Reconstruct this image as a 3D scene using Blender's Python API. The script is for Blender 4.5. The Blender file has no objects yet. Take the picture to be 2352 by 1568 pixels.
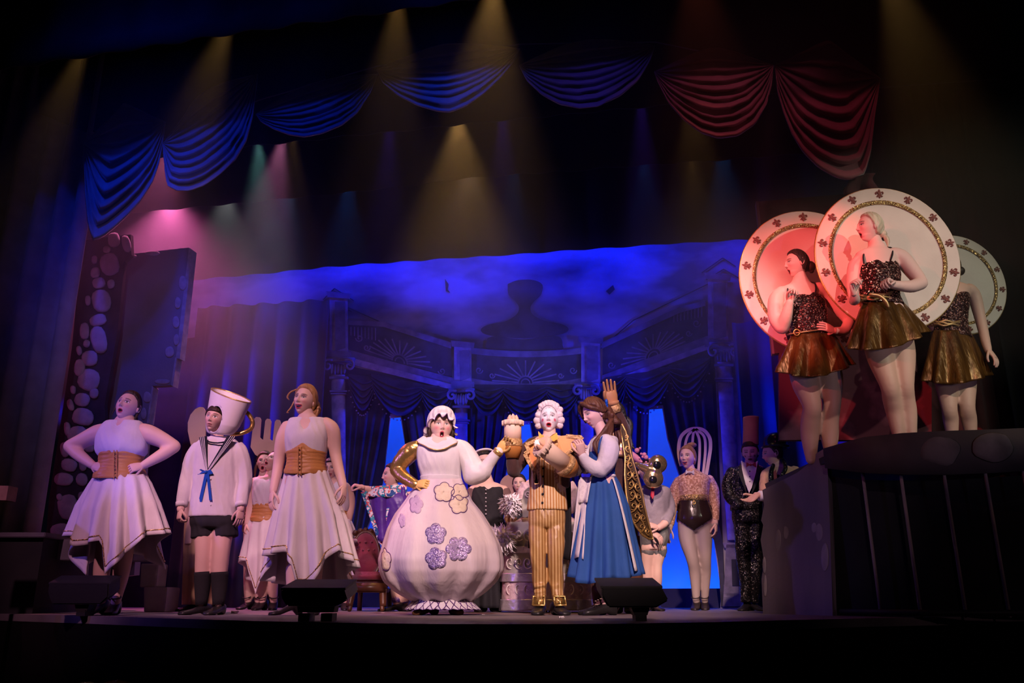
import bpy, bmesh, math, random
import numpy as np
from mathutils import Vector, Matrix, noise
random.seed(7); np.random.seed(7)
C = bpy.context.scene.collection
SC = bpy.context.scene
pi = math.pi
# ------------------------------------------------------------------ camera
F = 1960.0; TH = math.radians(16.65); HC = 0.125
cam = bpy.data.cameras.new('camera'); camo = bpy.data.objects.new('camera', cam); C.objects.link(camo)
camo.location = (0, 0, HC); camo.rotation_euler = (pi/2 + TH, 0, 0)
cam.sensor_width = 36; cam.lens = 36*F/2352; cam.clip_end = 200; cam.clip_start = .05
SC.camera = camo
# ------------------------------------------------------------------ world, exposure
w = bpy.data.worlds.new('world'); SC.world = w; w.use_nodes = True
w.node_tree.nodes['Background'].inputs[0].default_value = (.25, .22, .6, 1)
w.node_tree.nodes['Background'].inputs[1].default_value = .0035
SC.view_settings.view_transform = 'Standard'; SC.view_settings.look = 'None'
SC.view_settings.exposure = 0; SC.view_settings.gamma = 1
SC.view_settings.use_curve_mapping = False
SC.cycles.max_bounces = 4; SC.cycles.diffuse_bounces = 2; SC.cycles.glossy_bounces = 2
SC.cycles.transparent_max_bounces = 6; SC.cycles.volume_bounces = 0; SC.cycles.transmission_bounces = 2
SC.cycles.use_denoising = True
SC.cycles.caustics_reflective = False; SC.cycles.caustics_refractive = False
# ------------------------------------------------------------------ geometry of the view (photograph 2352 x 1568)
cT, sT = math.cos(TH), math.sin(TH)
YA = math.radians(10); cY, sY = math.cos(YA), math.sin(YA)
def ray(px, py):
    x = (px-1176)/F; u = -(py-784)/F
    return Vector((x, cT - u*sT, sT + u*cT))
def W(px, py, Y):                       # point at distance Y
    d = ray(px, py); t = Y/d.y
    return Vector((d.x*t, Y, HC + d.z*t))
def PV(px, py, V):                      # point on the upstage plane v = V (the stage is turned 10 degrees)
    d = ray(px, py); t = V/(d.x*sY + d.y*cY)
    return Vector((d.x*t, d.y*t, HC + d.z*t))
def FL(px, py, z=0.0):                  # point on the floor
    d = ray(px, py); t = (z-HC)/d.z
    return Vector((d.x*t, d.y*t, z))
def S(u, v, z): return Vector((u*cY + v*sY, -u*sY + v*cY, z))
def UZ(px, py, V):
    p = PV(px, py, V); return (p.x*cY - p.y*sY, p.z)
VN = Vector((-sY, -cY, 0))              # stage normal, towards the house
# ------------------------------------------------------------------ lights
def spot(loc, tgt, e, col, ang, blend=.5, r=.05):
    l = bpy.data.lights.new('spot_light', 'SPOT'); l.energy = e; l.color = col
    l.spot_size = math.radians(ang); l.spot_blend = blend; l.shadow_soft_size = r
    o = bpy.data.objects.new('spot_light', l); C.objects.link(o); o.location = loc
    o.rotation_euler = (Vector(tgt)-Vector(loc)).to_track_quat('-Z', 'Y').to_euler()
    return o
def area(loc, tgt, e, col, sx, sy, spread=180):
    l = bpy.data.lights.new('area_light', 'AREA'); l.energy = e; l.color = col
    l.shape = 'RECTANGLE'; l.size = sx; l.size_y = sy; l.spread = math.radians(spread)
    o = bpy.data.objects.new('area_light', l); C.objects.link(o); o.location = loc
    o.rotation_euler = (Vector(tgt)-Vector(loc)).to_track_quat('-Z', 'Y').to_euler()
    return o
PINK = (1, .55, .62); LAV = (.72, .45, .85); AMB = (1, .53, .14)
BLUE = (.0, .012, 1); BLUE2 = (.004, .07, 1)
# front of house
spot((.9, -2.6, 6.0), (.35, 6.4, .85), 4900, (1, .66, .66), 19, .6, .12)         # centre key
spot((-2.6, -2.0, 6.8), (-1.75, 6.5, 1.0), 2700, (1, .54, .66), 15, .6, .12)      # left wash, rose
spot((-3.4, -1.4, 6.4), (-2.85, 6.5, 1.0), 1250, (1, .42, .66), 17, .6, .12)      # far left wash
spot((-6.6, 4.4, 2.9), (-2.2, 6.5, 1.15), 330, (.26, .13, 1), 40, .8, .08)        # left side, violet
spot((-2.25, 4.5, .2), (-2.88, 6.4, 1.32), 90, (.03, .06, 1), 26, .9, .03)      # blue foot light under the left woman
spot((2.9, -1.8, 5.2), (2.95, 6.1, 2.15), 850, (1, .68, .62), 15, .6, .08)        # dancers, warm front
spot((.3, -1.6, 8.5), (1.9, 8.5, .72), 4400, (1, .62, .60), 9.5, .7, .12)        # right back group
spot((.4, -1.5, 7.0), (-.2, 8.4, .9), 2100, (.95, .62, .75), 14, .7, .12)         # back group
spot((1.0, -1.0, 3.2), (2.25, 6.5, .55), 150, (1, .62, .72), 11, .8, .05)
spot((-2.5, 1.0, 3.4), (2.3, 6.4, 2.45), 2600, (1, .10, .10), 13, .5, .04)
spot((-2.5, 1.0, 3.2), (3.0, 6.2, 2.2), 200, (1, .12, .12), 24, .6, .04)        # red on the plates
spot((6.0, 1.2, 4.2), (3.35, 6.3, 2.35), 400, (.95, 1, .78), 30, .5, .04)         # pale on the plates
spot((3.2, .6, .7), (3.0, 6.2, 2.0), 60, (.40, .40, 1), 30, .8, .05)            # low lavender on the plates
spot((3.5, .8, 1.0), (2.85, 6.1, 1.65), 75, (1, .74, .62), 20, .8, .05)
spot((5.2, 2.2, .9), (2.9, 6.1, 1.0), 14, (1, .6, .7), 50, .8, .05)
spot((-1.6, -1.5, 7.0), (-2.55, 8.7, 1.1), 1500, (1, .58, .62), 11, .8, .12)   # back left group
spot((-.9, .3, 1.6), (-1.2, 2.4, -.1), 6, (1, .7, .5), 30, .8, .05)   # added lamp to brighten the spectators' heads, no real source there
# swags: steep light from the house ceiling, cut off above by the foremost border
for u_, z_, h_, e_, c_ in ((-5.35, 3.85, 11.5, 2600, (.004, .035, 1)), (-4.5, 4.2, 9.8, 2600, (.004, .035, 1)), (-3.3, 4.6, 8.2, 1200, (.004, .035, 1)), (-1.85, 4.7, 7.6, 1700, (.006, .05, 1)), (-.55, 4.6, 8.0, 620, (.10, .06, 1)), (.7, 4.3, 10.2, 700, (1, .25, .42)), (1.75, 3.85, 13.0, 700, (1, .14, .24))):
    p_ = S(u_, 7.0, z_); spot((p_.x*.9, 0, h_), p_, e_, c_, 9.5, .6, .5)
# scenery at the left, violet
spot((-2.2, 2.0, 4.6), S(-4.5, 7.7, 2.4), 240, (.55, .35, 1), 34, .8, .05)
# ------------------------------------------------------------------ materials
MATS = {}
def mat(name, col, rough=.8, metal=0., col2=None, ns=6., nst=(1, 1, 1), bump=0., bs=30., sheen=0., emit=None, es=0., attr=False,
        kind='noise', spec=.3, bst=(1, 1, 1), ramp=(.35, .65)):
    if name in MATS: return MATS[name]
    m = bpy.data.materials.new(name); MATS[name] = m; m.use_nodes = True
    nt = m.node_tree; N = nt.nodes; L = nt.links; b = N['Principled BSDF']
    b.inputs['Roughness'].default_value = rough; b.inputs['Metallic'].default_value = metal
    b.inputs['Specular IOR Level'].default_value = spec
    if sheen: b.inputs['Sheen Weight'].default_value = sheen
    c4 = (*col, 1)
    b.inputs['Base Color'].default_value = c4
    tc = N.new('ShaderNodeTexCoord')
    def mapped(st):
        mp = N.new('ShaderNodeMapping'); mp.inputs['Scale'].default_value = st
        L.new(tc.outputs['Object'], mp.inputs['Vector']); return mp.outputs[0]
    base = None
    if attr:
        a = N.new('ShaderNodeAttribute'); a.attribute_name = 'Col'; base = a.outputs['Color']
        L.new(base, b.inputs['Base Color'])
    if kind == 'sequin':
        v = N.new('ShaderNodeTexVoronoi'); v.inputs['Scale'].default_value = ns
        L.new(mapped(nst), v.inputs['Vector'])
        sep = N.new('ShaderNodeSeparateColor'); L.new(v.outputs['Color'], sep.inputs[0])
        r = N.new('ShaderNodeValToRGB'); r.color_ramp.elements[0].color = c4; r.color_ramp.elements[0].position = ramp[0]
        r.color_ramp.elements[1].color = (*col2, 1); r.color_ramp.elements[1].position = ramp[1]
        L.new(sep.outputs[0], r.inputs[0]); L.new(r.outputs[0], b.inputs['Base Color'])
        g = N.new('ShaderNodeNewGeometry'); sub = N.new('ShaderNodeVectorMath'); sub.operation = 'SUBTRACT'
        sub.inputs[1].default_value = (.5, .5, .5); L.new(v.outputs['Color'], sub.inputs[0])
        sc = N.new('ShaderNodeVectorMath'); sc.operation = 'SCALE'; sc.inputs['Scale'].default_value = bump or .9
        L.new(sub.outputs[0], sc.inputs[0]); ad = N.new('ShaderNodeVectorMath'); ad.operation = 'ADD'
        L.new(g.outputs['Normal'], ad.inputs[0]); L.new(sc.outputs[0], ad.inputs[1])
        nm = N.new('ShaderNodeVectorMath'); nm.operation = 'NORMALIZE'; L.new(ad.outputs[0], nm.inputs[0])
        L.new(nm.outputs[0], b.inputs['Normal'])
    else:
        if col2 is not None:
            if kind == 'wave':
                n = N.new('ShaderNodeTexWave'); n.inputs['Scale'].default_value = ns; n.inputs['Distortion'].default_value = 2.5
                n.inputs['Detail'].default_value = 2; o = n.outputs['Fac']
            elif kind == 'scroll':
                n = N.new('ShaderNodeTexWave'); n.wave_type = 'RINGS'; n.rings_direction = 'SPHERICAL'
                n.inputs['Scale'].default_value = ns*.35; n.inputs['Distortion'].default_value = 7; n.inputs['Detail'].default_value = 1.2
                n.inputs['Detail Scale'].default_value = 1.6; o = n.outputs['Fac']
            elif kind == 'cells':
                n = N.new('ShaderNodeTexVoronoi'); n.inputs['Scale'].default_value = ns; o = n.outputs['Distance']
            else:
                n = N.new('ShaderNodeTexNoise'); n.inputs['Scale'].default_value = ns; n.inputs['Detail'].default_value = 4; o = n.outputs['Fac']
            L.new(mapped(nst), n.inputs['Vector'])
            r = N.new('ShaderNodeValToRGB'); r.color_ramp.elements[0].color = c4; r.color_ramp.elements[0].position = ramp[0]
            r.color_ramp.elements[1].color = (*col2, 1); r.color_ramp.elements[1].position = ramp[1]
            L.new(o, r.inputs[0])
            if attr:
                mx = N.new('ShaderNodeMix'); mx.data_type = 'RGBA'; mx.blend_type = 'MULTIPLY'; mx.inputs[0].default_value = 1
                L.new(base, mx.inputs[6]); L.new(r.outputs[0], mx.inputs[7]); L.new(mx.outputs[2], b.inputs['Base Color'])
            else: L.new(r.outputs[0], b.inputs['Base Color'])
        if bump:
            n2 = N.new('ShaderNodeTexNoise'); n2.inputs['Scale'].default_value = bs; n2.inputs['Detail'].default_value = 3
            L.new(mapped(bst), n2.inputs['Vector'])
            bp = N.new('ShaderNodeBump'); bp.inputs['Strength'].default_value = bump; bp.inputs['Distance'].default_value = .02
            L.new(n2.outputs['Fac'], bp.inputs['Height']); L.new(bp.outputs[0], b.inputs['Normal'])
    if emit:
        b.inputs['Emission Color'].default_value = (*emit, 1); b.inputs['Emission Strength'].default_value = es
    return m
# ------------------------------------------------------------------ mesh building
def cr(pts, sub):
    P = [np.array(p, float) for p in pts]
    if len(P) < 3 or sub < 2: return P
    out = []
    Q = [2*P[0]-P[1]] + P + [2*P[-1]-P[-2]]
    for i in range(1, len(Q)-2):
        a, b, c, d = Q[i-1], Q[i], Q[i+1], Q[i+2]
        for k in range(sub):
            t = k/sub
            out.append(.5*((2*b) + (-a+c)*t + (2*a-5*b+4*c-d)*t*t + (-a+3*b-3*c+d)*t**3))
    out.append(P[-1]); return out
class MB:
    def __init__(s): s.v = []; s.f = []; s.m = []; s.cur = 0; s.cols = []; s.col = (1, 1, 1)
    def n(s): return len(s.v)
    def addv(s, vs, cols=None):
        b = len(s.v)
        for p in vs: s.v.append((float(p[0]), float(p[1]), float(p[2])))
        s.cols.extend(cols if cols is not None else [s.col]*len(vs)); return b
    def addf(s, fs):
        for f in fs: s.f.append(tuple(f)); s.m.append(s.cur)
    def grid(s, P, wu=False, wv=False, cols=None):
        P = np.asarray(P, float); nu, nv = P.shape[:2]
        b = s.addv(P.reshape(-1, 3), cols)
        fs = []
        for i in range(nu if wu else nu-1):
            i2 = (i+1) % nu
            for j in range(nv if wv else nv-1):
                j2 = (j+1) % nv
                fs.append((b+i*nv+j, b+i*nv+j2, b+i2*nv+j2, b+i2*nv+j))
        s.addf(fs); return b
    def loft(s, rings, caps=True):      # rings: equal-length point loops
        P = np.array(rings, float); b = s.grid(P, wv=True); k = P.shape[1]; n = P.shape[0]
        if caps:
            s.addf([tuple(b+j for j in range(k))[::-1], tuple(b+(n-1)*k+j for j in range(k))])
        return b
    def tube(s, pts, radii, n=10, sub=3, rnd=True, el=1.0, up=None):
        if not hasattr(radii, '__len__'): radii = [radii]*len(pts)
        R = [np.array([r]) for r in radii]
        P = cr(pts, sub); R = [max(float(x[0]), 1e-4) for x in cr(R, sub)]
        P = [np.array(p, float) for p in P]
        rings = []; prev = None
        def ring(c, a, b2, r): return [c + r*(math.cos(t)*a*el + math.sin(t)*b2) for t in np.arange(n)*2*pi/n]
        fr = []
        for i in range(len(P)):
            t = P[min(i+1, len(P)-1)] - P[max(i-1, 0)]
            t = t/(np.linalg.norm(t)+1e-9)
            if prev is None:
                u = np.array(up, float) if up is not None else (np.array([1, 0, 0.]) if abs(t[0]) < .8 else np.array([0, 1, 0.]))
            else: u = prev
            a = u - t*np.dot(u, t); a /= np.linalg.norm(a)+1e-9; prev = a
            fr.append((P[i], a, np.cross(t, a), t, R[i]))
        if rnd:
            c, a, b2, t, r = fr[0]
            rings.append(ring(c-t*r*.85, a, b2, r*.45)); rings.append(ring(c-t*r*.5, a, b2, r*.83))
        for c, a, b2, t, r in fr: rings.append(ring(c, a, b2, r))
        if rnd:
            c, a, b2, t, r = fr[-1]
            rings.append(ring(c+t*r*.5, a, b2, r*.83)); rings.append(ring(c+t*r*.85, a, b2, r*.45))
        s.loft(rings); return s
    def ball(s, c, r, rot=None, n=12, m=8):
        if not hasattr(r, '__len__'): r = (r, r, r)
        c = np.array(c, float); R = np.array(rot.to_3x3()) if rot is not None else np.eye(3)
        rings = []
        for i in range(1, m):
            th = pi*i/m
            rings.append([c + R @ np.array([r[0]*math.sin(th)*math.cos(p), r[1]*math.sin(th)*math.sin(p), r[2]*math.cos(th)]) for p in np.arange(n)*2*pi/n])
        b = s.grid(np.array(rings), wv=True)
        t = s.addv([c + R @ np.array([0, 0, r[2]])]); d = s.addv([c - R @ np.array([0, 0, r[2]])])
        s.addf([(t, b+j, b+(j+1) % n) for j in range(n)] + [(d, b+(m-2)*n+(j+1) % n, b+(m-2)*n+j) for j in range(n)])
        return s
    def box(s, c, size, rot=None, bev=0):
        c = Vector(c); hx, hy, hz = [k/2 for k in size]
        vs = [Vector((x, y, z)) for x in (-hx, hx) for y in (-hy, hy) for z in (-hz, hz)]
        if rot is not None: vs = [rot @ v for v in vs]
        b = s.addv([c+v for v in vs])
        s.addf([(b+q[0], b+q[1], b+q[2], b+q[3]) for q in ((0, 1, 3, 2), (4, 6, 7, 5), (0, 4, 5, 1), (2, 3, 7, 6), (0, 2, 6, 4), (1, 5, 7, 3))])
        return s
    def slab(s, pts, d):                # flat outline pts thickened by the vector d
        pts = [Vector(p) for p in pts]; d = Vector(d); k = len(pts)
        b = s.addv(pts); b2 = s.addv([p+d for p in pts])
        s.addf([tuple(range(b, b+k)), tuple(range(b2, b2+k))[::-1]] + [(b+i, b2+i, b2+(i+1) % k, b+(i+1) % k) for i in range(k)])
        return s
    def build(s, name, mats, parent=None, smooth=True, vox=0, sm=0, base=None, solid=0, bevel=0, wr=0.):
        me = bpy.data.meshes.new(name); base = Vector(base) if base is not None else (root_loc(parent))
        V = (np.array(s.v) - np.array(base)) if s.v else np.zeros((0, 3))
        me.from_pydata(V.tolist(), [], s.f)
        mats = mats if isinstance(mats, (list, tuple)) else [mats]
        for m in mats: me.materials.append(m)
        me.polygons.foreach_set('material_index', s.m)
        bm = bmesh.new(); bm.from_mesh(me); bmesh.ops.recalc_face_normals(bm, faces=bm.faces)
        if bevel:
            try: bmesh.ops.bevel(bm, geom=[e for e in bm.edges if e.is_manifold and e.calc_face_angle(0) > .5], offset=bevel, segments=2, affect='EDGES', clamp_overlap=True)
            except Exception: pass
        bm.to_mesh(me); bm.free()
        o = bpy.data.objects.new(name, me); C.objects.link(o)
        if vox:
            md = o.modifiers.new('r', 'REMESH'); md.mode = 'VOXEL'; md.voxel_size = vox
            if sm: m2 = o.modifiers.new('s', 'SMOOTH'); m2.iterations = sm; m2.factor = .5
        if solid:
            m3 = o.modifiers.new('t', 'SOLIDIFY'); m3.thickness = solid; m3.offset = 0
        if vox or solid:
            dg = bpy.context.evaluated_depsgraph_get(); dg.update()
            me2 = bpy.data.meshes.new_from_object(o.evaluated_get(dg), depsgraph=dg)
            o.modifiers.clear(); o.data = me2; bpy.data.meshes.remove(me); me = me2; me.name = name
            if not me.materials:
                for m in mats: me.materials.append(m)
        if wr:
            n = len(me.vertices); co = np.zeros(n*3); no = np.zeros(n*3); me.vertices.foreach_get('co', co); me.vertices.foreach_get('normal', no)
            co = co.reshape(-1, 3); no = no.reshape(-1, 3); x, y, z = co.T; r_ = wr_seed(name)
            def sn(fx, fy, fz, k): return np.sin(fx*x+fy*y+fz*z+r_[k]+1.3*np.sin(.6*fy*x-.5*fx*y+.7*fz*z+r_[k+1]))
            w1 = 1-1.6*np.abs(sn(42, 38, 17, 0))*(.5+.5*sn(11, 9, 13, 2)); w2 = sn(24, 27, -21, 4)*(.5+.5*sn(8, 7, 9, 6))
            co += no*(wr*(.65*w1+.5*w2))[:, None]; me.vertices.foreach_set('co', co.ravel())
        if smooth: me.polygons.foreach_set('use_smooth', [True]*len(me.polygons))
        if parent is not None: o.parent = parent
        else: o.location = base
        return o
ROOT = {}
def wr_seed(n): return [((hash_(n)*7919*(k+3)) % 628)/100 for k in range(9)]
def hash_(n): return sum(ord(c)*(i+1) for i, c in enumerate(n)) + len(bpy.data.meshes)
def root_loc(p):
    while p is not None:
        if p.name in ROOT: return ROOT[p.name]
        p = p.parent
    return Vector((0, 0, 0))
def thing(name, label, cat, loc, group=None):
    o = bpy.data.objects.new(name, None); C.objects.link(o); o.location = loc; ROOT[o.name] = Vector(loc)
    o.empty_display_size = .1
    o['label'] = label; o['category'] = cat
    if group: o['group'] = group
    return o
def tag(o, label, cat, group=None):
    o['label'] = label; o['category'] = cat
    if group: o['group'] = group
    return o
def struct(o): o['kind'] = 'structure'; return o
def sstep(a, b, x):
    t = np.clip((np.asarray(x, float)-a)/(b-a), 0, 1); return t*t*(3-2*t)
def pl(poly, t):                        # point at parameter t (0..1) of a polyline, by length
    d = [0]
    for a, b in zip(poly[:-1], poly[1:]): d.append(d[-1]+math.dist(a, b))
    x = t*d[-1]
    for i in range(len(poly)-1):
        if x <= d[i+1] or i == len(poly)-2:
            k = (x-d[i])/max(d[i+1]-d[i], 1e-9); return tuple(a+(b-a)*k for a, b in zip(poly[i], poly[i+1]))
# ------------------------------------------------------------------ stage shell
M_floor = mat('stage_floor_paint', (.20, .17, .17), .55, col2=(.13, .11, .115), ns=2.5, bump=.08, bs=8)
M_black = mat('black_wool', (.012, .012, .015), .95, col2=(.02, .02, .022), ns=4, sheen=.1)
M_blackp = mat('black_paint', (.012, .012, .013), .6, col2=(.02, .019, .018), ns=3)
mb = MB()                                               # stage floor with its curved apron
edge = [(-700, 1402), (-300, 1405), (0, 1409), (200, 1414), (400, 1420), (600, 1426), (800, 1430), (1000, 1432.5), (1176, 1433), (1400, 1432), (1600, 1429), (1800, 1424), (2000, 1419), (2200, 1416), (2352, 1414), (2800, 1405), (3200, 1400)]
top = [FL(*p) for p in edge]
bk = [S(8.5, 13, 0), S(-8.5, 13, 0)]
outline = top + [Vector((9.5, 9, 0)), bk[0], bk[1], Vector((-9.5, 9, 0))]
mb.slab(outline, (0, 0, -.05))
struct(mb.build('floor', M_floor, smooth=False))
mb = MB()
g = np.array([[[p.x, p.y+.02, -.05] for p in top], [[p.x, p.y+.03, -1.25] for p in top]])
mb.grid(g); o = struct(mb.build('wall_front', mat('matt_black_paint', (.003, .003, .0035), .95, spec=.05), solid=.04))
mb = MB(); mb.box((0, 1.5, -1.3), (24, 16, .1)); struct(mb.build('floor', mat('dark_carpet', (.003, .003, .003), .95), smooth=False))
mb = MB(); mb.box(S(0, 13, 4), (20, .1, 10.6), Matrix.Rotation(-YA, 3, 'Z')); struct(mb.build('wall_back', M_blackp, smooth=False))
# ------------------------------------------------------------------ draperies
def curtain(name, V, u0, u1, z0, z1, m, amp=.05, wl=.2, nz=10, bottom=None, top_amp=.3, jit=.3, seed=0, solid=.012):
    rnd = random.Random(seed); n = max(int(abs(u1-u0)/wl*8), 8)
    ph = [rnd.uniform(-jit, jit) for _ in range(n+1)]
    P = np.zeros((nz+1, n+1, 3))
    for j in range(n+1):
        s = j/n; u = u0+(u1-u0)*s
        a = math.sin(2*pi*(u-u0)/wl + 1.3*noise.noise((u*1.7, seed, 0)))
        b2 = noise.noise((u*3, seed*3.1, 5))
        zb = bottom(s) if bottom else z0
        for i in range(nz+1):
            t = i/nz; k = top_amp+(1-top_amp)*t
            P[i, j] = S(u, V + amp*k*a + amp*.8*k*b2, z1+(zb-z1)*t)
    mb = MB(); mb.grid(P); return mb.build(name, m, solid=solid)
def border(V, pts, name_label, m=None, up=1.6, seed=1):
    q = [UZ(x, y, V) for x, y in pts]
    us = [a for a, b in q]; zs = [b for a, b in q]
    def zb(s):
        u = us[0]+(us[-1]-us[0])*s; return float(np.interp(u, us, zs)) + .004*noise.noise((u*2.3, V, seed))
    o = curtain('border_curtain', V, us[0], us[-1], 0, max(zs)+up, m or M_black, .02, .5, 8, zb, .6, seed=seed)
    return tag(o, name_label, 'curtain', None)
border(6.3, [(-350, 214), (0, 160), (195, 130), (545, 76), (940, 20), (1300, -34), (1900, -125), (2700, -240)], 'black border curtain hanging foremost above the swagged valance', up=1.2, seed=1)
border(7.9, [(150, 390), (570, 336), (1075, 284), (1480, 246), (1900, 205), (2500, 150)], 'black border curtain hanging just behind the swagged valance', up=1.8, seed=2)
border(8.8, [(60, 516), (345, 485), (700, 452), (1120, 405), (1700, 364), (2300, 318)], 'black border curtain second behind the swags with pink light below it', up=1.8, seed=3)
border(9.55, [(200, 664), (560, 632), (820, 607), (1150, 586), (1480, 563), (1740, 548), (2300, 510)], 'black border curtain hanging lowest in front of the blue backdrop sky', up=1.8, seed=4)
M_vel = mat('curtain_velvet', (.34, .30, .33), .9, col2=(.26, .22, .25), ns=5, sheen=.25, bump=.1, bs=60)
M_velr = mat('red_curtain_velvet', (.30, .11, .13), .9, col2=(.22, .08, .09), ns=5, sheen=.25, bump=.1, bs=60)
uL0 = UZ(-420, 800, 7.15)[0]; 
def zleft(s): return .42
o = curtain('stage_curtain', 7.25, UZ(-500, 800, 7.25)[0], UZ(196, 560, 7.25)[0]-.02, .42, 6.2, M_vel, .06, .26, 12, None, .8, seed=11)
tag(o, 'blue lit pleated velvet curtain hanging to the left step', 'curtain')
o = curtain('stage_curtain', 8.35, UZ(2020, 560, 8.35)[0], UZ(2290, 560, 8.35)[0], .0, 6.4, mat('dark_red_velvet', (.060, .016, .018), .95, col2=(.04, .01, .012), ns=5, sheen=.1), .06, .24, 12, None, .8, seed=12)
tag(o, 'dark red pleated velvet curtain behind the dancers with plates', 'curtain')
o = curtain('masking_curtain', 8.2, UZ(2262, 560, 8.2)[0], UZ(3300, 560, 8.2)[0], .0, 7.2, M_black, .04, .3, 6, None, .8, seed=14)
tag(o, 'black masking curtain at the far right behind the platform', 'curtain')
# swagged valance: every swag a drape with its own folds
def swag(V, tl, tr, bot, depth, nf, label, m, seed=0, shape=0):
    nu, nv = 40, 64; P = np.zeros((nv+1, nu+1, 3)); rnd = random.Random(seed)
    for i in range(nv+1):
        t = i/nv
        for j in range(nu+1):
            s = j/nu
            b = pl(bot, s); a = (tl[0]+(tr[0]-tl[0])*s, tl[1]+(tr[1]-tl[1])*s)
            e0, e1 = bot[0], bot[-1]; al = (e0[0]+(e1[0]-e0[0])*s, e0[1]+(e1[1]-e0[1])*s); tt = -.30+1.30*t
            if not shape: x = al[0]+(b[0]-al[0])*tt; y = al[1]+(b[1]-al[1])*tt
            else: x = a[0]+(b[0]-a[0])*t; y = a[1]+(b[1]-a[1])*t
            wgt = math.sin(pi*min(max(s, 0), 1))**.6
            ph = nf*t**1.15 + .25*noise.noise((s*1.5, t*2, seed)) + .12*noise.noise((s*5, t*6, seed+3))
            q = ph - math.floor(ph)
            f = (q**1.6)*(1-max(0, (q-.86)/.14)**2)
            am = depth*1.7*(.35+.65*t)*(.25+.75*wgt)*(.7+.5*noise.noise((math.floor(ph)*3.1, seed, 2)))
            p = PV(x, y, V - am*f - .06*wgt*t)
            P[i, j] = p
    mb = MB(); mb.grid(P); o = mb.build('swag', m, vparent, solid=.008)
    o['label'] = label; return o
vparent = thing('swag_valance', 'swagged velvet valance across the stage, blue at left, red at right', 'valance', S(0, 7.1, 3.2))
V = 7.1
SW = [
 ((192, 250), (380, 200), [(192, 330), (196, 450), (203, 520), (215, 553), (235, 545), (262, 524), (290, 498), (322, 462), (350, 418), (362, 385), (372, 340), (380, 280)], .13, 9, 'narrow blue swag at the left end'),
 ((372, 150), (592, 90), [(374, 330), (378, 385), (384, 425), (405, 437), (435, 438), (470, 425), (505, 400), (540, 368), (565, 325), (580, 270), (592, 170)], .13, 10, 'blue swag hanging lowest on the left'),
 ((586, 140), (870, 60), [(588, 262), (600, 280), (630, 297), (665, 310), (700, 315), (740, 307), (785, 288), (820, 260), (850, 215), (868, 170)], .10, 9, 'blue swag second from the left end'),
 ((862, 60), (1198, 0), [(866, 160), (880, 190), (915, 220), (960, 243), (1005, 256), (1035, 258), (1070, 244), (1110, 216), (1150, 178), (1180, 140), (1194, 112)], .11, 9, 'blue swag with violet right edge at the middle'),
 ((1190, 20), (1510, -30), [(1193, 150), (1210, 185), (1245, 218), (1285, 240), (1330, 249), (1375, 244), (1425, 220), (1465, 186), (1492, 140), (1504, 105)], .10, 9, 'dim violet swag right of the middle'),
 ((1500, 20), (1780, -20), [(1503, 165), (1512, 190), (1535, 235), (1570, 275), (1610, 305), (1650, 318), (1695, 312), (1735, 285), (1760, 240), (1772, 195), (1776, 150)], .12, 10, 'dull pink swag with heavy folds'),
 ((1766, 60), (2030, 10), [(1780, 150), (1786, 210), (1800, 260), (1820, 310), (1845, 350), (1880, 385), (1920, 408), (1950, 414), (1985, 400), (2000, 350), (2010, 260), (2022, 180)], .12, 9, 'dull red swag beside the right curtain')]
for k, (tl, tr, bot, dp, nf, lab) in enumerate(SW): swag(V - .03*(k % 2), tl, tr, bot, dp, nf-1, lab, M_vel if k < 5 else M_velr, seed=k*7+1)
mb = MB()
ba = [UZ(120, 120, V+.1), UZ(2200, -150, V+.1)]
q = [PV(x, y, V+.1) for x, y in ((90, 260), (192, 300), (372, 320), (590, 230), (868, 150), (1194, 100), (1504, 95), (1776, 150), (2010, 200), (2300, 180), (2300, -200), (90, -60))]
mb.slab(q, -VN*.02); mb.build('valance_backing', M_black, vparent, smooth=False)
# tail of the valance above the red flat
mb = MB(); P = np.zeros((9, 9, 3))
for i in range(9):
    for j in range(9):
        t = i/8; s = j/8; x = 1944+s*(2010-1944)+6*math.sin(t*5+s*3); y = 398+t*50*(1-.25*s)
        P[i, j] = PV(x, y, V+.02-.05*math.sin(s*9)*t)
mb.grid(P); mb.build('swag_tail', mat('dark_red_velvet', (.060, .016, .018), .95), vparent, solid=.01)
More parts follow.
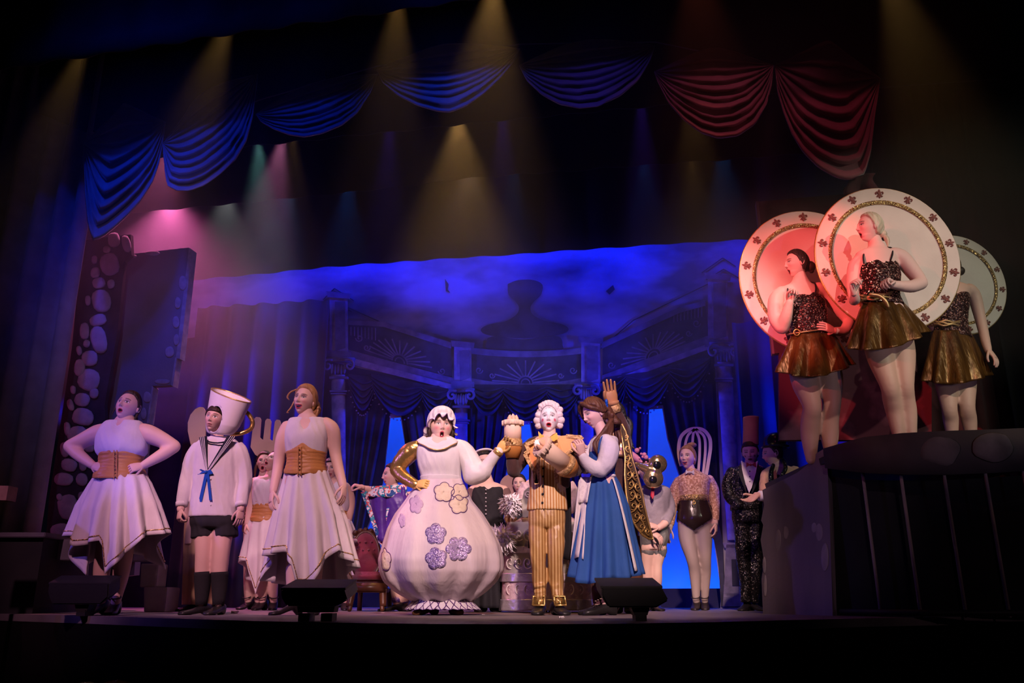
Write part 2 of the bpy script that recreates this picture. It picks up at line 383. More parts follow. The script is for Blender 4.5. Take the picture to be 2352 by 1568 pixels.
# ------------------------------------------------------------------ stone masking flats, left
M_stone = mat('painted_stone', (.42, .38, .44), .85, col2=(.30, .27, .33), ns=7, bump=.3, bs=25)
M_mortar = mat('dark_mortar_paint', (.03, .028, .034), .9, col2=(.045, .04, .05), ns=9)
VS = 7.75
r = thing('stone_wall_flat', 'dark scenery flat with rounded purple grey stones beside the left curtain', 'stage flat', S(UZ(230, 900, VS)[0], VS, 0))
mb = MB()
mb.slab([PV(x, y, VS) for x, y in ((186, 552), (240, 545), (300, 538), (302, 585), (286, 600), (270, 760), (240, 930), (255, 1180), (250, 1240), (105, 1240), (112, 1150), (135, 1000), (165, 800), (180, 640))], -VN*.05)
mb.build('panel', M_mortar, r, smooth=False)
def stone(cx, cy, rx, ry, V0, par, m, seed, th=.03, sq=2.2, rot=0):
    mb = MB(); n = 14; rnd = random.Random(seed)
    rings = []
    for k, (sc, d) in enumerate(((1., 0), (.96, .5), (.78, .85), (.45, 1.0))):
        ring = []
        for j in range(n):
            a = 2*pi*j/n; cc, ss = math.cos(a), math.sin(a)
            rr = (abs(cc)**sq+abs(ss)**sq)**(-1/sq)*(1+.10*noise.noise((cc*1.1+seed, ss*1.1, seed*.7)))
            x, y = rr*rx*cc*sc, rr*ry*ss*sc
            x, y = x*math.cos(rot)-y*math.sin(rot), x*math.sin(rot)+y*math.cos(rot)
            ring.append(PV(cx+x, cy+y, V0 - th*d*(1+.15*noise.noise((x*.2, y*.2, seed)))))
        rings.append(ring)
    mb.loft(rings); return mb.build('stone', m, par)
# (cx,cy,rx,ry) read off the flat
ST = [(262, 551, 14, 17), (290, 560, 10, 20), (245, 573, 9, 8), (252, 607, 22, 26), (217, 596, 7, 10), (219, 626, 11, 13), (227, 650, 15, 13), (255, 652, 9, 11), (233, 690, 22, 27), (202, 690, 7, 12), (225, 735, 20, 14), (227, 780, 19, 32), (194, 760, 12, 20), (199, 789, 8, 9), (206, 823, 19, 18), (182, 805, 7, 11), (183, 845, 13, 20), (204, 872, 26, 26), (216, 903, 11, 12), (168, 895, 7, 10), (189, 918, 18, 16), (162, 930, 8, 14), (191, 957, 25, 20), (155, 985, 8, 16), (178, 1000, 24, 22), (149, 1032, 11, 18), (205, 1025, 12, 14), (159, 1068, 19, 15), (190, 1068, 9, 14), (146, 1100, 22, 15), (188, 1101, 14, 15), (156, 1165, 24, 30), (188, 1140, 9, 12), (137, 1142, 7, 9), (175, 1205, 13, 24), (137, 1218, 22, 17), (212, 1160, 9, 16)]
for k, (x, y, a, b) in enumerate(ST): stone(x, y, a, b, VS-.001, r, M_stone, k+3, rot=random.uniform(-.3, .3), sq=2.6)
# grey castle flat
M_gflat = mat('grey_scenic_paint', (.20, .18, .21), .85, col2=(.15, .14, .165), ns=2.2, bump=.1, bs=40)
M_gedge = mat('pale_scenic_paint', (.36, .33, .38), .85, col2=(.25, .23, .27), ns=14)
VG = 7.95
r = thing('castle_wall_flat', 'tall grey scenery flat with a stepped right edge and painted stones', 'stage flat', S(UZ(340, 900, VG)[0], VG, 0))
out = [(284, 585), (434, 568), (432, 600), (404, 822), (402, 818), (393, 884), (349, 886), (337, 972), (308, 1320), (225, 1330), (232, 1000), (262, 760)]
mb = MB(); mb.slab([PV(x, y, VG) for x, y in out], -VN*.09); mb.build('panel', M_gflat, r, smooth=False)
ed = [[(434, 568), (441, 573), (413, 824), (404, 822)], [(402, 820), (406, 822), (397, 887), (393, 884)], [(349, 886), (352, 889), (341, 972), (337, 972)]]
for e in ed:
    mb = MB(); mb.slab([PV(x, y, VG-.004) for x, y in e], -VN*.10); mb.build('edge_strip', M_gedge, r, smooth=False)
for k, (x, y, a, b) in enumerate([(420, 650, 10, 17), (408, 695, 8, 14), (404, 740, 9, 14), (405, 780, 7, 14), (389, 808, 11, 13), (373, 876, 18, 6), (338, 912, 10, 13), (330, 950, 7, 14), (300, 588, 14, 5), (350, 582, 18, 6)]):
    stone(x, y, a, b, VG-.001, r, M_gedge, 60+k, th=.012)
# step under the left curtain
M_step = mat('step_paint', (.16, .14, .16), .8, col2=(.11, .10, .115), ns=4)
r = thing('stage_step', 'long grey step under the left curtain by the stone flat', 'step', W(90, 1300, 7.0).xyz*Vector((1, 1, 0)) if False else Vector((W(90, 1290, 7.0).x, 7.0, 0)))
def stepbox(p0, p1, y0, y1, z0, z1):
    mb = MB(); a = W(p0, 1250, y0).x; b = W(p1, 1250, y0).x
    mb.slab([(a, y0, z0), (b, y0, z0), (b, y1, z0), (a, y1, z0)], (0, 0, z1-z0)); return mb
zt = W(60, 1222, 6.9).z
stepbox(-500, 100, 6.9, 8.6, zt-.04, zt).build('step_top', M_step, r, smooth=False, bevel=.006)
stepbox(-500, 98, 6.95, 8.5, 0, zt-.04).build('riser', M_blackp, r, smooth=False)
r = thing('scenery_block', 'wide dark grey block behind the left woman in white', 'scenery block', Vector((W(200, 1290, 7.2).x, 7.2, 0)))
z1 = W(130, 1238, 7.2).z; z0 = W(130, 1286, 7.2).z
stepbox(99, 310, 7.2, 7.6, z0, z1).build('block', M_step, r, smooth=False, bevel=.005)
stepbox(99, 120, 7.25, 7.5, 0, z0).build('leg', M_blackp, r, smooth=False); stepbox(220, 250, 7.25, 7.5, 0, z0).build('leg', M_blackp, r, smooth=False)
mb = MB(); p = W(2, 1132, 6.0); mb.box((p.x-.12, 6.05, p.z), (.34, .12, .10)); 
p0 = (p.x-.2, 6.05, (p.z-.05)/2); mb.box(p0, (.05, .05, p.z-.05)); 
tag(mb.build('stand_box', mat('brown_box', (.25, .13, .06), .7, col2=(.18, .09, .04), ns=12), smooth=False, base=(p.x-.2, 6.05, 0)), 'small brown box on a post at the far left edge', 'box')
# grey blocks
M_blk = mat('grey_block_paint', (.40, .37, .41), .8, col2=(.34, .31, .35), ns=6)
def pxbox(name, label, cat, x0, y0, x1, y1, Y, d, m, zbase=None, tilt=0):
    a = W(x0, y1, Y); b = W(x1, y0, Y); z0 = a.z if zbase is None else zbase
    mb = MB(); t = W(x0+tilt, y0, Y)
    k = [(a.x, Y, z0), (b.x, Y, z0), (b.x-(t.x-a.x)*0, Y, b.z), (t.x, Y, b.z)]
    mb.slab(k, (0, d, 0)); o = mb.build(name, m, smooth=False, base=((a.x+b.x)/2, Y+d/2, z0), bevel=.006); return tag(o, label, cat), b.z
o, zt2 = pxbox('grey_block', 'pale grey block standing on the floor behind the left woman', 'block', 330, 1348, 384, 1406, 7.6, .3, M_blk, 0)
pxbox('grey_block', 'pale grey block stacked on top of another grey block', 'block', 321, 1294, 364, 1347, 7.65, .22, M_blk, zt2, tilt=3)
# ------------------------------------------------------------------ red flat and the drum platform at right
M_red = mat('dark_red_scenic_paint', (.065, .018, .025), .85, col2=(.15, .050, .062), ns=3.0, ramp=(.5, .62), bump=.1, bs=30)
VR = 7.9
r = thing('castle_wall_flat', 'dark red mottled scenery flat behind the left plate dancer', 'stage flat', S(UZ(1900, 700, VR)[0], VR, 0))
mb = MB(); mb.slab([PV(x, y, VR) for x, y in ((1737, 463), (1990, 441), (2140, 430), (2140, 1010), (1790, 1010), (1790, 810), (1774, 812))], -VN*.08); mb.build('panel', M_red, r, smooth=False)
mb = MB(); mb.slab([PV(x, y, VR-.004) for x, y in ((1736, 462), (1742, 462), (1779, 812), (1774, 812))], -VN*.09); mb.build('edge_strip', mat('red_edge', (.22, .13, .15), .8), r, smooth=False)
for k, (x, y, a, b) in enumerate([(1962, 428, 16, 12), (1990, 424, 14, 13), (1945, 437, 9, 8), (2012, 432, 10, 12)]): stone(x, y, a, b, VR-.09, r, M_red, 90+k, th=.03)
# platform
M_plat = mat('purple_grey_scenic_paint', (.24, .19, .215), .85, col2=(.15, .12, .15), ns=1.4, nst=(1.6, 1.6, .35), bump=.1, bs=40)
M_pale = mat('pale_stone_dab', (.42, .35, .36), .9, col2=(.28, .23, .25), ns=12, nst=(1, 1, .3))
M_band = mat('platform_band_paint', (.055, .042, .05), .85, col2=(.038, .03, .036), ns=4)
Yc = 6.17; cz = W(1890, 1030, Yc).z
fr = [(1912, 6.17), (2010, 5.78), (2100, 5.62), (2200, 5.58), (2300, 5.6), (2400, 5.7), (2500, 5.9)]
front = [Vector((W(x, 1200, y).x, y, 0)) for x, y in fr]
zl = [W(1893, 1030, 6.17).z, W(2010, 1004, 5.78).z, W(2100, 995, 5.62).z, W(2200, 990, 5.58).z, W(2300, 987, 5.6).z, W(2400, 983, 5.7).z, W(2500, 980, 5.9).z]
zmean = sum(zl)/len(zl)
pr = thing('drum_platform', 'raised round platform with cage bars carrying the plate dancers', 'platform', Vector((3.1, 6.3, 0)))
zdeck = zmean - .085
mb = MB(); mb.slab([(p.x, p.y+.03, zdeck-.05) for p in front] + [(front[-1].x, 8.3, zdeck-.05), (front[0].x+.02, 8.0, zdeck-.05)], (0, 0, .05)); mb.build('deck', M_blackp, pr, smooth=False)
mb = MB()
zb = [W(1912, 1075, 6.17).z, W(2010, 1087, 5.78).z, W(2100, 1090, 5.62).z, W(2200, 1090, 5.58).z, W(2300, 1086, 5.6).z, W(2400, 1080, 5.7).z, W(2500, 1075, 5.9).z]
fs = np.linspace(0, 1, 25)
ip = lambda arr, s: float(np.interp(s*(len(arr)-1), range(len(arr)), arr))
def fp(s, z, off=0): return Vector((ip([p.x for p in front], s), ip([p.y for p in front], s)-off, z))
P = np.array([[fp(s, ip(zl, s)) for s in fs], [fp(s, ip(zb, s)) for s in fs]])
mb.grid(P); mb.build('band', M_band, pr, solid=.03)
for k, (x0, x1, y0, y1) in enumerate([(1906, 1956, 1020, 1066), (1984, 2083, 1008, 1072), (2112, 2208, 1000, 1070), (2232, 2330, 992, 1062)]):
    mb = MB(); n = 20; rings = []
    for sc, d in ((1, .016), (.95, .024), (.7, .034), (.3, .038)):
        ring = []
        for j in range(n):
            a = 2*pi*j/n; rr = 1+.16*noise.noise((math.cos(a)*1.5+k*3, math.sin(a)*1.5, k))
            px = (x0+x1)/2 + (x1-x0)/2*math.cos(a)*sc*rr; py = (y0+y1)/2+(y1-y0)/2*math.sin(a)*sc*rr
            s = (px-1912)/(2500-1912); s = max(0.0, min(1.0, s))
            Yq = ip([p.y for p in front], max(0, np.interp(px, [f[0] for f in fr], np.linspace(0, 1, 7))))
            ring.append(W(px, py, Yq-d))
        rings.append(ring)
    mb.loft(rings); mb.build('stone', mat('band_stone_paint', (.11, .088, .098), .9, col2=(.06, .048, .054), ns=6), pr)
mb = MB(); P = np.array([[fp(s, ip(zb, s), -.30) for s in fs], [fp(s, .0, -.30) for s in fs]]); mb.grid(P); mb.build('inner_wall', M_black, pr, solid=.02)
M_bar = mat('bar_paint', (.36, .27, .29), .6, col2=(.26, .2, .22), ns=9)
for (xt, yt, xb2, yb2) in ((1981, 1088, 2021, 1404), (2069, 1094, 2116, 1402), (2168, 1092, 2211, 1400), (2262, 1086, 2306, 1400), (2349, 1082, 2392, 1400)):
    Yq = float(np.interp(xt, [f[0] for f in fr], [f[1] for f in fr]))+.02
    a = W(xt, yt-3, Yq); mb = MB(); mb.tube([a, (a.x+.012, Yq, .0)], .0115, 8, 1, rnd=False); mb.build('bar', M_bar, pr)
mb = MB(); mb.tube([fp(s, .03, .0) for s in fs], .02, 6, 1); mb.build('bottom_rail', M_blackp, pr)
# side wall with a torn sloping top
Ys = [(1752, 1402, 6.9), (1912, 1408, 6.17)]
def sw(px, py):
    k = (px-1752)/(1912-1752); return W(px, py, 6.9+(6.17-6.9)*k)
side = [(1752, 1402), (1749, 1330), (1755, 1290), (1747, 1240), (1753, 1205), (1748, 1195), (1755, 1160), (1751, 1125), (1790, 1106), (1830, 1086), (1858, 1064), (1876, 1040), (1893, 1030), (1900, 1060), (1906, 1200), (1912, 1408)]
pts = [sw(*p) for p in side]; pts[0].z = 0; pts[-1].z = 0
mb = MB(); mb.slab(pts, Vector((.05, .06, 0))); mb.build('side_wall', M_plat, pr, smooth=False)
nrm = Vector((-.82, -.57, 0))
for k, (x, y, a, b) in enumerate([(1789, 1242, 8, 28), (1808, 1225, 9, 24), (1807, 1278, 7, 24), (1870, 1212, 8, 16), (1882, 1222, 9, 22), (1864, 1278, 10, 34), (1895, 1280, 9, 34), (1756, 1298, 4, 20), (1758, 1345, 4, 26)]):
    mb = MB(); n = 14; rings = []
    for sc, d in ((1, .002), (.9, .006), (.5, .008)):
        rings.append([sw(x+a*sc*math.cos(t)*(1+.15*noise.noise((math.cos(t)+k, math.sin(t), 3))), y+b*sc*math.sin(t)*(1+.15*noise.noise((math.cos(t)+k, math.sin(t), 8)))) + nrm*d for t in np.arange(n)*2*pi/n])
    mb.loft(rings); mb.build('stone', M_pale, pr)
# ------------------------------------------------------------------ painted backdrop
VD = 10.3
M_dsky = mat('backdrop_sky_paint', (.10, .10, .13), .95, col2=(.62, .62, .66), ns=.75, nst=(1, 1, 2.2), ramp=(.34, .62))
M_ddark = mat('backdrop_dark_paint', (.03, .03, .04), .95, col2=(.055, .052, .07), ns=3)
M_dmid = mat('backdrop_grey_paint', (.30, .27, .33), .95, col2=(.16, .15, .18), ns=7)
M_dlite = mat('backdrop_pale_paint', (.50, .46, .54), .95, col2=(.28, .26, .31), ns=9)
M_dline = mat('backdrop_line_paint', (.03, .03, .035), .95)
M_dcurt = mat('backdrop_curtain_paint', (.085, .085, .115), .95, col2=(.045, .045, .06), ns=5)
dr = thing('painted_backdrop', 'painted cloth of a pillared ballroom with cut window openings at the back', 'backdrop', S(0, VD, 0))
drop = [(250, 1402), (250, 470), (2000, 440), (2000, 1397), (1655, 1397), (1655, 1350), (1640, 1240), (1600, 1175), (1560, 1095), (1533, 1010), (1521, 938), (1491, 940), (1487, 1050), (1478, 1397),
        (1292, 1398), (1288, 1340), (1238, 1110), (1217, 974), (1186, 976), (1150, 1150), (1100, 1398), (1012, 1398), (1000, 1340), (945, 1110), (920, 958), (897, 960), (880, 1110), (850, 1200), (815, 1290), (800, 1398)]
mb = MB(); mb.slab([PV(x, y, VD) for x, y in drop], -VN*.012); mb.build('cloth', M_dsky, dr, smooth=False)
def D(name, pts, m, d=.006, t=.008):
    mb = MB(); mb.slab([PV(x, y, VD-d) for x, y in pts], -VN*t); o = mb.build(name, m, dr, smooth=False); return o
def Dl(mb, pts, wd, d=.016, t=.006):     # painted stroke
    for a, b in zip(pts[:-1], pts[1:]):
        dx, dy = b[0]-a[0], b[1]-a[1]; l = math.hypot(dx, dy) or 1; nx, ny = -dy/l*wd/2, dx/l*wd/2
        mb.slab([PV(a[0]+nx, a[1]+ny, VD-d), PV(b[0]+nx, b[1]+ny, VD-d), PV(b[0]-nx, b[1]-ny, VD-d), PV(a[0]-nx, a[1]-ny, VD-d)], VN*-t)
# dark ground below the gallery, in four bays
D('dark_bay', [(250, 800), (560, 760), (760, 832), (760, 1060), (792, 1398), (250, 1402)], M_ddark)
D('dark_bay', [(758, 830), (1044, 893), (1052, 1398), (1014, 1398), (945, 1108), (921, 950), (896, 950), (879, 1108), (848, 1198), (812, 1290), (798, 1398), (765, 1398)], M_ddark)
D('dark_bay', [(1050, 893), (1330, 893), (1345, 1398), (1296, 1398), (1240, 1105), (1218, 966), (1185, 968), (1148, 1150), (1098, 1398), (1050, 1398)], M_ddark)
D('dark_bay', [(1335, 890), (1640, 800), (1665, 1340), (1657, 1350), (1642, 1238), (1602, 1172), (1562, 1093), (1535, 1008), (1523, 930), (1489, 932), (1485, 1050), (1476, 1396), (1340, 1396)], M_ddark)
# painted curtains and their swags
def dcurt(x0, x1, y0, y1, xa, xb, seed, n=5):
    nu, nv = 36, 6; P = np.zeros((nv+1, nu+1, 3)); rnd = random.Random(seed)
    for i in range(nv+1):
        for j in range(nu+1):
            s = j/nu; t = i/nv
            X0 = x0+(xa-x0)*t; X1 = x1+(xb-x1)*t
            P[i, j] = PV(X0+(X1-X0)*s, y0+(y1-y0)*t, VD-.02-.05*abs(math.sin(pi*n*s+noise.noise((s*3, t, seed))))*(.5+.5*noise.noise((s*7, seed, 1))))
    mb = MB(); mb.grid(P); mb.build('painted_curtain', M_dcurt, dr)
dcurt(796, 896, 900, 1390, 770, 800, 1); dcurt(921, 1042, 900, 1390, 1008, 1046, 2); dcurt(1076, 1186, 900, 1390, 1070, 1102, 3); dcurt(1216, 1330, 900, 1390, 1290, 1342, 4)
dcurt(1385, 1490, 880, 1390, 1368, 1480, 5); dcurt(1522, 1636, 880, 1130, 1572, 1650, 6, 4)
D('painted_curtain_tail', [(1560, 1095), (1632, 1130), (1660, 1240), (1664, 1392), (1656, 1392), (1650, 1290), (1640, 1240), (1600, 1175)], M_dcurt, d=.02)
vparent = dr
def dsw(x0, x1, ya, yb, sag, k):
    n = 9; bot = [(x0+(x1-x0)*s, ya+(yb-ya)*s + sag*4*s*(1-s)) for s in np.linspace(0, 1, n)]
    swag(VD-.02, (x0, ya-22), (x1, yb-22), bot, .07, 5, 'painted swag', M_dcurt, seed=k, shape=1); vparent.children[-1].name = 'painted_swag'
dsw(800, 862, 880, 888, 60, 201); dsw(850, 975, 880, 905, 62, 202); dsw(965, 1042, 905, 912, 50, 203)
dsw(1080, 1160, 905, 905, 50, 204); dsw(1150, 1262, 905, 905, 58, 205); dsw(1252, 1330, 905, 905, 48, 206)
dsw(1390, 1440, 890, 880, 60, 207); dsw(1428, 1545, 880, 862, 68, 208); dsw(1535, 1632, 862, 840, 62, 209)
# beads under the swags
mb = MB()
for x0, x1, ya, yb, sag in ((850, 975, 886, 911, 62), (1150, 1262, 911, 911, 58), (1428, 1545, 886, 868, 68), (1535, 1632, 868, 846, 62), (800, 862, 886, 894, 60)):
    for s in np.linspace(.03, .97, 15):
        mb.ball(PV(x0+(x1-x0)*s, ya+(yb-ya)*s+sag*4*s*(1-s)+4, VD-.06), .011, n=6, m=4)
o = mb.build('bead_fringe', M_dlite, dr); o['kind'] = 'stuff'
# columns
def column(cx, ycap, yb, w0, capw, caph, tilt=0):
    mb = MB(); nx = 8; P = np.zeros((2, nx+1, 3))
    for j in range(nx+1):
        s = j/nx; a = (s-.5)*pi; dd = .02+.05*math.cos(a)
        P[0, j] = PV(cx+w0/2*math.sin(a), ycap+caph-2, VD-dd); P[1, j] = PV(cx+tilt+w0/2*1.08*math.sin(a), yb, VD-dd)
    mb.grid(P); mb.build('column_shaft', M_dlite, dr)
    mb = MB()
    for k, (yy, ww, hh) in enumerate(((ycap+caph+2, w0+10, 5), (ycap+caph+34, w0+8, 4), (ycap+caph+40, w0+3, 3))):
        q = [PV(cx-ww/2, yy, VD-.09), PV(cx+ww/2, yy, VD-.09), PV(cx+ww/2, yy+hh, VD-.09), PV(cx-ww/2, yy+hh, VD-.09)]; mb.slab(q, -VN*.08)
    mb.build('column_ring', M_dmid, dr, smooth=False)
    mb = MB()
    q = [PV(cx-capw/2, ycap-2, VD-.10), PV(cx+capw/2, ycap-2, VD-.10), PV(cx+capw*.45, ycap+6, VD-.10), PV(cx-capw*.45, ycap+6, VD-.10)]; mb.slab(q, -VN*.09)
    for sg in (-1, 1):
        sp = [PV(cx+sg*(capw*.34)+sg*r*math.cos(a), ycap+caph*.42+r*math.sin(a)*1.05, VD-.11) for a, r in ((-2.2+k*.75, caph*.36*(1-k/11)) for k in range(10))]
        mb.tube(sp, .017, 6, 2)
    for k in range(-2, 3): mb.ball(PV(cx+k*capw*.10, ycap+caph*(.62+.06*(k % 2)), VD-.09), (.022, .02, .07), n=8, m=6)
    mb.build('column_capital', M_dmid, dr)
column(777, 822, 1330, 32, 72, 40, 4); column(1059, 893, 1340, 30, 60, 36, 2); column(1347, 882, 1340, 30, 58, 36, 6); column(1663, 787, 1240, 34, 68, 46, 26)
# pedestal of the right column
for nm, q, m in (('pedestal', [(1668, 1250), (1722, 1250), (1728, 1330), (1726, 1392), (1660, 1392), (1664, 1330)], M_dmid), ('pedestal_moulding', [(1660, 1246), (1724, 1246), (1722, 1258), (1664, 1258)], M_dlite),
                 ('pedestal_panel', [(1680, 1284), (1712, 1284), (1715, 1345), (1682, 1345)], M_ddark), ('pedestal_moulding', [(1662, 1362), (1728, 1362), (1728, 1370), (1662, 1370)], M_dlite), ('pedestal_neck', [(1674, 1198), (1694, 1198), (1700, 1246), (1670, 1246)], M_dmid)):
    D(nm, q, m, d=.03 if nm != 'pedestal_panel' else .04)
# gallery: floor mouldings, rails, posts
D('gallery_moulding', [(795, 802), (1042, 868), (1044, 893), (795, 832)], M_dmid, .02); D('gallery_moulding', [(795, 818), (1044, 884), (1044, 896), (795, 834)], M_dlite, .03)
arc = lambda y0, y1, sag, n=9: [(1082+(1335-1082)*s, y0+(y1-y0)*s+sag*4*s*(1-s)) for s in np.linspace(0, 1, n)]
D('gallery_moulding', arc(868, 868, 13)+arc(893, 893, 14)[::-1], M_dmid, .02); D('gallery_moulding', arc(884, 884, 14)+arc(896, 896, 15)[::-1], M_dlite, .03)
D('gallery_moulding', [(1382, 862), (1628, 770), (1632, 797), (1382, 890)], M_dmid, .02); D('gallery_moulding', [(1382, 880), (1632, 787), (1634, 799), (1382, 892)], M_dlite, .03)
D('gallery_rail', [(800, 735), (880, 738), (1036, 786), (1036, 800), (880, 750), (800, 745)], M_dmid, .03)
D('gallery_rail', arc(798, 798, 8)+arc(812, 812, 8)[::-1], M_dmid, .03)
D('gallery_rail', [(1382, 786), (1560, 705), (1620, 690), (1620, 702), (1562, 718), (1382, 800)], M_dmid, .03)
D('rail_panel', [(800, 746), (880, 750), (1036, 800), (1038, 866), (800, 802)], M_dcurt, .012)
D('rail_panel', arc(812, 812, 8)+arc(868, 868, 13)[::-1], M_dcurt, .012)
D('rail_panel', [(1384, 800), (1562, 718), (1620, 702), (1628, 770), (1384, 862)], M_dcurt, .012)
def post(x0, x1, y0, y1):
    D('gallery_post', [(x0, y0+10), (x1, y0+10), (x1+1, y1), (x0, y1)], M_dlite, .03)
    D('post_panel', [(x0+12, y0+20), (x1-5, y0+20), (x1-4, y1-18), (x0+13, y1-10)], M_dmid, .038)
    D('post_cap', [(x0-8, y0-4), (x1+8, y0+2), (x1+5, y0+14), (x0-5, y0+10)], M_dmid, .045)
    D('post_base', [(x0-7, y1-12), (x1+7, y1-8), (x1+7, y1+10), (x0-7, y1+6)], M_dmid, .045)
post(757, 798, 672, 816); post(1043, 1082, 785, 885); post(1335, 1378, 775, 888); post(1626, 1672, 630, 790)
mb = MB()                                          # painted ironwork: sunbursts, scrolls and uprights
def fan(cx, cy, r0, r1, a0, a1, n, sk=0):
    for a in np.linspace(a0, a1, n):
        x0, y0, x1, y1 = cx+r0*math.cos(a), cy-r0*math.sin(a), cx+r1*math.cos(a)*1.25, cy-r1*math.sin(a)*.85
        Dl(mb, [(x0, y0+sk*(x0-cx)), (x1, y1+sk*(x1-cx))], 3.2)
    Dl(mb, [(cx+r0*math.cos(a), cy-r0*math.sin(a)+sk*r0*math.cos(a)) for a in np.linspace(0, pi, 9)], 3)
    Dl(mb, [(cx+r0*.6*math.cos(a), cy-r0*.6*math.sin(a)+sk*r0*.6*math.cos(a)) for a in np.linspace(0, pi, 7)], 2.5)
fan(918, 832, 18, 60, .15, pi-.15, 13, .26); fan(1207, 880, 17, 62, .12, pi-.12, 11, 0); fan(1500, 818, 18, 60, .15, pi-.15, 13, -.36)
def scr(cx, cy, r, sg=1):
    Dl(mb, [(cx+sg*r*(1-k/14)*math.cos(k*.7), cy+r*(1-k/14)*math.sin(k*.7)) for k in range(12)], 2.6)
for x, y, r in ((825, 776, 9), (842, 798, 8), (1015, 852, 9), (1100, 850, 9), (1316, 850, 9), (1130, 862, 7), (1288, 862, 7), (1404, 838, 9), (1600, 742, 10), (1582, 765, 8)): scr(x, y, r, -1 if x % 2 else 1)
for x in range(806, 870, 8): Dl(mb, [(x, 750+(x-806)*.05), (x, 770+(x-806)*.2)], 2)
for x in range(1548, 1620, 8): Dl(mb, [(x, 722-(x-1548)*.28), (x, 740-(x-1548)*.2)], 2)
o = mb.build('ironwork', M_dmid, dr, smooth=False); o['kind'] = 'stuff'
# broken urn shape and stair rail painted on the sky
D('painted_urn', [tuple(q) for q in cr([(1166, 652), (1190, 643), (1226, 643), (1246, 654), (1242, 676), (1226, 692), (1218, 706), (1224, 722), (1250, 736), (1290, 744), (1306, 756), (1284, 768), (1205, 776), (1126, 770), (1104, 758), (1120, 746), (1160, 738), (1186, 722), (1192, 706), (1184, 692), (1168, 676), (1166, 652)], 4)][:-1], M_dcurt, .012)
D('painted_urn_foot', [tuple(q) for q in cr([(1120, 776), (1140, 772), (1205, 780), (1270, 772), (1288, 776), (1292, 792), (1286, 803), (1205, 808), (1124, 803), (1118, 790), (1120, 776)], 3)][:-1], M_dcurt, .012)
for q in ([(1022, 640), (1030, 652), (1028, 664), (1034, 672), (1024, 668)], [(1392, 668), (1408, 654), (1412, 664), (1400, 676)]): D('painted_cloud_rag', q, M_dcurt, .010)
mb = MB()
for q in ([(742, 688), (768, 662), (812, 690)], [(742, 700), (768, 694), (808, 716)], [(757, 700), (757, 735)], [(798, 706), (798, 735)], [(800, 706), (880, 742)], [(1612, 626), (1660, 592), (1690, 612)], [(1622, 642), (1662, 618), (1700, 640)], [(1630, 650), (1630, 690)], [(1380, 800), (1455, 735), (1630, 650)]): Dl(mb, q, 2)
mb.build('painted_line', M_dline, dr, smooth=False)
# dark branches and birds in the sky
# sky cyclorama and ground row behind the openings
mb = MB(); a, b = S(-8, 11.3, -.0), S(4, 11.3, 0); mb.slab([a, b, b+Vector((0, 0, 4.8)), a+Vector((0, 0, 4.8))], -VN*.02)
o = mb.build('cyclorama', mat('cyclorama_cloth', (.8, .8, .8), .9), smooth=False, base=S(0, 11.3, 0)); tag(o, 'bright blue lit cloth seen through the window openings', 'cloth')
mb = MB(); zg = PV(1560, 1351, 10.75).z
mb.slab([S(-6, 10.75, 0), S(3, 10.75, 0), S(3, 10.75, zg), S(-6, 10.75, zg)], -VN*.03)
o = mb.build('ground_row', mat('ground_row_paint', (.03, .03, .09), .9), smooth=False, base=S(0, 10.75, 0)); tag(o, 'low dark blue board standing below the bright window openings', 'ground row')
# leg curtains left and right of the painted cloth
M_leg = mat('blue_leg_curtain', (.030, .028, .042), .9, col2=(.02, .019, .03), ns=4, sheen=.1)
o = curtain('leg_curtain', 9.9, UZ(432, 900, 9.9)[0], UZ(742, 900, 9.9)[0], .0, UZ(560, 700, 9.9)[1], M_leg, .07, .34, 8, None, .7, seed=31)
tag(o, 'dark pleated leg curtain hanging left of the painted columns', 'curtain')
o = curtain('leg_curtain', 9.9, UZ(1694, 900, 9.9)[0], UZ(1990, 900, 9.9)[0], .0, UZ(1700, 740, 9.9)[1], M_leg, .07, .36, 8, None, .7, seed=32)
tag(o, 'dark pleated leg curtain hanging right of the painted columns', 'curtain')
# electrics behind the borders: batten added unseen to cut the light on the lower cloth, strip lights
zl0 = PV(1176, 708, VD).z
vb, zs = 9.66, zl0+1.55
mb = MB(); zz = zs - (zs-zl0)*(9.80-vb)/(VD-vb)
mb.slab([S(-8, 9.80, zz), S(5, 9.80, zz), S(5, 9.80, zz-.40), S(-8, 9.80, zz-.40)], -VN*.01)
tag(mb.build('lighting_batten', M_blackp, smooth=False, base=S(0, 9.8, zz)), 'added black strip, unseen behind the lowest border, shading the lower backdrop', 'blocker')
for u in (-4.3, -2.7, -1.1, .5): area(S(u, vb, zs), S(u, VD, zl0+.5), 38, (.0, .010, 1), 1.5, .03)
# blue wash on the lower cloth, from the sides and the floor
for sg in (-1, 1):
    for zq, tq in ((2.2, 2.9), (1.2, 1.8)): spot(S(-1.8+sg*5.6, 8.85, zq), S(-1.8+sg*.9, VD, tq), 1250, (.004, .016, 1), 42, .9, .1)
spot((.5, 3.0, 1.2), S(.1, VD, 2.2), 130, (.14, .03, 1), 36, .9, .1)
for u in (-4.9, 1.4): spot(S(u, 9.6, 4.3), S(u, 9.9, 1.0), 60, (.0, .012, 1), 70, .8, .06)
for u in (-3.8, -1.8, .2): area(S(u, 10.5, 4.4), S(u, 11.3, 2.4), 62, BLUE2, 2.0, .2); area(S(u, 10.95, .05), S(u, 11.3, .9), 18, BLUE2, 2.0, .1)
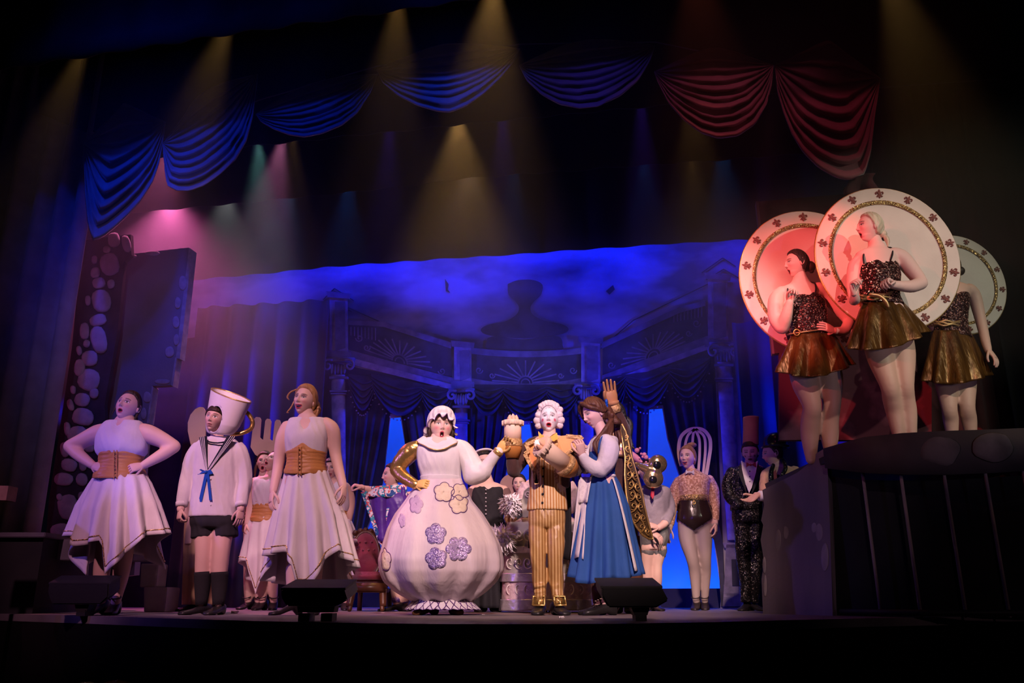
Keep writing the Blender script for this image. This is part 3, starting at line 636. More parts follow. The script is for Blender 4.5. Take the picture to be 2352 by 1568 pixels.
# ------------------------------------------------------------------ haze in the upper stage and the lamps that show in it
for z0_, z1_, dn in ((3.101, 7.8, .06), (2.501, 3.1, .042), (1.9, 2.5, .02)):
    mb = MB(); mb.slab([S(-9, 6.34, z0_), S(6, 6.34, z0_), S(6, 9.45, z0_), S(-9, 9.45, z0_)], (0, 0, z1_-z0_))
    hz = mb.build('haze', [], smooth=False); hm = bpy.data.materials.new('haze'); hm.use_nodes = True; nt = hm.node_tree; nt.nodes.clear()
    vs = nt.nodes.new('ShaderNodeVolumeScatter'); vs.inputs['Density'].default_value = dn; vs.inputs['Anisotropy'].default_value = .0; vs.inputs['Color'].default_value = (1, 1, 1, 1)
    oo = nt.nodes.new('ShaderNodeOutputMaterial'); nt.links.new(vs.outputs[0], oo.inputs['Volume']); hz.data.materials.append(hm); hz['kind'] = 'stuff'
    hz['label'] = 'thin haze over the stage that shows the light beams'
def beam(px, py, V, e, col, ang, dx=0, dz=-2., dv=.0, up=.22, blend=.8):
    p = PV(px, py, V); p.z += up
    spot(p, p+Vector((dx, 0, dz))+VN*dv, e*.7, col, ang, blend, .04)
# fixtures behind the first border
beam(196, 130, 6.55, 110, AMB, 26, -.42); beam(528, 76, 6.55, 120, AMB, 32, -.42); beam(915, 22, 6.55, 120, AMB, 34, -.05); beam(1135, -12, 6.55, 260, AMB, 40, -.1)
beam(2030, -60, 6.55, 100, AMB, 34, .3); beam(1600, -80, 6.55, 40, (1, .2, .1), 40)
# behind the valance
beam(1052, 284, 8.15, 250, AMB, 48, .1, blend=.6, dv=.2, up=.14); beam(590, 336, 8.15, 230, (.35, 1, .9), 30, .25, up=.13); beam(650, 330, 8.15, 360, (1, .30, .6), 38, -.2, up=.13); beam(668, 326, 8.15, 60, AMB, 26, .2)
for x, y in ((895, 294), (1155, 272), (1472, 248)): beam(x, y, 8.15, 90, (.16, .05, 1), 24, 0)
beam(1590, 232, 8.15, 60, AMB, 36, 0)
# behind the middle border
beam(390, 484, 9.05, 1700, (1, .16, .50), 84, .5, blend=1, dv=.9); beam(400, 372, 8.15, 330, (1, .20, .45), 66, -.2, blend=1, dv=.5); beam(520, 470, 9.05, 150, (.75, .80, .75), 54, .3, dv=.5); beam(665, 452, 9.05, 75, (.08, .45, 1), 44, dv=.4); beam(800, 440, 9.05, 75, (.02, .2, 1), 40)
beam(1080, 410, 9.05, 70, (1, .62, .42), 56, dv=.5); beam(1180, 400, 9.05, 30, (.05, .35, 1), 34); beam(1590, 374, 9.05, 30, AMB, 34); beam(1660, 366, 9.05, 45, (.02, .3, 1), 40); beam(1480, 386, 9.05, 30, (.02, .25, 1), 40)
# ------------------------------------------------------------------ figures
M_skin = mat("skin", (1, 1, 1), .5, attr=True, spec=.35)
SK = (.72, .47, .37); SK2 = (.66, .41, .31)
def gs(x, z, x0, z0, sx, sz): return np.exp(-((x-x0)/sx)**2 - ((z-z0)/sz)**2)
def head_mesh(mb, M, sp, nlat=96, nlon=112):
    """one head: egg-shaped skull with brow, sockets, nose, lips, chin; makeup and lips as colour"""
    s = np.linspace(-1, 1, nlon, endpoint=False); phi = pi*(.5*s+.5*s**3)
    tt = np.linspace(0, 1, nlat+2)[1:-1]; th = pi*tt
    ph, T = np.meshgrid(phi, th)
    dx, dy, dz = np.sin(T)*np.sin(ph), -np.sin(T)*np.cos(ph), np.cos(T)
    x = .0745*dx*sp.get('wide', 1); y = .092*dy; z = .115*dz
    lo = sstep(.15, -1, dz); front = sstep(.05, .55, -dy)
    x = x*(1-.30*lo**1.4*(1-.35*sp.get('jowl', 0))); y = np.where(dy > 0, y*(1-.38*lo), y*(1-.04*lo))
    y = np.where(dy < 0, y*.96, y*1.03)
    ax = abs(x); o = sp.get('open', 0); mw = sp.get('mw', .024); sm = sp.get('smile', 0)
    zc = z - sm*.9*(ax/.03)**2*.010                         # smiling mouth line turns up
    d = .010*gs(x, z, 0, -.006, .0075, .022)+.017*gs(x, z, 0, -.030, .0095, .011)+.007*gs(ax, z, .011, -.034, .006, .006)
    d -= .011*gs(ax, z, .030, .004, .015, .011); d += .006*gs(ax, z, .030, .003, .010, .007)
    d += .004*gs(ax, z, .026, .022, .016, .006); d += .005*gs(ax, z, .042, -.026, .017, .018)*(1+sm)
    d += .0065*gs(x, zc, 0, -.058, mw*.8, .007)+.0065*gs(x, zc, 0, -.070-.010*o, mw*.7, .006)
    d += .008*gs(x, z, 0, -.100, .017, .012); d -= .004*gs(x, z, 0, -.083, .016, .006)
    mh = .0015+.0095*o; mc = -.0635-.006*o
    inn = (x/(mw*(.95 if sm else (.60 if o > .6 else .8))))**2+((zc-mc)/mh)**2
    lip = (x/(mw*(1.1 if sm else (.80 if o > .6 else .98))))**2+((zc-mc)/(mh+.0075))**2
    d -= np.where(inn < 1, .016*(1-inn)*min(1, o*1.5+.2), 0)
    y = y - d*front
    z = z - np.where(z < -.07, .010*o, 0)*front
    col = np.ones(x.shape+(3,))*np.array(sp.get('skin', SK))
    fm = front > .3
    def paint(mask, c, a=1.0):
        mask = np.clip(mask*a, 0, 1)*(front > .25); col[:] = col*(1-mask[..., None])+np.array(c)*mask[..., None]
    paint(gs(ax, z, .041, -.030, .016, .014), sp.get('blushc', (.80, .28, .28)), sp.get('blush', .35))
    paint(sstep(1.25, .7, ((ax-.030)/.019)**2+((z-.011)/.011)**2), sp.get('shadowc', (.28, .16, .17)), sp.get('shadow', .35))
    bz = .0225+.004*(1-((ax-.030)/.018)**2) + sp.get('browtilt', 0)*(ax-.03)
    paint((abs(ax-.031) < .019)*sstep(.0042, .002, abs(z-bz)), sp.get('brow', (.10, .06, .045)), .95)
    eo = sp.get('eye', .0058)
    ey = ((ax-.030)/.0145)**2+((z-.002)/eo)**2
    paint(sstep(1.9, 1.2, ey), (.05, .03, .03), .75)
    if eo > .003:
        paint((ey < 1)*1.0, (.78, .74, .74))
        ex = sp.get('look', 0)
        paint(sstep(1.2, .9, ((x-np.sign(x)*.030-ex)/.0058)**2+((z-.003)/.0062)**2)*(ey < 1.1), (.03, .025, .03))
    paint((abs(ax-.030) < .0155)*sstep(.0032, .001, abs(z-.002-eo*1.05*np.sqrt(np.clip(1-((ax-.03)/.0165)**2, 0, 1)))), (.03, .02, .02), .9)
    paint(sstep(1.15, .8, lip), sp.get('lip', (.55, .16, .15)))
    paint(sstep(1.1, .85, inn), (.045, .008, .01) if o > .02 else (.25, .06, .06))
    if sp.get('teeth', 0): paint((inn < .9)*sstep(mc-.001, mc+.001, zc-mh*.15), (.85, .82, .80))
    paint(gs(ax, z, .0085, -.0395, .004, .0028), (.2, .08, .07), .8)
    if 'spots' in sp:
        for (sx0, sz0, rr, cc) in sp['spots']: paint(sstep(1.2, .7, ((x-sx0)/rr)**2+((z-sz0)/(rr*1.25))**2), cc)
    if 'neckskin' in sp:
        bk = sstep(.25, -.1, -dy); col[:] = col*(1-bk[..., None])+np.array(sp['neckskin'])*bk[..., None]
    Mx = np.array(M)
    P = np.stack([x, y, z, np.ones_like(x)], -1) @ Mx.T
    b = mb.grid(P[..., :3].transpose(1, 0, 2), wu=True, cols=[tuple(c) for c in col.transpose(1, 0, 2).reshape(-1, 3)])
    mb.col = tuple(sp.get('neckskin', sp.get('skin', SK)))
    n = nlat
    for zz, row in ((.115, 0), (-.115-.010*o, nlat-1)):
        c = mb.addv([(Mx @ np.array([0, 0, zz, 1]))[:3]]); mb.addf([(c, b+i*nlat+row, b+((i+1) % nlon)*nlat+row) for i in range(nlon)])
    for sg in (-1, 1):                                     # ears
        if sp.get('ears', 1):
            e = M @ Vector((sg*.0735*sp.get('wide', 1), .012, -.006)); R = M.to_3x3().normalized().to_4x4()
            k = M.to_scale()[0]
            mb.ball(e, (.009*k, .018*k, .030*k), R @ Matrix.Rotation(sg*.35, 4, 'Z'), 10, 8)
            mb.tube([M @ Vector((sg*(.0735*sp.get('wide', 1)+.007), .012+.016*math.cos(a), -.002+.027*math.sin(a))) for a in np.linspace(-1.2, 2.6, 7)], .004*k, 6, 1)
def hand(mb, wr, d, n, size=1., curl=.5, sg=1, thumb=.6, spread=1.):
    """palm with five separate fingers; d = along the hand, n = side the fingers close to, sg = thumb side"""
    wr = Vector(wr); d = Vector(d).normalized(); n = Vector(n); n = (n - d*n.dot(d)).normalized(); s = d.cross(n)
    L = size
    rings = []
    for t, wd, tk in ((-.012, .026, .020), (.0, .028, .020), (.03, .038, .019), (.06, .042, .016), (.085, .040, .012), (.094, .034, .007)):
        c = wr + d*t*L; rings.append([c + s*(wd*L*math.cos(a)) + n*(tk*L*math.sin(a)) for a in np.arange(12)*2*pi/12])
    mb.loft(rings)
    for off, ln, r in ((-.031, .062, .0082), (-.0105, .078, .009), (.0105, .083, .0092), (.031, .072, .009)):
        off *= sg
        p = wr + d*.082*L + s*off*L; pts = [p - d*.02*L, p]; a = 0.; dd = d
        for k, fr in enumerate((.45, .32, .23)):
            a += curl*(1.05 if k < 2 else .7)
            dd = d*math.cos(a) + n*math.sin(a) + s*(off*2.2*spread*(1-min(curl, 1)*.7))
            p = p + dd.normalized()*ln*fr*L; pts.append(p)
        mb.tube(pts, [r*L, r*L, r*.96*L, r*.88*L, r*.72*L], 8, 2)
    b0 = wr + d*.022*L + s*sg*.026*L
    td = (d*.62 + s*sg*.72*thumb + n*.45).normalized(); t1 = b0 + td*.040*L
    t2 = t1 + (td*.5 + d*.6 + n*(.25+curl*.45)).normalized()*.030*L; t3 = t2 + (d*.75 + n*(.15+curl*.55) - s*sg*curl*.4).normalized()*.024*L
    mb.tube([wr + d*.012*L + s*sg*.012*L, b0, t1, t2, t3], [.013*L, .0125*L, .0105*L, .0098*L, .0078*L], 8, 2)
class Fig:
    def __init__(s, name, label, Y, px, z0=0., cat='person', group=None):
        s.Y = Y; x = W(px, 1396, Y).x; s.z0 = z0
        s.root = thing(name, label, cat, (x, Y, z0), group)
        s.k = (Y*cT+((.95 if z0 == 0 else z0+1.0)-HC)*sT)/F
    def P(s, px, py, dy=0.): return W(px, py, s.Y+dy)
    def A(s, px, dy=0., h=.075): p = W(px, 1392 if s.z0 == 0 else 1010, s.Y+dy); return Vector((p.x, s.Y+dy, s.z0+h))
    def pts(s, L): return [q if isinstance(q, Vector) else s.P(q[0], q[1], q[2] if len(q) > 2 else 0) for q in L]
    def limb(s, mb, L, R, n=12, sub=4, rnd=True, el=1.): mb.tube(s.pts(L), [r*s.k for r in R], n, sub, rnd, el); return mb
    def ring(s, px, py, hw, dr, dy=0., yaw=0., n=24, sq=2.3):
        c = s.P(px, py, dy); X = Vector((math.cos(yaw), math.sin(yaw), 0)); Y = Vector((-math.sin(yaw), math.cos(yaw), 0)); hw = hw*s.k; out = []
        for a in np.arange(n)*2*pi/n:
            cc, ss = math.cos(a), math.sin(a)
            out.append(c + X*hw*math.copysign(abs(cc)**(2/sq), cc) + Y*hw*dr*math.copysign(abs(ss)**(2/sq), ss))
        return out
    def torso(s, mb, rings, yaw=0., sub=4, n=24):
        A = cr([np.array([r[0], r[1], r[2], r[3], r[4] if len(r) > 4 else 0]) for r in rings], sub)
        mb.loft([s.ring(r[0], r[1], max(r[2], .5), r[3], r[4], yaw, n) for r in A]); return mb
    def head(s, px, py, hpx, yaw=0, pitch=0, roll=0, dy=0.):
        k = hpx*s.k/.235; c = s.P(px, py, dy); R = math.radians
        yaw += math.degrees(math.atan2(-c.x, c.y)); s.yv = math.atan2(-c.x, c.y)
        s.M = Matrix.Translation(c) @ Matrix.Rotation(R(roll), 4, 'Y') @ Matrix.Rotation(R(yaw), 4, 'Z') @ Matrix.Rotation(R(pitch), 4, 'X') @ Matrix.Scale(k, 4)
        s.hk = k; return s.M
    def h(s, x, y, z): return s.M @ Vector((x, y, z))
    def body(s, mb, hands=(), face=None, vox=.011, sm=5, res=1., name='body', skin=None, m=None, cols=None):
        fin = MB(); sk = tuple(skin or (face or {}).get('neckskin') or (face or {}).get('skin', SK)); fin.col = sk
        if mb.v:
            t = mb.build('tmp', M_skin, None, vox=vox, sm=sm, base=(0, 0, 0)); me = t.data
            V = [tuple(v.co) for v in me.vertices]
            fin.addv(V, [tuple(cols(Vector(v))) for v in V] if cols else None); fin.addf([tuple(p.vertices) for p in me.polygons])
            bpy.data.objects.remove(t); bpy.data.meshes.remove(me)
        for hd in hands:
            if isinstance(hd, dict) and 'col' in hd: fin.col = hd.pop('col')
            hand(fin, **hd); fin.col = sk
        if face is not None: head_mesh(fin, s.M, face, int(96*res), int(112*res))
        o = fin.build(name, m or M_skin, s.root)
        at = o.data.color_attributes.new('Col', 'FLOAT_COLOR', 'POINT')
        if len(fin.cols) == len(o.data.vertices):
            at.data.foreach_set('color', np.array([(*c, 1) for c in fin.cols], dtype=np.float32).ravel())
        s.b = o; return o
    def shell(s, name, pred, off, m, solid=.004):
        """close-fitting garment: the body's own faces for which pred(px, py, front) holds, pushed outwards"""
        me = s.b.data; R0 = ROOT[s.root.name]; mb = MB(); use = {}; 
        def pj(w):
            d = w-Vector((0, 0, HC)); fw = d.y*cT+d.z*sT; return 1176+F*d.x/fw, 784-F*(-d.y*sT+d.z*cT)/fw
        for p in me.polygons:
            c = Vector(p.center)+R0; x, y = pj(c)
            if pred(x, y, p.normal.y < 0):
                f = []
                for vi in p.vertices:
                    if vi not in use:
                        v = me.vertices[vi]; use[vi] = mb.addv([Vector(v.co)+R0+Vector(v.normal)*off])
                    f.append(use[vi])
                mb.addf([f])
        return s.part(name, mb, m, solid=solid)
    def part(s, name, mb, m, vox=0, sm=4, label=None, parent=None, **kw):
        if vox and 'wr' not in kw: kw['wr'] = .0 if name in ('balloon_mask', 'corset') else .0045
        o = mb.build(name, m, parent or s.root, vox=vox, sm=sm, **kw)
        if label: o['label'] = label
        return o
    def hair(s, m, T=.016, line=None, extra=None, strands=26, vox=0, name='hair', jit=.002, front=.62, side=.30, low=-.55, ear=-.12, sk=1.):
        nlat, nlon = 56, 80; mb = MB()
        ph, th = np.meshgrid(np.linspace(-pi, pi, nlon, endpoint=False), pi*np.linspace(0, 1, nlat+2)[1:-1])
        dx, dy, dz = np.sin(th)*np.sin(ph), -np.sin(th)*np.cos(ph), np.cos(th)
        c = -dy/np.sqrt(dx**2+dy**2+1e-9)
        ln = np.interp(c, [-1, -.35, .05, .30, .72, 1], [low, low, ear, side, front*.93, front])
        if line is not None: ln = ln + line(dx, c)
        msk = sstep(-.03, .10, dz-ln)
        lo = sstep(.15, -1, dz)
        off = T*msk*(1+.16*np.sin(strands*ph+3*np.sin(4*th))) - .008*(1-msk) - .02*(1-msk)*(c > 0)
        x = (.0745*sk+off)*dx*(1-.28*lo**1.4*(1-msk)-.12*lo*msk); y = (.092+off)*dy*np.where(dy > 0, 1-.22*lo, .96); z = (.115+off)*dz
        P = np.stack([x, y, z, np.ones_like(x)], -1) @ np.array(s.M).T
        b = mb.grid(P[..., :3].transpose(1, 0, 2), wu=True)
        t = mb.addv([s.h(0, 0, .115+T)]); mb.addf([(t, b+i*nlat, b+((i+1) % nlon)*nlat) for i in range(nlon)])
        if extra: extra(mb)
        return s.part(name, mb, m)
    def lock(s, mb, pts, r, n=8, sub=4): mb.tube([s.h(*p) for p in pts], [q*s.hk for q in (r if hasattr(r, '__len__') else [r]*len(pts))], n, sub)
    def skirt(s, name, m, waist, shape, hemf, hemb, dr=.8, pleat=9, amp=.10, seed=0, nv=26, nu=132, solid=.006, ph0=0., dy=0., amp0=.02, powt=1.3, label=None, droop=0.):
        """waist=(cx,y,hw); shape=[(t,cx,hw)...]; hem front/back = polylines in px"""
        ts = [q[0] for q in shape]; P = np.zeros((nv+1, nu, 3))
        fx, fy = zip(*hemf); bx, by = zip(*hemb)
        for j in range(nu):
            a = 2*pi*j/nu; ca, sa = math.cos(a), math.sin(a)
            w = math.cos(pleat*a+ph0+1.6*noise.noise((ca*1.2, sa*1.2, seed))) + .5*noise.noise((ca*3.1, sa*3.1, seed+5))
            hx = np.interp(1, ts, [q[1] for q in shape])+np.interp(1, ts, [q[2] for q in shape])*ca
            yh = np.interp(hx, fx, fy) if sa <= 0 else np.interp(hx, bx, by)
            b = abs(sa)**.5 if abs(sa) < .12 else 1
            if abs(sa) < .15: yh = np.interp(hx, fx, fy)*(.5-.5*sa/.15)+np.interp(hx, bx, by)*(.5+.5*sa/.15)
            for i in range(nv+1):
                t = i/nv; cx = np.interp(t, ts, [q[1] for q in shape]); hw = np.interp(t, ts, [q[2] for q in shape])
                k = 1+(amp0+(amp-amp0)*t**powt)*w
                P[i, j] = s.P(cx+hw*ca*(1+(k-1)*.7), waist[1]+(yh-waist[1])*t, dy+s.k*hw*dr*sa*k)
        mb = MB(); mb.grid(P.transpose(1, 0, 2), wu=True)
        o = s.part(name, mb, m, solid=solid, label=label); s.sk = P; return o
    def trim(s, name, m, row, r=.004, off=0):
        P = s.sk; mb = MB(); n = P.shape[1]
        pts = [tuple(P[row, j % n]) for j in range(n+1)]
        c = np.array(pts).mean(0); pts = [tuple(np.array(p)+(np.array([p[0]-c[0], p[1]-c[1], 0])/ (np.linalg.norm([p[0]-c[0], p[1]-c[1]])+1e-6))*.006) for p in pts]
        mb.tube(pts, r, 6, 1, rnd=False); return s.part(name, mb, m)
    def shoe(s, an, yaw, m, L=.24, heel=0., low=True, hw=.040, name='shoe', strap=None, top=.06, label=None):
        """an: ankle point (Vector); yaw: where the toe points, 0 = towards the house"""
        d = Vector((math.sin(yaw), -math.cos(yaw), 0)); sd = Vector((math.cos(yaw), math.sin(yaw), 0)); z0 = s.z0; mb = MB(); rings = []
        for t, wd, hh in ((-.30, .55, .62), (-.27, .85, .95), (-.15, .95, 1.), (0, .92, .85 if low else 1.15), (.2, 1.0, .62), (.42, 1.12, .52), (.6, 1.02, .45), (.70, .72, .36), (.735, .35, .22)):
            c = Vector((an.x, an.y, z0)) + d*t*L; hl = heel*max(0., min(1., (.45-t)/.6)); zt = hl + hh*top; zb = hl*(1 if t > -.02 else 0)
            ring = []
            for a in np.arange(14)*2*pi/14:
                ca, sa = math.cos(a), math.sin(a)
                ring.append(c + sd*hw*wd*math.copysign(abs(ca)**.75, ca) + Vector((0, 0, (zb+zt)/2+(zt-zb)/2*math.copysign(abs(sa)**.6, sa))))
            rings.append(ring)
        mb.loft(rings); o = s.part(name, mb, m, label=label)
        if strap:
            mb = MB(); c = Vector((an.x, an.y, z0+heel+top+.012)) + d*.03
            mb.tube([c+sd*(.040*math.cos(a))+d*(.034*math.sin(a)) + Vector((0, 0, -.012*math.sin(a))) for a in np.linspace(0, 2*pi, 13)], .005, 6, 1); s.part('strap', mb, m, parent=o)
        return o
# ------------------------------------------------------------------ costume materials
M_cot = mat('white_cotton', (.76, .69, .70), .85, col2=(.66, .60, .62), ns=5, bump=.55, bs=11, bst=(1.3, 1.3, .45), sheen=.1)
M_wsk = mat('white_satin', (.78, .71, .70), .55, col2=(.68, .61, .61), ns=3, bump=.45, bs=12, bst=(1.6, 1.6, .25))
M_cor = mat('bronze_taffeta', (.60, .29, .09), .42, col2=(.48, .21, .06), ns=5, bump=.3, bs=16, bst=(.6, .6, 4))
M_gold = mat('gold_trim', (.75, .48, .16), .35, .7, col2=(.55, .33, .10), ns=60)
M_goldl = mat('gold_lame', (.80, .52, .18), .28, .85, col2=(.62, .38, .12), ns=9, bump=.35, bs=22)
M_glit = mat('gold_glitter', (.10, .05, .02), .35, .6, col2=(.95, .62, .26), ns=220, kind='sequin', bump=1.2, ramp=(.2, .8))
M_bk = mat('black_cloth', (.016, .015, .018), .85, col2=(.024, .022, .026), ns=8, bump=.15, bs=20)
M_bkl = mat('black_leather', (.014, .012, .012), .35, col2=(.02, .018, .018), ns=10)
M_br = mat('brown_velvet', (.075, .028, .022), .8, col2=(.045, .017, .014), ns=9, sheen=.3, bump=.25, bs=18)
M_hbr = mat('dark_brown_hair', (.045, .022, .016), .5, col2=(.022, .011, .008), ns=7, nst=(4, 4, .6), bump=.4, bs=60, bst=(1, 1, .15))
M_hch = mat('chestnut_hair', (.13, .050, .026), .5, col2=(.06, .024, .014), ns=7, nst=(4, 4, .6), bump=.4, bs=60, bst=(1, 1, .15))
M_hbl = mat('strawberry_blonde_hair', (.50, .27, .12), .5, col2=(.30, .14, .06), ns=7, nst=(4, 4, .6), bump=.4, bs=60, bst=(1, 1, .15))
M_hpl = mat('platinum_hair', (.72, .62, .46), .45, col2=(.52, .43, .30), ns=7, nst=(4, 4, .6), bump=.4, bs=60, bst=(1, 1, .15))
M_hwh = mat('white_wig', (.80, .68, .68), .75, col2=(.66, .54, .56), ns=18, bump=.6, bs=50)
M_hbk = mat('black_hair', (.012, .010, .011), .5, col2=(.02, .018, .018), ns=7, bump=.4, bs=50)
M_shoe = mat('black_shoe', (.018, .012, .013), .35)
MU = dict(shadow=.5, blush=.55, lip=(.50, .06, .08))
V3 = Vector
def garment_v(rings, top=0, bot=0, k=1.15):
    """push the front of the first (bot) and last (top) loops up or down, in metres"""
    def sh(ring, v):
        n = len(ring)
        for i, a in enumerate(np.arange(n)*2*pi/n):
            f = max(0, -math.sin(a)); g = max(0., 1-abs(math.cos(a))*k)
            ring[i] = ring[i] + V3((0, 0, v*f**.5*g))
    n = len(rings)
    for k in range(n):
        t = k/(n-1); sh(rings[k], top*max(0, (t-.4)/.6)**1.3 + bot*max(0, (.45-t)/.45)**1.3)
def tors(f, rings, yaw=0., top=0, bot=0, sub=4, n=28, vee=1.15):
    A = cr([np.array([r[0], r[1], r[2], r[3], r[4] if len(r) > 4 else 0]) for r in rings], sub)
    R = [f.ring(r[0], r[1], max(r[2], .5), r[3], r[4], yaw, n) for r in A]
    garment_v(R, top, bot, vee); mb = MB(); mb.loft(R); return mb
def corset(f, top, bot, mid, yaw=0., busk=None, dr=.86):
    """top/bot/mid = (cx, y, hw)"""
    rings = []
    n = 13
    for i in range(n):
        t = i/(n-1); q = [bot[k]*(1-t)**2+2*mid[k]*t*(1-t)+top[k]*t*t for k in range(3)]
        rings.append((q[0], q[1], q[2]+(1.0 if i % 2 else -.3), dr))
    mb = tors(f, rings, yaw, top=.065, bot=-.035, sub=2, n=36, vee=1.3); o = f.part('corset', mb, M_cor, vox=.006, sm=2)
    if busk:
        (x0, y0), (x1, y1) = busk; mb = MB()
        def fr(x, y, t): hw = bot[2]*(1-t)+top[2]*t; return f.P(x, y, -f.k*hw*dr*1.02)
        for dx in (-3.5, 3.5): mb.tube([fr(x0+dx+(x1-x0)*t, y0+(y1-y0)*t, t) for t in np.linspace(0, 1, 6)], .004, 6, 1)
        f.part('busk_seam', mb, M_cor, parent=o)
        for t in np.linspace(.08, .92, 7):
            mb = MB(); mb.ball(fr(x0+(x1-x0)*t, y0+(y1-y0)*t, t)-V3((0, .005, 0)), (.007, .004, .005), n=8, m=6); f.part('hook', mb, M_gold, parent=o)
    return o
def hd(f, wr, to, n, size=1., **kw):
    a = wr if isinstance(wr, Vector) else f.P(*wr); b = to if isinstance(to, Vector) else f.P(*to)
    return dict(wr=a, d=b-a, n=n, size=size, **kw)

# ================================================================== left woman, hands on hips
f = Fig('person', 'woman in white dress and bronze corset with both hands on her hips', 6.45, 262)
mb = MB(); f.torso(mb, [(276, 1150, 54, .75), (276, 1110, 54, .75), (277, 1070, 44, .72), (279, 1020, 50, .72), (282, 988, 50, .6), (286, 972, 30, .7), (289, 958, 20, .9)])
f.limb(mb, [(288, 975), (292, 952, .01), (296, 940, .03)], [20, 18, 14])
f.limb(mb, [(240, 990), (222, 997, .01), (190, 1012, .03), (160, 1024, .05)], [20, 22, 19, 15]); f.limb(mb, [(160, 1024, .05), (182, 1045, .0), (214, 1069, -.08)], [15, 14.5, 9.5])
f.limb(mb, [(326, 990), (343, 997, .01), (372, 1010, .03), (401, 1025, .05)], [20, 22, 19, 15]); f.limb(mb, [(401, 1025, .05), (370, 1045, 0), (328, 1069, -.08)], [15, 14.5, 9.5])
aL, aR = f.A(231, .0), f.A(264, -.05)
f.limb(mb, [(256, 1170), (244, 1250), (233, 1318), aL], [32, 22, 18, 10]); f.limb(mb, [(298, 1170), (287, 1250), (278, 1318), aR], [32, 22, 18, 10])
f.head(294, 934, 75, yaw=-32, pitch=-16, roll=7)
f.body(mb, [hd(f, (214, 1069, -.08), (232, 1073, -.12), (0, .9, -.3), .95, curl=.9, sg=-1), hd(f, (328, 1069, -.08), (308, 1073, -.12), (0, .9, -.3), .95, curl=.9, sg=1)],
       dict(MU, open=.45, mw=.020, eye=.0075, browtilt=-.1, jowl=.6, wide=1.06))
f.hair(M_hbr, .014, extra=lambda m: (m.ball(f.h(.01, .10, -.045), .038, n=14, m=10), f.lock(m, [(.06, .04, .02), (.078, .03, -.05), (.074, .02, -.12)], [.010, .010, .004]), f.lock(m, [(-.06, 0, .05), (-.078, -.02, -.02), (-.075, -.03, -.09)], [.008, .007, .003]), f.lock(m, [(.02, .09, -.06), (.03, .11, -.12), (.05, .1, -.17)], [.03, .022, .008])))
mb = tors(f, [(277, 1052, 46, .78), (279, 1036, 57, .80), (280, 1012, 58, .80), (281, 990, 53, .68), (283, 974, 46, .56), (285, 967, 40, .5)], top=-.05); f.part('bodice', mb, M_cot, vox=.009, sm=4)
corset(f, (279, 1042, 50), (278, 1094, 60), (277, 1070, 44), busk=((265, 1099), (265, 1034)))
f.skirt('skirt', M_wsk, (277, 1089, 57), [(0, 277, 57), (.15, 276, 70), (.5, 271, 92), (1, 268, 110)],
        [(158, 1228), (176, 1254), (205, 1246), (231, 1240), (237, 1318), (262, 1298), (300, 1262), (318, 1236), (378, 1222)],
        [(158, 1235), (188, 1326), (212, 1292), (240, 1268), (310, 1272), (345, 1284), (366, 1308), (378, 1226)], dr=.8, pleat=12, amp=.2, amp0=.04, seed=3)
f.trim('hem_band', M_glit, 24, .0045)
f.shoe(aL, -.25, M_shoe, .235, .05, strap=1); f.shoe(aR, .2, M_shoe, .235, .05, strap=1)

# ================================================================== boy under the big cup
f = Fig('person', 'boy in white sailor blouse and black shorts wearing a giant cup on his head', 6.55, 482)
mb = MB(); f.torso(mb, [(492, 1190, 40, .7), (496, 1100, 38, .7), (500, 1030, 40, .6), (500, 1010, 22, .7)]); f.limb(mb, [(500, 1016), (497, 982, .02)], [17, 13])
f.limb(mb, [(432, 1100, 0), (417, 1160, -.04), (415, 1170, -.05)], [12, 9.5, 9.5]); f.limb(mb, [(561, 1100, 0), (554, 1160, -.04), (553, 1170, -.05)], [12, 9.5, 9.5])
aL, aR = f.A(462, -.02), f.A(501, -.06)
f.limb(mb, [(468, 1200), (468, 1262, -.02), (466, 1308), (466, 1330), aL], [25, 19.5, 18, 15.5, 9]); f.limb(mb, [(514, 1200), (509, 1262, -.03), (505, 1308, -.02), (505, 1330, -.02), aR], [25, 19.5, 18, 15.5, 9])
f.head(494, 962, 67, yaw=-24, pitch=-4, roll=9, dy=-.035)
f.body(mb, [hd(f, (415, 1168, -.05), (411, 1190, -.06), (.6, .6, 0), .85, curl=.75, sg=1), hd(f, (553, 1168, -.05), (551, 1192, -.06), (-.6, .5, 0), .85, curl=.35, sg=-1)],
       dict(skin=(.68, .43, .36), open=.12, eye=.0066, blush=.35, shadow=.2, lip=(.5, .2, .2), mw=.021))
f.hair(M_hbr, .012, front=.32, side=.12)
f.part('blouse', (lambda m: (f.torso(m, [(490, 1187, 54, .66), (492, 1150, 52, .66), (496, 1090, 50, .66), (499, 1045, 52, .62), (500, 1020, 50, .52), (500, 1008, 40, .48), (500, 1003, 26, .55)]),
     f.limb(m, [(462, 1024), (446, 1050, 0), (432, 1095, 0), (417, 1162, -.04)], [18, 20, 18, 12.5], rnd=False), f.limb(m, [(540, 1024), (554, 1050, 0), (562, 1098, 0), (554, 1162, -.04)], [18, 20, 18, 12.5], rnd=False)) and m)(MB()), M_cot, vox=.008, sm=4)
for (x, y) in ((417, 1161), (554, 1161)):
    m = MB(); f.limb(m, [(x+(.6 if x < 500 else -.6), y-8, -.038), (x, y+1, -.042)], [13.5, 13.2], rnd=False); f.part('cuff', m, M_cot, smooth=True)
m = MB(); f.torso(m, [(491, 1183, 52, .64), (491, 1200, 53, .64), (491, 1212, 50, .6)]); f.limb(m, [(467, 1195), (467, 1234)], [27, 27.5], rnd=False); f.limb(m, [(517, 1195), (518, 1234)], [27, 28], rnd=False)
f.part('shorts', m, M_bk, vox=.009, sm=3)
M_nav = mat('navy_collar', (.012, .012, .022), .85)
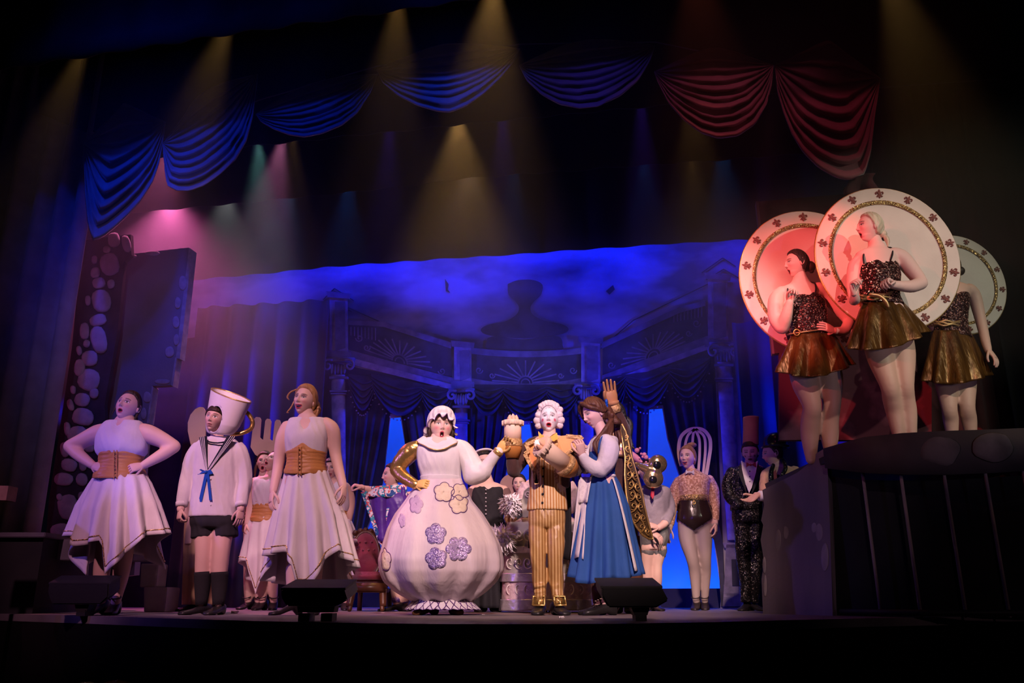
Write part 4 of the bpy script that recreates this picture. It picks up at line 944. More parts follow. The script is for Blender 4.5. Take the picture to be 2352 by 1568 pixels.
def front(x, y, cx, hw, dr, ex=0): t = max(-1, min(1, (x-cx)/hw)); return f.P(x, y, -f.k*hw*dr*(1-abs(t)**2.3)**(1/2.3)-ex)
cl = None
for side in ((458, 1004, 474, 1084), (541, 1003, 478, 1084)):
    x0, y0, x1, y1 = side; m = MB(); P = np.zeros((9, 5, 3)); wv = 17 if x0 < 500 else -18
    for i in range(9):
        t = i/8
        for j in range(5):
            u = j/4; P[i, j] = front(x0+(x1-x0)*t + wv*u*(1-t*.75), y0+(y1-y0)*t - 3*u*(1-t), 499, 54, .60, .008)
    m.grid(P); o = f.part('collar', m, M_nav, solid=.008, parent=None)
    for u in (.12, .36, .60):
        m = MB(); m.tube([front(x0+(x1-x0)*t + wv*u*(1-t*.75), y0+(y1-y0)*t - 3*u*(1-t), 499, 54, .60, .015) for t in np.linspace(0, .97, 8)], .0028, 5, 1); f.part('white_stripe', m, M_cot, parent=o)
m = MB(); m.tube([front(x, y, 499, 54, .6, .006) for x, y in ((470, 1010), (482, 1015), (500, 1017), (518, 1014), (530, 1008))], .006, 6, 2); f.part('neckline_trim', m, M_nav)
M_rib = mat('blue_ribbon', (.01, .08, .42), .4)
m = MB()
for q in ([(473, 1082), (462, 1077), (448, 1084), (455, 1090), (472, 1085)], [(474, 1082), (484, 1078), (490, 1087), (480, 1090)]): m.slab([front(x, y, 499, 54, .62, .016) for x, y in q], (0, -.006, 0))
m.ball(front(473, 1084, 499, 54, .62, .022), .014, n=10, m=8)
for q in ([(471, 1086), (477, 1088), (464, 1152), (456, 1153)], [(474, 1086), (480, 1086), (487, 1148), (481, 1149)]): m.slab([front(x, y, 496, 54, .66, .012) for x, y in q], (0, -.004, 0))
f.part('ribbon_bow', m, M_rib, smooth=False)
for y in (1100, 1120, 1140, 1160): m = MB(); m.ball(front(484, y, 494, 52, .66, .004), .006, n=8, m=6); f.part('blouse_button', m, M_cot)
M_sock = mat('black_knit', (.014, .012, .014), .95, bump=.3, bs=150)
for x, a, dy in ((466, aL, 0), (505, aR, -.02)):
    m = MB(); f.limb(m, [(x, 1313, dy), (x-1, 1345, dy), a-V3((0, 0, .01))], [19.2, 17.5, 12.5], rnd=False); f.part('sock', m, M_sock)
f.shoe(aL, -.5, M_bkl, .26, .015, top=.065); f.shoe(aR, -.1, M_bkl, .26, .015, top=.065)
# the cup
M_cup = mat('cup_white_paint', (.76, .69, .72), .5, col2=(.68, .61, .66), ns=6, bump=.15, bs=10)
NU, NV = 120, 44; P = np.zeros((NV+1, NU, 3)); S2 = np.zeros((NV+1, NU, 2))
for i in range(NV+1):
    t = i/NV; cx = 505+(531-505)*t; cy = 996+(908-996)*t; hw = (26+10*min(1, t*4)**.5+9.5*t)*(1 if t > .02 else .93)
    for j in range(NU):
        a = 2*pi*j/NU; x = cx+hw*math.cos(a); y = cy+hw*math.cos(a)*.34*(.25+.75*t) + (6*(t**2)+1)*(-math.sin(a))*1.0
        P[i, j] = f.P(x, y, f.k*hw*.95*math.sin(a)); S2[i, j] = (x, y)
m = MB(); b = m.addv(P.reshape(-1, 3))
hx, hy, ha, hb, tl = 495, 962, 16, 32, .20
def inh(x, y):
    dx, dy = x-hx, y-hy; u = dx*math.cos(tl)+dy*math.sin(tl); v = -dx*math.sin(tl)+dy*math.cos(tl); return (u/ha)**2+(v/hb)**2 < 1
for i in range(NV):
    for j in range(NU):
        j2 = (j+1) % NU; c = (S2[i, j]+S2[i+1, j2])/2
        if math.sin(2*pi*(j+.5)/NU) < 0 and inh(*c): continue
        m.addf([(b+i*NU+j, b+i*NU+j2, b+(i+1)*NU+j2, b+(i+1)*NU+j)])
cup = f.part('cup_headpiece', m, M_cup, solid=.008)
def cupf(x, y):
    best = None
    for i in range(NV+1):
        for j in range(NU//2, NU):
            d = (S2[i, j, 0]-x)**2+(S2[i, j, 1]-y)**2
            if best is None or d < best[0]: best = (d, i, j)
    return V3(P[best[1], best[2]])
m = MB(); q = []
for a in np.linspace(0, 2*pi, 29):
    u, v = ha*math.cos(a), hb*math.sin(a); q.append(cupf(hx+u*math.cos(tl)-v*math.sin(tl), hy+u*math.sin(tl)+v*math.cos(tl)))
q = [(q[i-1 if i else 27]+q[i]*2+q[(i+1) % 28])/4 for i in range(28)]; q.append(q[0])
m.tube(q, .006, 6, 1, rnd=False); f.part('face_opening_rim', m, M_cup, parent=cup)
m = MB(); m.tube([tuple(P[NV, j % NU]) for j in range(0, NU+1, 3)], .006, 6, 1, rnd=False); f.part('gold_rim', m, M_gold, parent=cup)
m = MB(); f.limb(m, [(559, 944, .0), (570, 950, .01), (580, 968, .02), (576, 984, .02), (560, 993, .02), (541, 997, .0), (530, 998, -.03)], [4.5, 5.2, 5.4, 5.4, 5.2, 4.8, 3.6], 10, 5); f.part('gold_handle', m, M_goldl, parent=cup)

# ================================================================== woman in the same dress, arms down
f = Fig('person', 'strawberry blonde woman in white dress and bronze corset, arms hanging, behind a floor monitor', 6.4, 690)
mb = MB(); f.torso(mb, [(703, 1160, 52, .75), (703, 1110, 50, .75), (704, 1068, 42, .72), (705, 1010, 46, .72), (706, 980, 48, .58), (706, 964, 28, .7), (706, 952, 19, .9)])
f.limb(mb, [(706, 970), (704, 948, .01), (703, 934, .03)], [18, 16.5, 13.5])
f.limb(mb, [(660, 980), (648, 1010, .0), (640, 1066, .03), (629, 1120, -.03), (627, 1132, -.04)], [16, 16, 13.5, 10, 8.5]); f.limb(mb, [(748, 972), (765, 990, .0), (771, 1045, .03), (786, 1108, -.04), (789, 1120, -.05)], [16, 17, 14, 10.5, 9])
aL, aR = f.A(672, -.02), f.A(722, .05)
f.limb(mb, [(684, 1160), (678, 1265), (674, 1330), aL], [30, 21, 17, 10]); f.limb(mb, [(724, 1160), (724, 1265), (722, 1330), aR], [30, 21, 17, 10])
f.head(700, 920, 74, yaw=-30, pitch=-6, roll=7)
f.body(mb, [hd(f, (627, 1128, -.04), (622, 1152, -.06), (.7, .5, 0), .95, curl=.3, sg=1), hd(f, (789, 1116, -.05), (789, 1140, -.08), (-.8, .3, .1), .95, curl=.32, sg=-1)],
       dict(MU, skin=(.76, .50, .42), open=.5, smile=1, teeth=1, mw=.026, eye=.0042, shadow=.85, lip=(.62, .05, .10)))
f.hair(M_hbl, .017, extra=lambda m: (m.ball(f.h(.035, .085, -.01), (.05, .045, .05), n=14, m=10), m.ball(f.h(.06, .07, -.06), .034, n=12, m=8), [f.lock(m, [(.05+.012*k, .06, .03-.02*k), (.085, .07+.01*k, -.04), (.075, .06, -.13), (.09, .04, -.20-.02*k)], [.014, .013, .010, .003]) for k in range(4)],
       f.lock(m, [(-.05, -.07, .06), (-.085, -.085, .03), (-.095, -.09, -.01), (-.075, -.09, -.03)], [.006, .007, .007, .003]), f.lock(m, [(-.07, -.02, 0), (-.082, -.03, -.07), (-.09, -.05, -.115), (-.07, -.06, -.12)], [.006, .006, .005, .003])))
mb = tors(f, [(704, 1050, 44, .78), (704, 1034, 47, .80), (705, 1008, 50, .82), (706, 985, 50, .66), (707, 970, 46, .52), (707, 960, 42, .46)], top=-.14, vee=1.3); f.part('bodice', mb, M_cot, vox=.009, sm=4)
corset(f, (704, 1038, 46.5), (703, 1083, 50), (704, 1062, 41), busk=((688, 1092), (688, 1026)))
f.skirt('skirt', M_wsk, (703, 1080, 48), [(0, 703, 48), (.15, 705, 58), (.5, 710, 82), (1, 712, 102)],
        [(606, 1280), (612, 1276), (648, 1266), (676, 1300), (682, 1350), (700, 1352), (718, 1336), (740, 1300), (772, 1262), (790, 1280), (813, 1300)],
        [(606, 1290), (612, 1334), (640, 1340), (672, 1350), (730, 1356), (760, 1350), (800, 1366), (813, 1306)], dr=.78, pleat=13, amp=.19, amp0=.04, seed=8)
f.trim('hem_band', M_glit, 24, .0045)
m = MB(); f.shoe(aL, -.9, M_shoe, .235, .05, strap=1); f.shoe(aR, .2, M_shoe, .235, .05, strap=1)

# ================================================================== woman in the round teapot gown
f = Fig('person', 'woman in a frilled cap and huge round pink white gown with purple flower patches', 6.5, 1012)
mb = MB(); f.torso(mb, [(1012, 1150, 52, .8), (1012, 1100, 46, .78), (1010, 1050, 46, .76), (1007, 1022, 46, .6), (1010, 1006, 26, .75), (1011, 996, 20, .9)])
f.limb(mb, [(1010, 1012), (1011, 998, .01), (1012, 986, .03)], [21, 19, 14])
aL, aR = f.A(988, .0), f.A(1044, .02); f.limb(mb, [(990, 1250), (989, 1330), aL], [24, 18, 12]); f.limb(mb, [(1036, 1250), (1042, 1330), aR], [24, 18, 12])
f.head(1013, 979, 75, yaw=8, pitch=-3, roll=2)
f.limb(mb, [(1118, 1080, -.05), (1130, 1058, -.08), (1144, 1037, -.11)], [9, 8.5, 8])
f.body(mb, [hd(f, (956, 1112, -.10), (972, 1110, -.14), (0, .8, -.4), .95, curl=.7, sg=-1, col=(.80, .50, .16)), hd(f, (1145, 1036, -.11), (1158, 1021, -.13), (-.2, -.7, -.3), .95, curl=.35, sg=1, col=(.80, .50, .16))],
       dict(MU, skin=(.76, .50, .42), open=.95, mw=.020, jowl=1, wide=1.12, blush=.9, lip=(.62, .06, .10), browtilt=.12, eye=.005, brow=(.05, .03, .03)))
f.hair(M_hbr, .010, front=.9, side=.85, ear=.35, extra=lambda m: [f.lock(m, [(sg*.074, -.01, .01), (sg*.088, -.012, -.04), (sg*.080, -.01, -.075), (sg*.092, -.005, -.11)], [.012, .014, .012, .006]) for sg in (-1, 1)])
# frilled cap
M_cap = mat('cap_cotton', (.80, .72, .72), .8, col2=(.70, .62, .64), ns=9, bump=.35, bs=18); M_pur = mat('purple_piping', (.10, .03, .16), .6)
P = np.zeros((22, 120, 3))
for i in range(22):
    t = i/21
    for j in range(120):
        a = 2*pi*j/120; sa, ca = math.sin(a), math.cos(a); fr = max(0., -sa)
        zl = .078*fr**1.5 - .055*max(0, sa) - .022*(1-abs(sa))            # gathering line: high on the forehead, low at the nape
        if t < .62:
            u = t/.62; th = u*1.75; r = math.sin(min(th, 1.57))*(1-.10*max(0, th-1.57)/.18); q = 1+.045*math.sin(16*a)*u**2
            x, y, zz = .103*ca*r*q, .115*sa*r*q+.008, zl + (.150-zl)*(math.cos(th*.9)*.98 + .02)
            zz = zl+(.150-zl)*max(0, math.cos(u*1.5708))**.8
        else:
            u = (t-.62)/.38; w1 = math.sin(12*a+.4); w2 = math.cos(12*a+.4)
            rr = .90+u*(.20+.17*w1); x, y, zz = .103*ca*rr, .115*sa*rr+.008, zl-u*(.022+.016*w2)
        P[i, j] = f.h(x, y, zz)
m = MB(); m.grid(P.transpose(1, 0, 2), wu=True); cap = f.part('mob_cap', m, M_cap, solid=.004)
m = MB(); m.tube([tuple(P[21, j % 120]) for j in range(121)], .0032, 5, 1, rnd=False); f.part('piping', m, M_pur, parent=cap)
mb = tors(f, [(1013, 1108, 47, .8), (1012, 1090, 47, .8), (1009, 1068, 50, .86), (1007, 1045, 51, .82), (1006, 1026, 50, .66), (1008, 1014, 44, .52), (1009, 1006, 34, .5)], top=-.03); f.part('bodice', mb, M_cot, vox=.009, sm=4)
m = MB(); f.torso(m, [(1013, 1110, 46.5, .83), (1013, 1101, 47.5, .83), (1012, 1095, 47.5, .83)]); f.part('waistband', m, M_cot)
# broad collar
P = np.zeros((6, 60, 3))
for i in range(6):
    t = i/5
    for j in range(60):
        a = 2*pi*j/60; ca, sa = math.cos(a), math.sin(a); hw = 30+18*t+1.6*math.sin(9*a)*t
        P[i, j] = f.P(1003+2*t+hw*ca, 1004+(11+7*max(0, -sa))*t+11*max(0, -sa)*(1-abs(ca)**2)-3*abs(ca), f.k*hw*(.66+.26*t)*sa-.016*t)
m = MB(); m.grid(P.transpose(1, 0, 2), wu=True); cl = f.part('collar', m, M_cot, solid=.006)
m = MB(); m.tube([tuple(P[5, j % 60]) for j in range(61)], .0038, 6, 1, rnd=False); m.tube([tuple(P[0, j % 60]) for j in range(61)], .0035, 6, 1, rnd=False); f.part('gold_piping', m, M_gold, parent=cl)
m = MB(); f.limb(m, [(957, 1028, 0), (940, 1040, .02), (922, 1060, .04), (911, 1078, .05)], [18, 22, 20, 16]); f.limb(m, [(911, 1078, .05), (928, 1096, -.02), (955, 1113, -.10)], [16.5, 14.5, 10.5]); f.part('gold_sleeve', m, M_goldl, vox=.009, sm=5)
m = MB(); f.limb(m, [(1050, 1024, 0), (1066, 1036, -.0), (1082, 1066, -.02), (1088, 1088, -.03)], [17, 22, 25, 26]); f.limb(m, [(1086, 1090, -.03), (1108, 1084, -.05), (1122, 1066, -.07), (1134, 1050, -.09), (1146, 1036, -.11)], [25, 21, 15, 13, 11], rnd=True); f.part('puffed_sleeve', m, mat('white_satin_sleeve', (.80, .73, .72), .45, col2=(.70, .63, .63), ns=4, bump=.5, bs=9), vox=.009, sm=6)
m = MB(); f.limb(m, [(1141, 1042, -.105), (1147, 1034, -.115)], [12, 12.5], rnd=False); f.part('cuff', m, M_gold)
# balloon skirt
P = np.zeros((61, 160, 3)); prof = [(1099, 46, 1013), (1112, 53, 1012), (1130, 66, 1009), (1150, 77, 1007), (1180, 101, 1008), (1215, 121, 1010), (1250, 135, 1013), (1284, 143, 1012), (1310, 141, 1013), (1335, 127, 1010), (1358, 102, 1011), (1372, 80, 1013), (1380, 66, 1015)]
yy = [p[0] for p in prof]
for i in range(61):
    t = i/60; y = 1099+281*t; hw = np.interp(y, yy, [p[1] for p in prof]); cx = np.interp(y, yy, [p[2] for p in prof])
    hw = (np.interp(y-4, yy, [p[1] for p in prof])+2*hw+np.interp(y+4, yy, [p[1] for p in prof]))/4
    fold = .022+.075*max(0, (t-.5)/.5)**1.3+.04*max(0, .3-t)
    for j in range(160):
        a = 2*pi*j/160; wv = math.sin(11*a+1.5*noise.noise((math.cos(a)*2, math.sin(a)*2, 1)))+.7*noise.noise((math.cos(a)*4, math.sin(a)*4, t*1.5))
        q = 1+fold*(wv-.3); P[i, j] = f.P(cx+hw*math.cos(a)*(1+(q-1)*.6), y, f.k*hw*.92*math.sin(a)*q)
M_tea = mat('pink_white_gown_satin', (.78, .66, .66), .5, col2=(.68, .56, .60), ns=2.4, bump=.5, bs=9, bst=(1.5, 1.5, .3))
m = MB(); m.grid(P.transpose(1, 0, 2), wu=True); gown = f.part('balloon_skirt', m, M_tea, solid=.006)
def tf(x, y, ex=.004):
    hw = np.interp(y, yy, [p[1] for p in prof]); cx = np.interp(y, yy, [p[2] for p in prof]); t = max(-.985, min(.985, (x-cx)/hw))
    a = -math.acos(t); i = max(0, min(60, (y-1099)/281*60)); jf = (a % (2*pi))/(2*pi)*160
    i0, j0 = int(i), int(jf); i1, j1 = min(60, i0+1), (j0+1) % 160; u, v = i-i0, jf-j0
    p = P[i0, j0 % 160]*(1-u)*(1-v)+P[i1, j0 % 160]*u*(1-v)+P[i0, j1]*(1-u)*v+P[i1, j1]*u*v
    c = f.P(cx, y); n = V3(p)-c; n.normalize(); return V3(p)+n*ex
M_plav = mat('lavender_sequin', (.22, .13, .34), .4, .25, col2=(.66, .55, .80), ns=190, kind='sequin', bump=.8, ramp=(.1, .9))
M_pcre = mat('cream_patch', (.80, .66, .54), .7, col2=(.72, .58, .46), ns=40, bump=.3, bs=60); M_ppnk = mat('pale_lavender_patch', (.56, .42, .58), .7, col2=(.48, .35, .50), ns=40)
def flower(cx, cy, r, m2, ol, ph, np_=5, sx=1.):
    loop = []
    for a in np.linspace(0, 2*pi, 60, endpoint=False):
        rr = r*(.80+.20*abs(math.cos(np_/2*(a+ph)))**.7*1.25); loop.append((cx+rr*math.cos(a)*sx, cy+rr*math.sin(a)))
    m = MB(); R = []
    for s in (1, .75, .5, .25, .02): R.append([tf(cx+(x-cx)*s, cy+(y-cy)*s, .007) for x, y in loop])
    m.loft(R, caps=False); m.addf([]); o = f.part('flower_patch', m, m2, solid=.004, parent=gown)
    if ol: m = MB(); m.tube([tf(x, y, .009) for x, y in loop+loop[:1]], .003, 5, 1, rnd=False); f.part('flower_outline', m, M_pur, parent=gown)
flower(1001, 1226, 24, M_plav, 0, .3); flower(1052, 1260, 28, M_plav, 0, .0, 6); flower(1002, 1282, 25, M_plav, 0, .5)
flower(1019, 1130, 22, M_pcre, 1, .2); flower(1055, 1129, 19, M_pcre, 1, .9); flower(1053, 1158, 21, M_pcre, 1, .5); flower(957, 1158, 21, M_ppnk, 0, .1, 5, .75); flower(886, 1285, 26, M_pcre, 1, .3, 5, .42); flower(925, 1195, 16, M_ppnk, 0, .6, 5, .5)
# ruffle with looped piping
P2 = np.zeros((8, 200, 3))
for i in range(8):
    t = i/7
    for j in range(200):
        a = 2*pi*j/200; wv = math.sin(26*a); hw = 66+20*t+2.2*wv*t
        P2[i, j] = f.P(1016+hw*math.cos(a), 1377+22*t+1.0*wv*t, f.k*hw*.92*math.sin(a))
m = MB(); m.grid(P2.transpose(1, 0, 2), wu=True); rf = f.part('ruffle', m, M_cot, solid=.005)
m = MB()
for sgn in (0, 1):
    pts = [tuple(P2[min(7, max(0, int(round(3.5+3.4*math.sin(26*2*pi*j/200*.5*1+sgn*pi))))), j % 200]+np.array([0, -.006*max(0, -math.sin(2*pi*j/200))-.002, 0])) for j in range(201)]; m.tube(pts, .003, 4, 2, rnd=False)
m.tube([tuple(P2[7, j % 200]) for j in range(201)], .003, 4, 1, rnd=False)
f.part('looped_piping', m, M_pur, parent=rf)
M_boot = mat('brown_leather', (.12, .05, .02), .5, col2=(.08, .03, .015), ns=12)
f.shoe(aL, -.55, M_boot, .25, .03, top=.08); f.shoe(aR, .25, M_boot, .25, .03, top=.08)
# ================================================================== man in gold striped suit with candle hands
M_str = mat('gold_striped_silk', (.36, .17, .045), .42, col2=(.66, .43, .18), ns=14, nst=(1, .25, .0), kind='wave', ramp=(.3, .8), bump=.4, bs=16, spec=.5)
M_vst = mat('gold_striped_vest', (.55, .24, .06), .45, col2=(.82, .62, .34), ns=15, nst=(1, .2, .0), kind='wave', ramp=(.3, .8), bump=.3, bs=20)
M_ora = mat('orange_satin', (.85, .36, .12), .5, col2=(.75, .30, .10), ns=6)
M_yel = mat('yellow_taffeta', (.85, .54, .10), .55, col2=(.78, .47, .08), ns=10, bump=.2, bs=25)
M_wax = mat('candle_wax_cloth', (.84, .62, .48), .75, col2=(.78, .56, .43), ns=6)
M_brz = mat('bronze_brocade', (.34, .18, .07), .45, .3, col2=(.70, .45, .20), ns=60, nst=(1, 1, 1), bump=.5, bs=80)
M_cupb = mat('amber_velvet', (.50, .20, .045), .7, col2=(.40, .15, .03), ns=9)
f = Fig('person', 'man in white wig and gold striped suit holding up two candle hands', 6.45, 1260)
mb = MB(); f.torso(mb, [(1258, 1180, 40, .72), (1260, 1100, 40, .7), (1262, 1040, 44, .66), (1264, 1012, 46, .5), (1263, 1000, 22, .8)]); f.limb(mb, [(1263, 1008), (1262, 985, .01), (1262, 972, .03)], [16, 15, 12])
f.head(1261, 963, 70, yaw=-2, pitch=-9, roll=0)
f.body(mb, (), dict(skin=(.84, .76, .76), neckskin=(.74, .48, .40), open=.5, mw=.021, lip=(.72, .02, .05), blush=0, browtilt=-.28, eye=.0042, shadow=.45, shadowc=(.3, .25, .28), spots=[(-.048, -.028, .009, (.80, .16, .24)), (.048, -.028, .009, (.80, .16, .24)), (.030, -.048, .002, (.05, .02, .02)), (0, .062, .0022, (.1, .05, .06))]))
def wig(m):
    for sg in (-1, 1):
        for (x, y, z, r) in ((.082, -.005, .035, .030), (.092, .01, -.005, .033), (.085, .02, -.045, .028), (.07, .03, .075, .030)): m.ball(f.h(sg*x, y, z), r*f.hk, n=14, m=10)
    m.ball(f.h(.088, -.01, .075), .027*f.hk, n=12, m=8)
    for k in range(7): m.ball(f.h(-.06+.02*k, -.02-.01*math.sin(k/6*pi), .105+.022*math.sin(k/6*pi)), .026*f.hk, n=12, m=8)
f.hair(M_hwh, .026, extra=wig, front=.66, side=.42, ear=.0, low=-.45, strands=18)
m = MB(); q = [f.h(.066*math.sin(a), -.092*math.cos(a)*.93-.006, .055+.028*math.cos(a*1.6)) for a in np.linspace(-1.25, 1.25, 15)]; m.tube(q, .0018, 5, 1); f.part('wig_line', m, mat('wig_edge', (.10, .05, .06), .8))
# trousers
m = MB(); f.torso(m, [(1256, 1160, 39, .72), (1256, 1180, 42, .74), (1256, 1200, 42, .74), (1256, 1212, 36, .7)])
aL, aR = f.A(1240, -.02), f.A(1281, -.04)
f.limb(m, [(1237, 1195), (1235, 1240, -.02), (1236, 1285, -.03), (1240, 1335, .0), aL+V3((0, 0, .04))], [22, 20, 17, 16.5, 13.5]); f.limb(m, [(1277, 1195), (1277, 1240, -.04), (1276, 1285, -.05), (1278, 1335, -.02), aR+V3((0, 0, .04))], [22, 20, 17, 16.5, 13.5])
for (x, y, r) in ((1240, 1345, 15.8), (1240, 1358, 15.2), (1241, 1368, 14.8), (1279, 1345, 15.8), (1280, 1358, 15.2), (1281, 1368, 14.8)): m.tube([f.P(x+12*math.cos(a), y+1.5*math.sin(a*2), f.k*12*math.sin(a)-.03) for a in np.linspace(0, 2*pi, 11)], .011, 6, 1)
f.part('trousers', m, M_str, vox=.009, sm=4)
for an, yw in ((aL, -.15), (aR, .25)):
    so = f.shoe(an, yw, M_bkl, .28, .02, top=.075, hw=.045); d = V3((math.sin(yw), -math.cos(yw), 0)); c = V3((an.x, an.y, .098))+d*.055; m = MB(); sd = V3((math.cos(yw), math.sin(yw), 0)); u = (V3((0, 0, 1))+d*-.45).normalized()
    k = [c+sd*x+u*z for x, z in ((-.042, -.034), (.042, -.034), (.042, .034), (-.042, .034), (-.042, -.034))]
    m.tube(k, .009, 6, 1, rnd=False); m.slab([c+sd*x+u*z-d*.012 for x, z in ((-.044, -.036), (.044, -.036), (.044, .036), (-.044, .036))], -d*.006); m.tube([c+u*-.03, c+u*.03], .006, 6, 1); f.part('gold_buckle', m, M_goldl, parent=so)
# vest with points
m = tors(f, [(1257, 1172, 46, .72), (1257, 1150, 44, .72), (1258, 1110, 40, .72), (1261, 1060, 43, .72), (1263, 1020, 42, .55), (1263, 1004, 28, .6)], bot=-.0, top=-.03); v = f.part('vest', m, M_vst, vox=.008, sm=3)
for y in (1075, 1094, 1114, 1134, 1154): m = MB(); m.ball(f.P(1248+(y-1075)*-.03, y, -f.k*33), .0085, n=10, m=6); f.part('button', m, M_bk, parent=v)
m = MB(); m.tube([f.P(1249, y, -f.k*(31 if y > 1060 else 29)) for y in (1050, 1080, 1110, 1140, 1171)], .003, 5, 1); f.part('front_seam', m, M_bk, parent=v)
# coat: body, tails, lapels, collar trim
m = MB(); f.torso(m, [(1262, 1120, 46, .74, .03), (1263, 1080, 48, .74, .03), (1264, 1040, 50, .68, .03), (1266, 1012, 54, .5, .02), (1266, 1003, 40, .5, .03)])
f.limb(m, [(1222, 1020, .02), (1206, 1040, .04), (1184, 1074, .02), (1180, 1080, .0)], [16, 19, 17, 16]); f.limb(m, [(1180, 1082, .0), (1177, 1068, -.02), (1176, 1052, -.03)], [16.5, 14.5, 12.5])
f.limb(m, [(1312, 1016, .02), (1324, 1040, .0), (1328, 1066, -.08), (1318, 1078, -.14), (1300, 1074, -.22)], [17, 20, 19, 17, 15])
coat = f.part('coat', m, M_br, vox=.009, sm=4)
m = MB(); P = np.zeros((12, 24, 3))
for i in range(12):
    t = i/11
    for j in range(24):
        s = j/23; x = 1222+(1310-1222)*s + (4*s-3)*t*3; y = 1105+(1288-1105-30*(1-s))*t; P[i, j] = f.P(x, y, .09+.06*t+.03*math.sin(9*s+2*t))
m.grid(P); f.part('coat_tail', m, M_bk, solid=.012, parent=coat)
def flat(name, pts, dy, m2, th=.012, parent=None, bend=0):
    m = MB(); m.slab([f.P(x, y, dy + (q[0] if (q := e) else 0)) for (x, y, *e) in pts], (0, -th, 0)); return f.part(name, m, m2, smooth=False, parent=parent)
dL = -f.k*34
flat('lapel', [(1233, 1010, .06), (1208, 1021, .07), (1214, 1036, .05), (1205, 1042, .05), (1226, 1080, .01), (1232, 1108, .0), (1240, 1040, .0), (1252, 1012, .01)], dL, M_ora)
flat('lapel', [(1278, 1003, .04), (1300, 1000, .05), (1336, 1002, .06), (1330, 1014, .05), (1316, 1030, .04), (1296, 1046, .0), (1286, 1060, -.0), (1278, 1040, .0)], dL, M_ora)
for pts in ([(1208, 1020), (1215, 1036), (1205, 1042), (1216, 1062), (1227, 1082), (1232, 1112)], [(1252, 1012), (1238, 1040), (1236, 1075), (1233, 1110)], [(1280, 1006), (1276, 1030), (1284, 1060)], [(1338, 1003), (1318, 1030), (1298, 1046), (1286, 1062), (1276, 1085), (1280, 1110)], [(1300, 1001), (1318, 1003), (1336, 1004)], [(1208, 1021), (1232, 1011)]):
    m = MB(); n = len(pts)
    for a, b in zip(pts[:-1], pts[1:]):
        dx, dy2 = b[0]-a[0], b[1]-a[1]; l = math.hypot(dx, dy2); nx, ny = -dy2/l*4.2, dx/l*4.2
        zz = dL-.012+.05*min(1, max(0, (1040-a[1])/40)); z2 = dL-.012+.05*min(1, max(0, (1040-b[1])/40))
        m.slab([f.P(a[0]+nx, a[1]+ny, zz), f.P(b[0]+nx, b[1]+ny, z2), f.P(b[0]-nx, b[1]-ny, z2), f.P(a[0]-nx, a[1]-ny, zz)], (0, -.008, 0))
    f.part('coat_braid', m, M_brz, smooth=False, parent=coat)
# yellow bow
m = MB()
for q in ([(1258, 1006), (1243, 998), (1236, 990), (1238, 1012), (1246, 1018), (1256, 1012)], [(1260, 1006), (1270, 998), (1279, 994), (1282, 1008), (1272, 1014), (1262, 1012)], [(1254, 1012), (1240, 1028), (1248, 1034), (1258, 1016)], [(1262, 1012), (1270, 1030), (1262, 1034), (1258, 1016)]):
    m.slab([f.P(x, y, dL-.005-.01*(i % 2)) for i, (x, y) in enumerate(q)], (0, -.018, 0))
m.ball(f.P(1259, 1009, dL-.03), (.018, .014, .02), n=10, m=8); f.part('yellow_bow', m, M_yel, smooth=False)
# candles
def candle(p0, ax, ln, r, cupl, rc, flame_on, lab):
    ax = V3(ax).normalized(); u = ax.orthogonal().normalized(); v = ax.cross(u)
    def rg(c, r, wob=0): return [c+u*r*(1+wob*math.sin(9*a))*math.cos(a)+v*r*(1+wob*math.sin(9*a))*math.sin(a) for a in np.arange(32)*2*pi/32]
    root = f.root
    m = MB(); m.loft([rg(p0, rc*.72), rg(p0+ax*cupl*.45, rc*1.02), rg(p0+ax*cupl*.52, rc*1.05), rg(p0+ax*cupl, rc*1.02)]); cu = f.part('candle_cup', m, M_cupb)
    m = MB(); m.loft([rg(p0+ax*cupl*.62, rc*1.06), rg(p0+ax*cupl*.66, rc*1.10), rg(p0+ax*cupl*1.0, rc*1.10), rg(p0+ax*cupl*1.03, rc*1.04)]); f.part('cup_braid', m, M_brz, parent=cu)
    m = MB(); q = p0+ax*cupl; m.loft([rg(q, r), rg(q+ax*ln*.5, r*1.01), rg(q+ax*ln, r)]); ca = f.part('candle', m, M_wax)
    m = MB(); q = p0+ax*(cupl+ln); m.loft([rg(q-ax*.030, r*1.02, .02), rg(q-ax*.022, r*1.22, .05), rg(q+ax*.004, r*1.25, .06), rg(q+ax*.012, r*1.1, .04), rg(q+ax*.006, r*.6)]); f.part('wax_drip_collar', m, M_wax, parent=ca)
    for k in range(12):
        a = 2*pi*k/12; c = q+u*r*1.22*math.cos(a)+v*r*1.22*math.sin(a); m = MB(); m.tube([c, c-ax*.022], [.009, .0075], 8, 1); f.part('wax_drip', m, M_wax, parent=ca)
    m = MB()
    for k in range(6):
        a = 2*pi*k/6; c = q+u*r*.42*math.cos(a)+v*r*.42*math.sin(a); m.tube([c, c+ax*.03+u*.006*math.cos(a), c+ax*.052], [.018, .015, .004], 8, 2)
    f.part('flame_petals', m, mat('peach_silk', (.85, .50, .34), .6), parent=ca)
    m = MB(); m.tube([q, q+ax*.02, q+ax*.045, q+ax*.062], [.012, .019, .014, .004], 10, 3)
    f.part('bulb', m, mat('lit_bulb', (.9, .9, 1), .3, emit=(.62, .68, 1), es=5.0) if flame_on else mat('bulb_glass', (.85, .62, .60), .3), parent=ca)
    return q
candle(f.P(1177, 1052, -.04), (.01, -.03, 1), f.k*42, f.k*20, f.k*42, f.k*20.5, 0, '')
p0 = f.P(1317, 1082, -.20); p1 = f.P(1248, 1027, -.36); ax = p1-p0; L0 = ax.length
candle(p0, ax, L0*.74, f.k*20, L0*.32, f.k*24, 1, '')

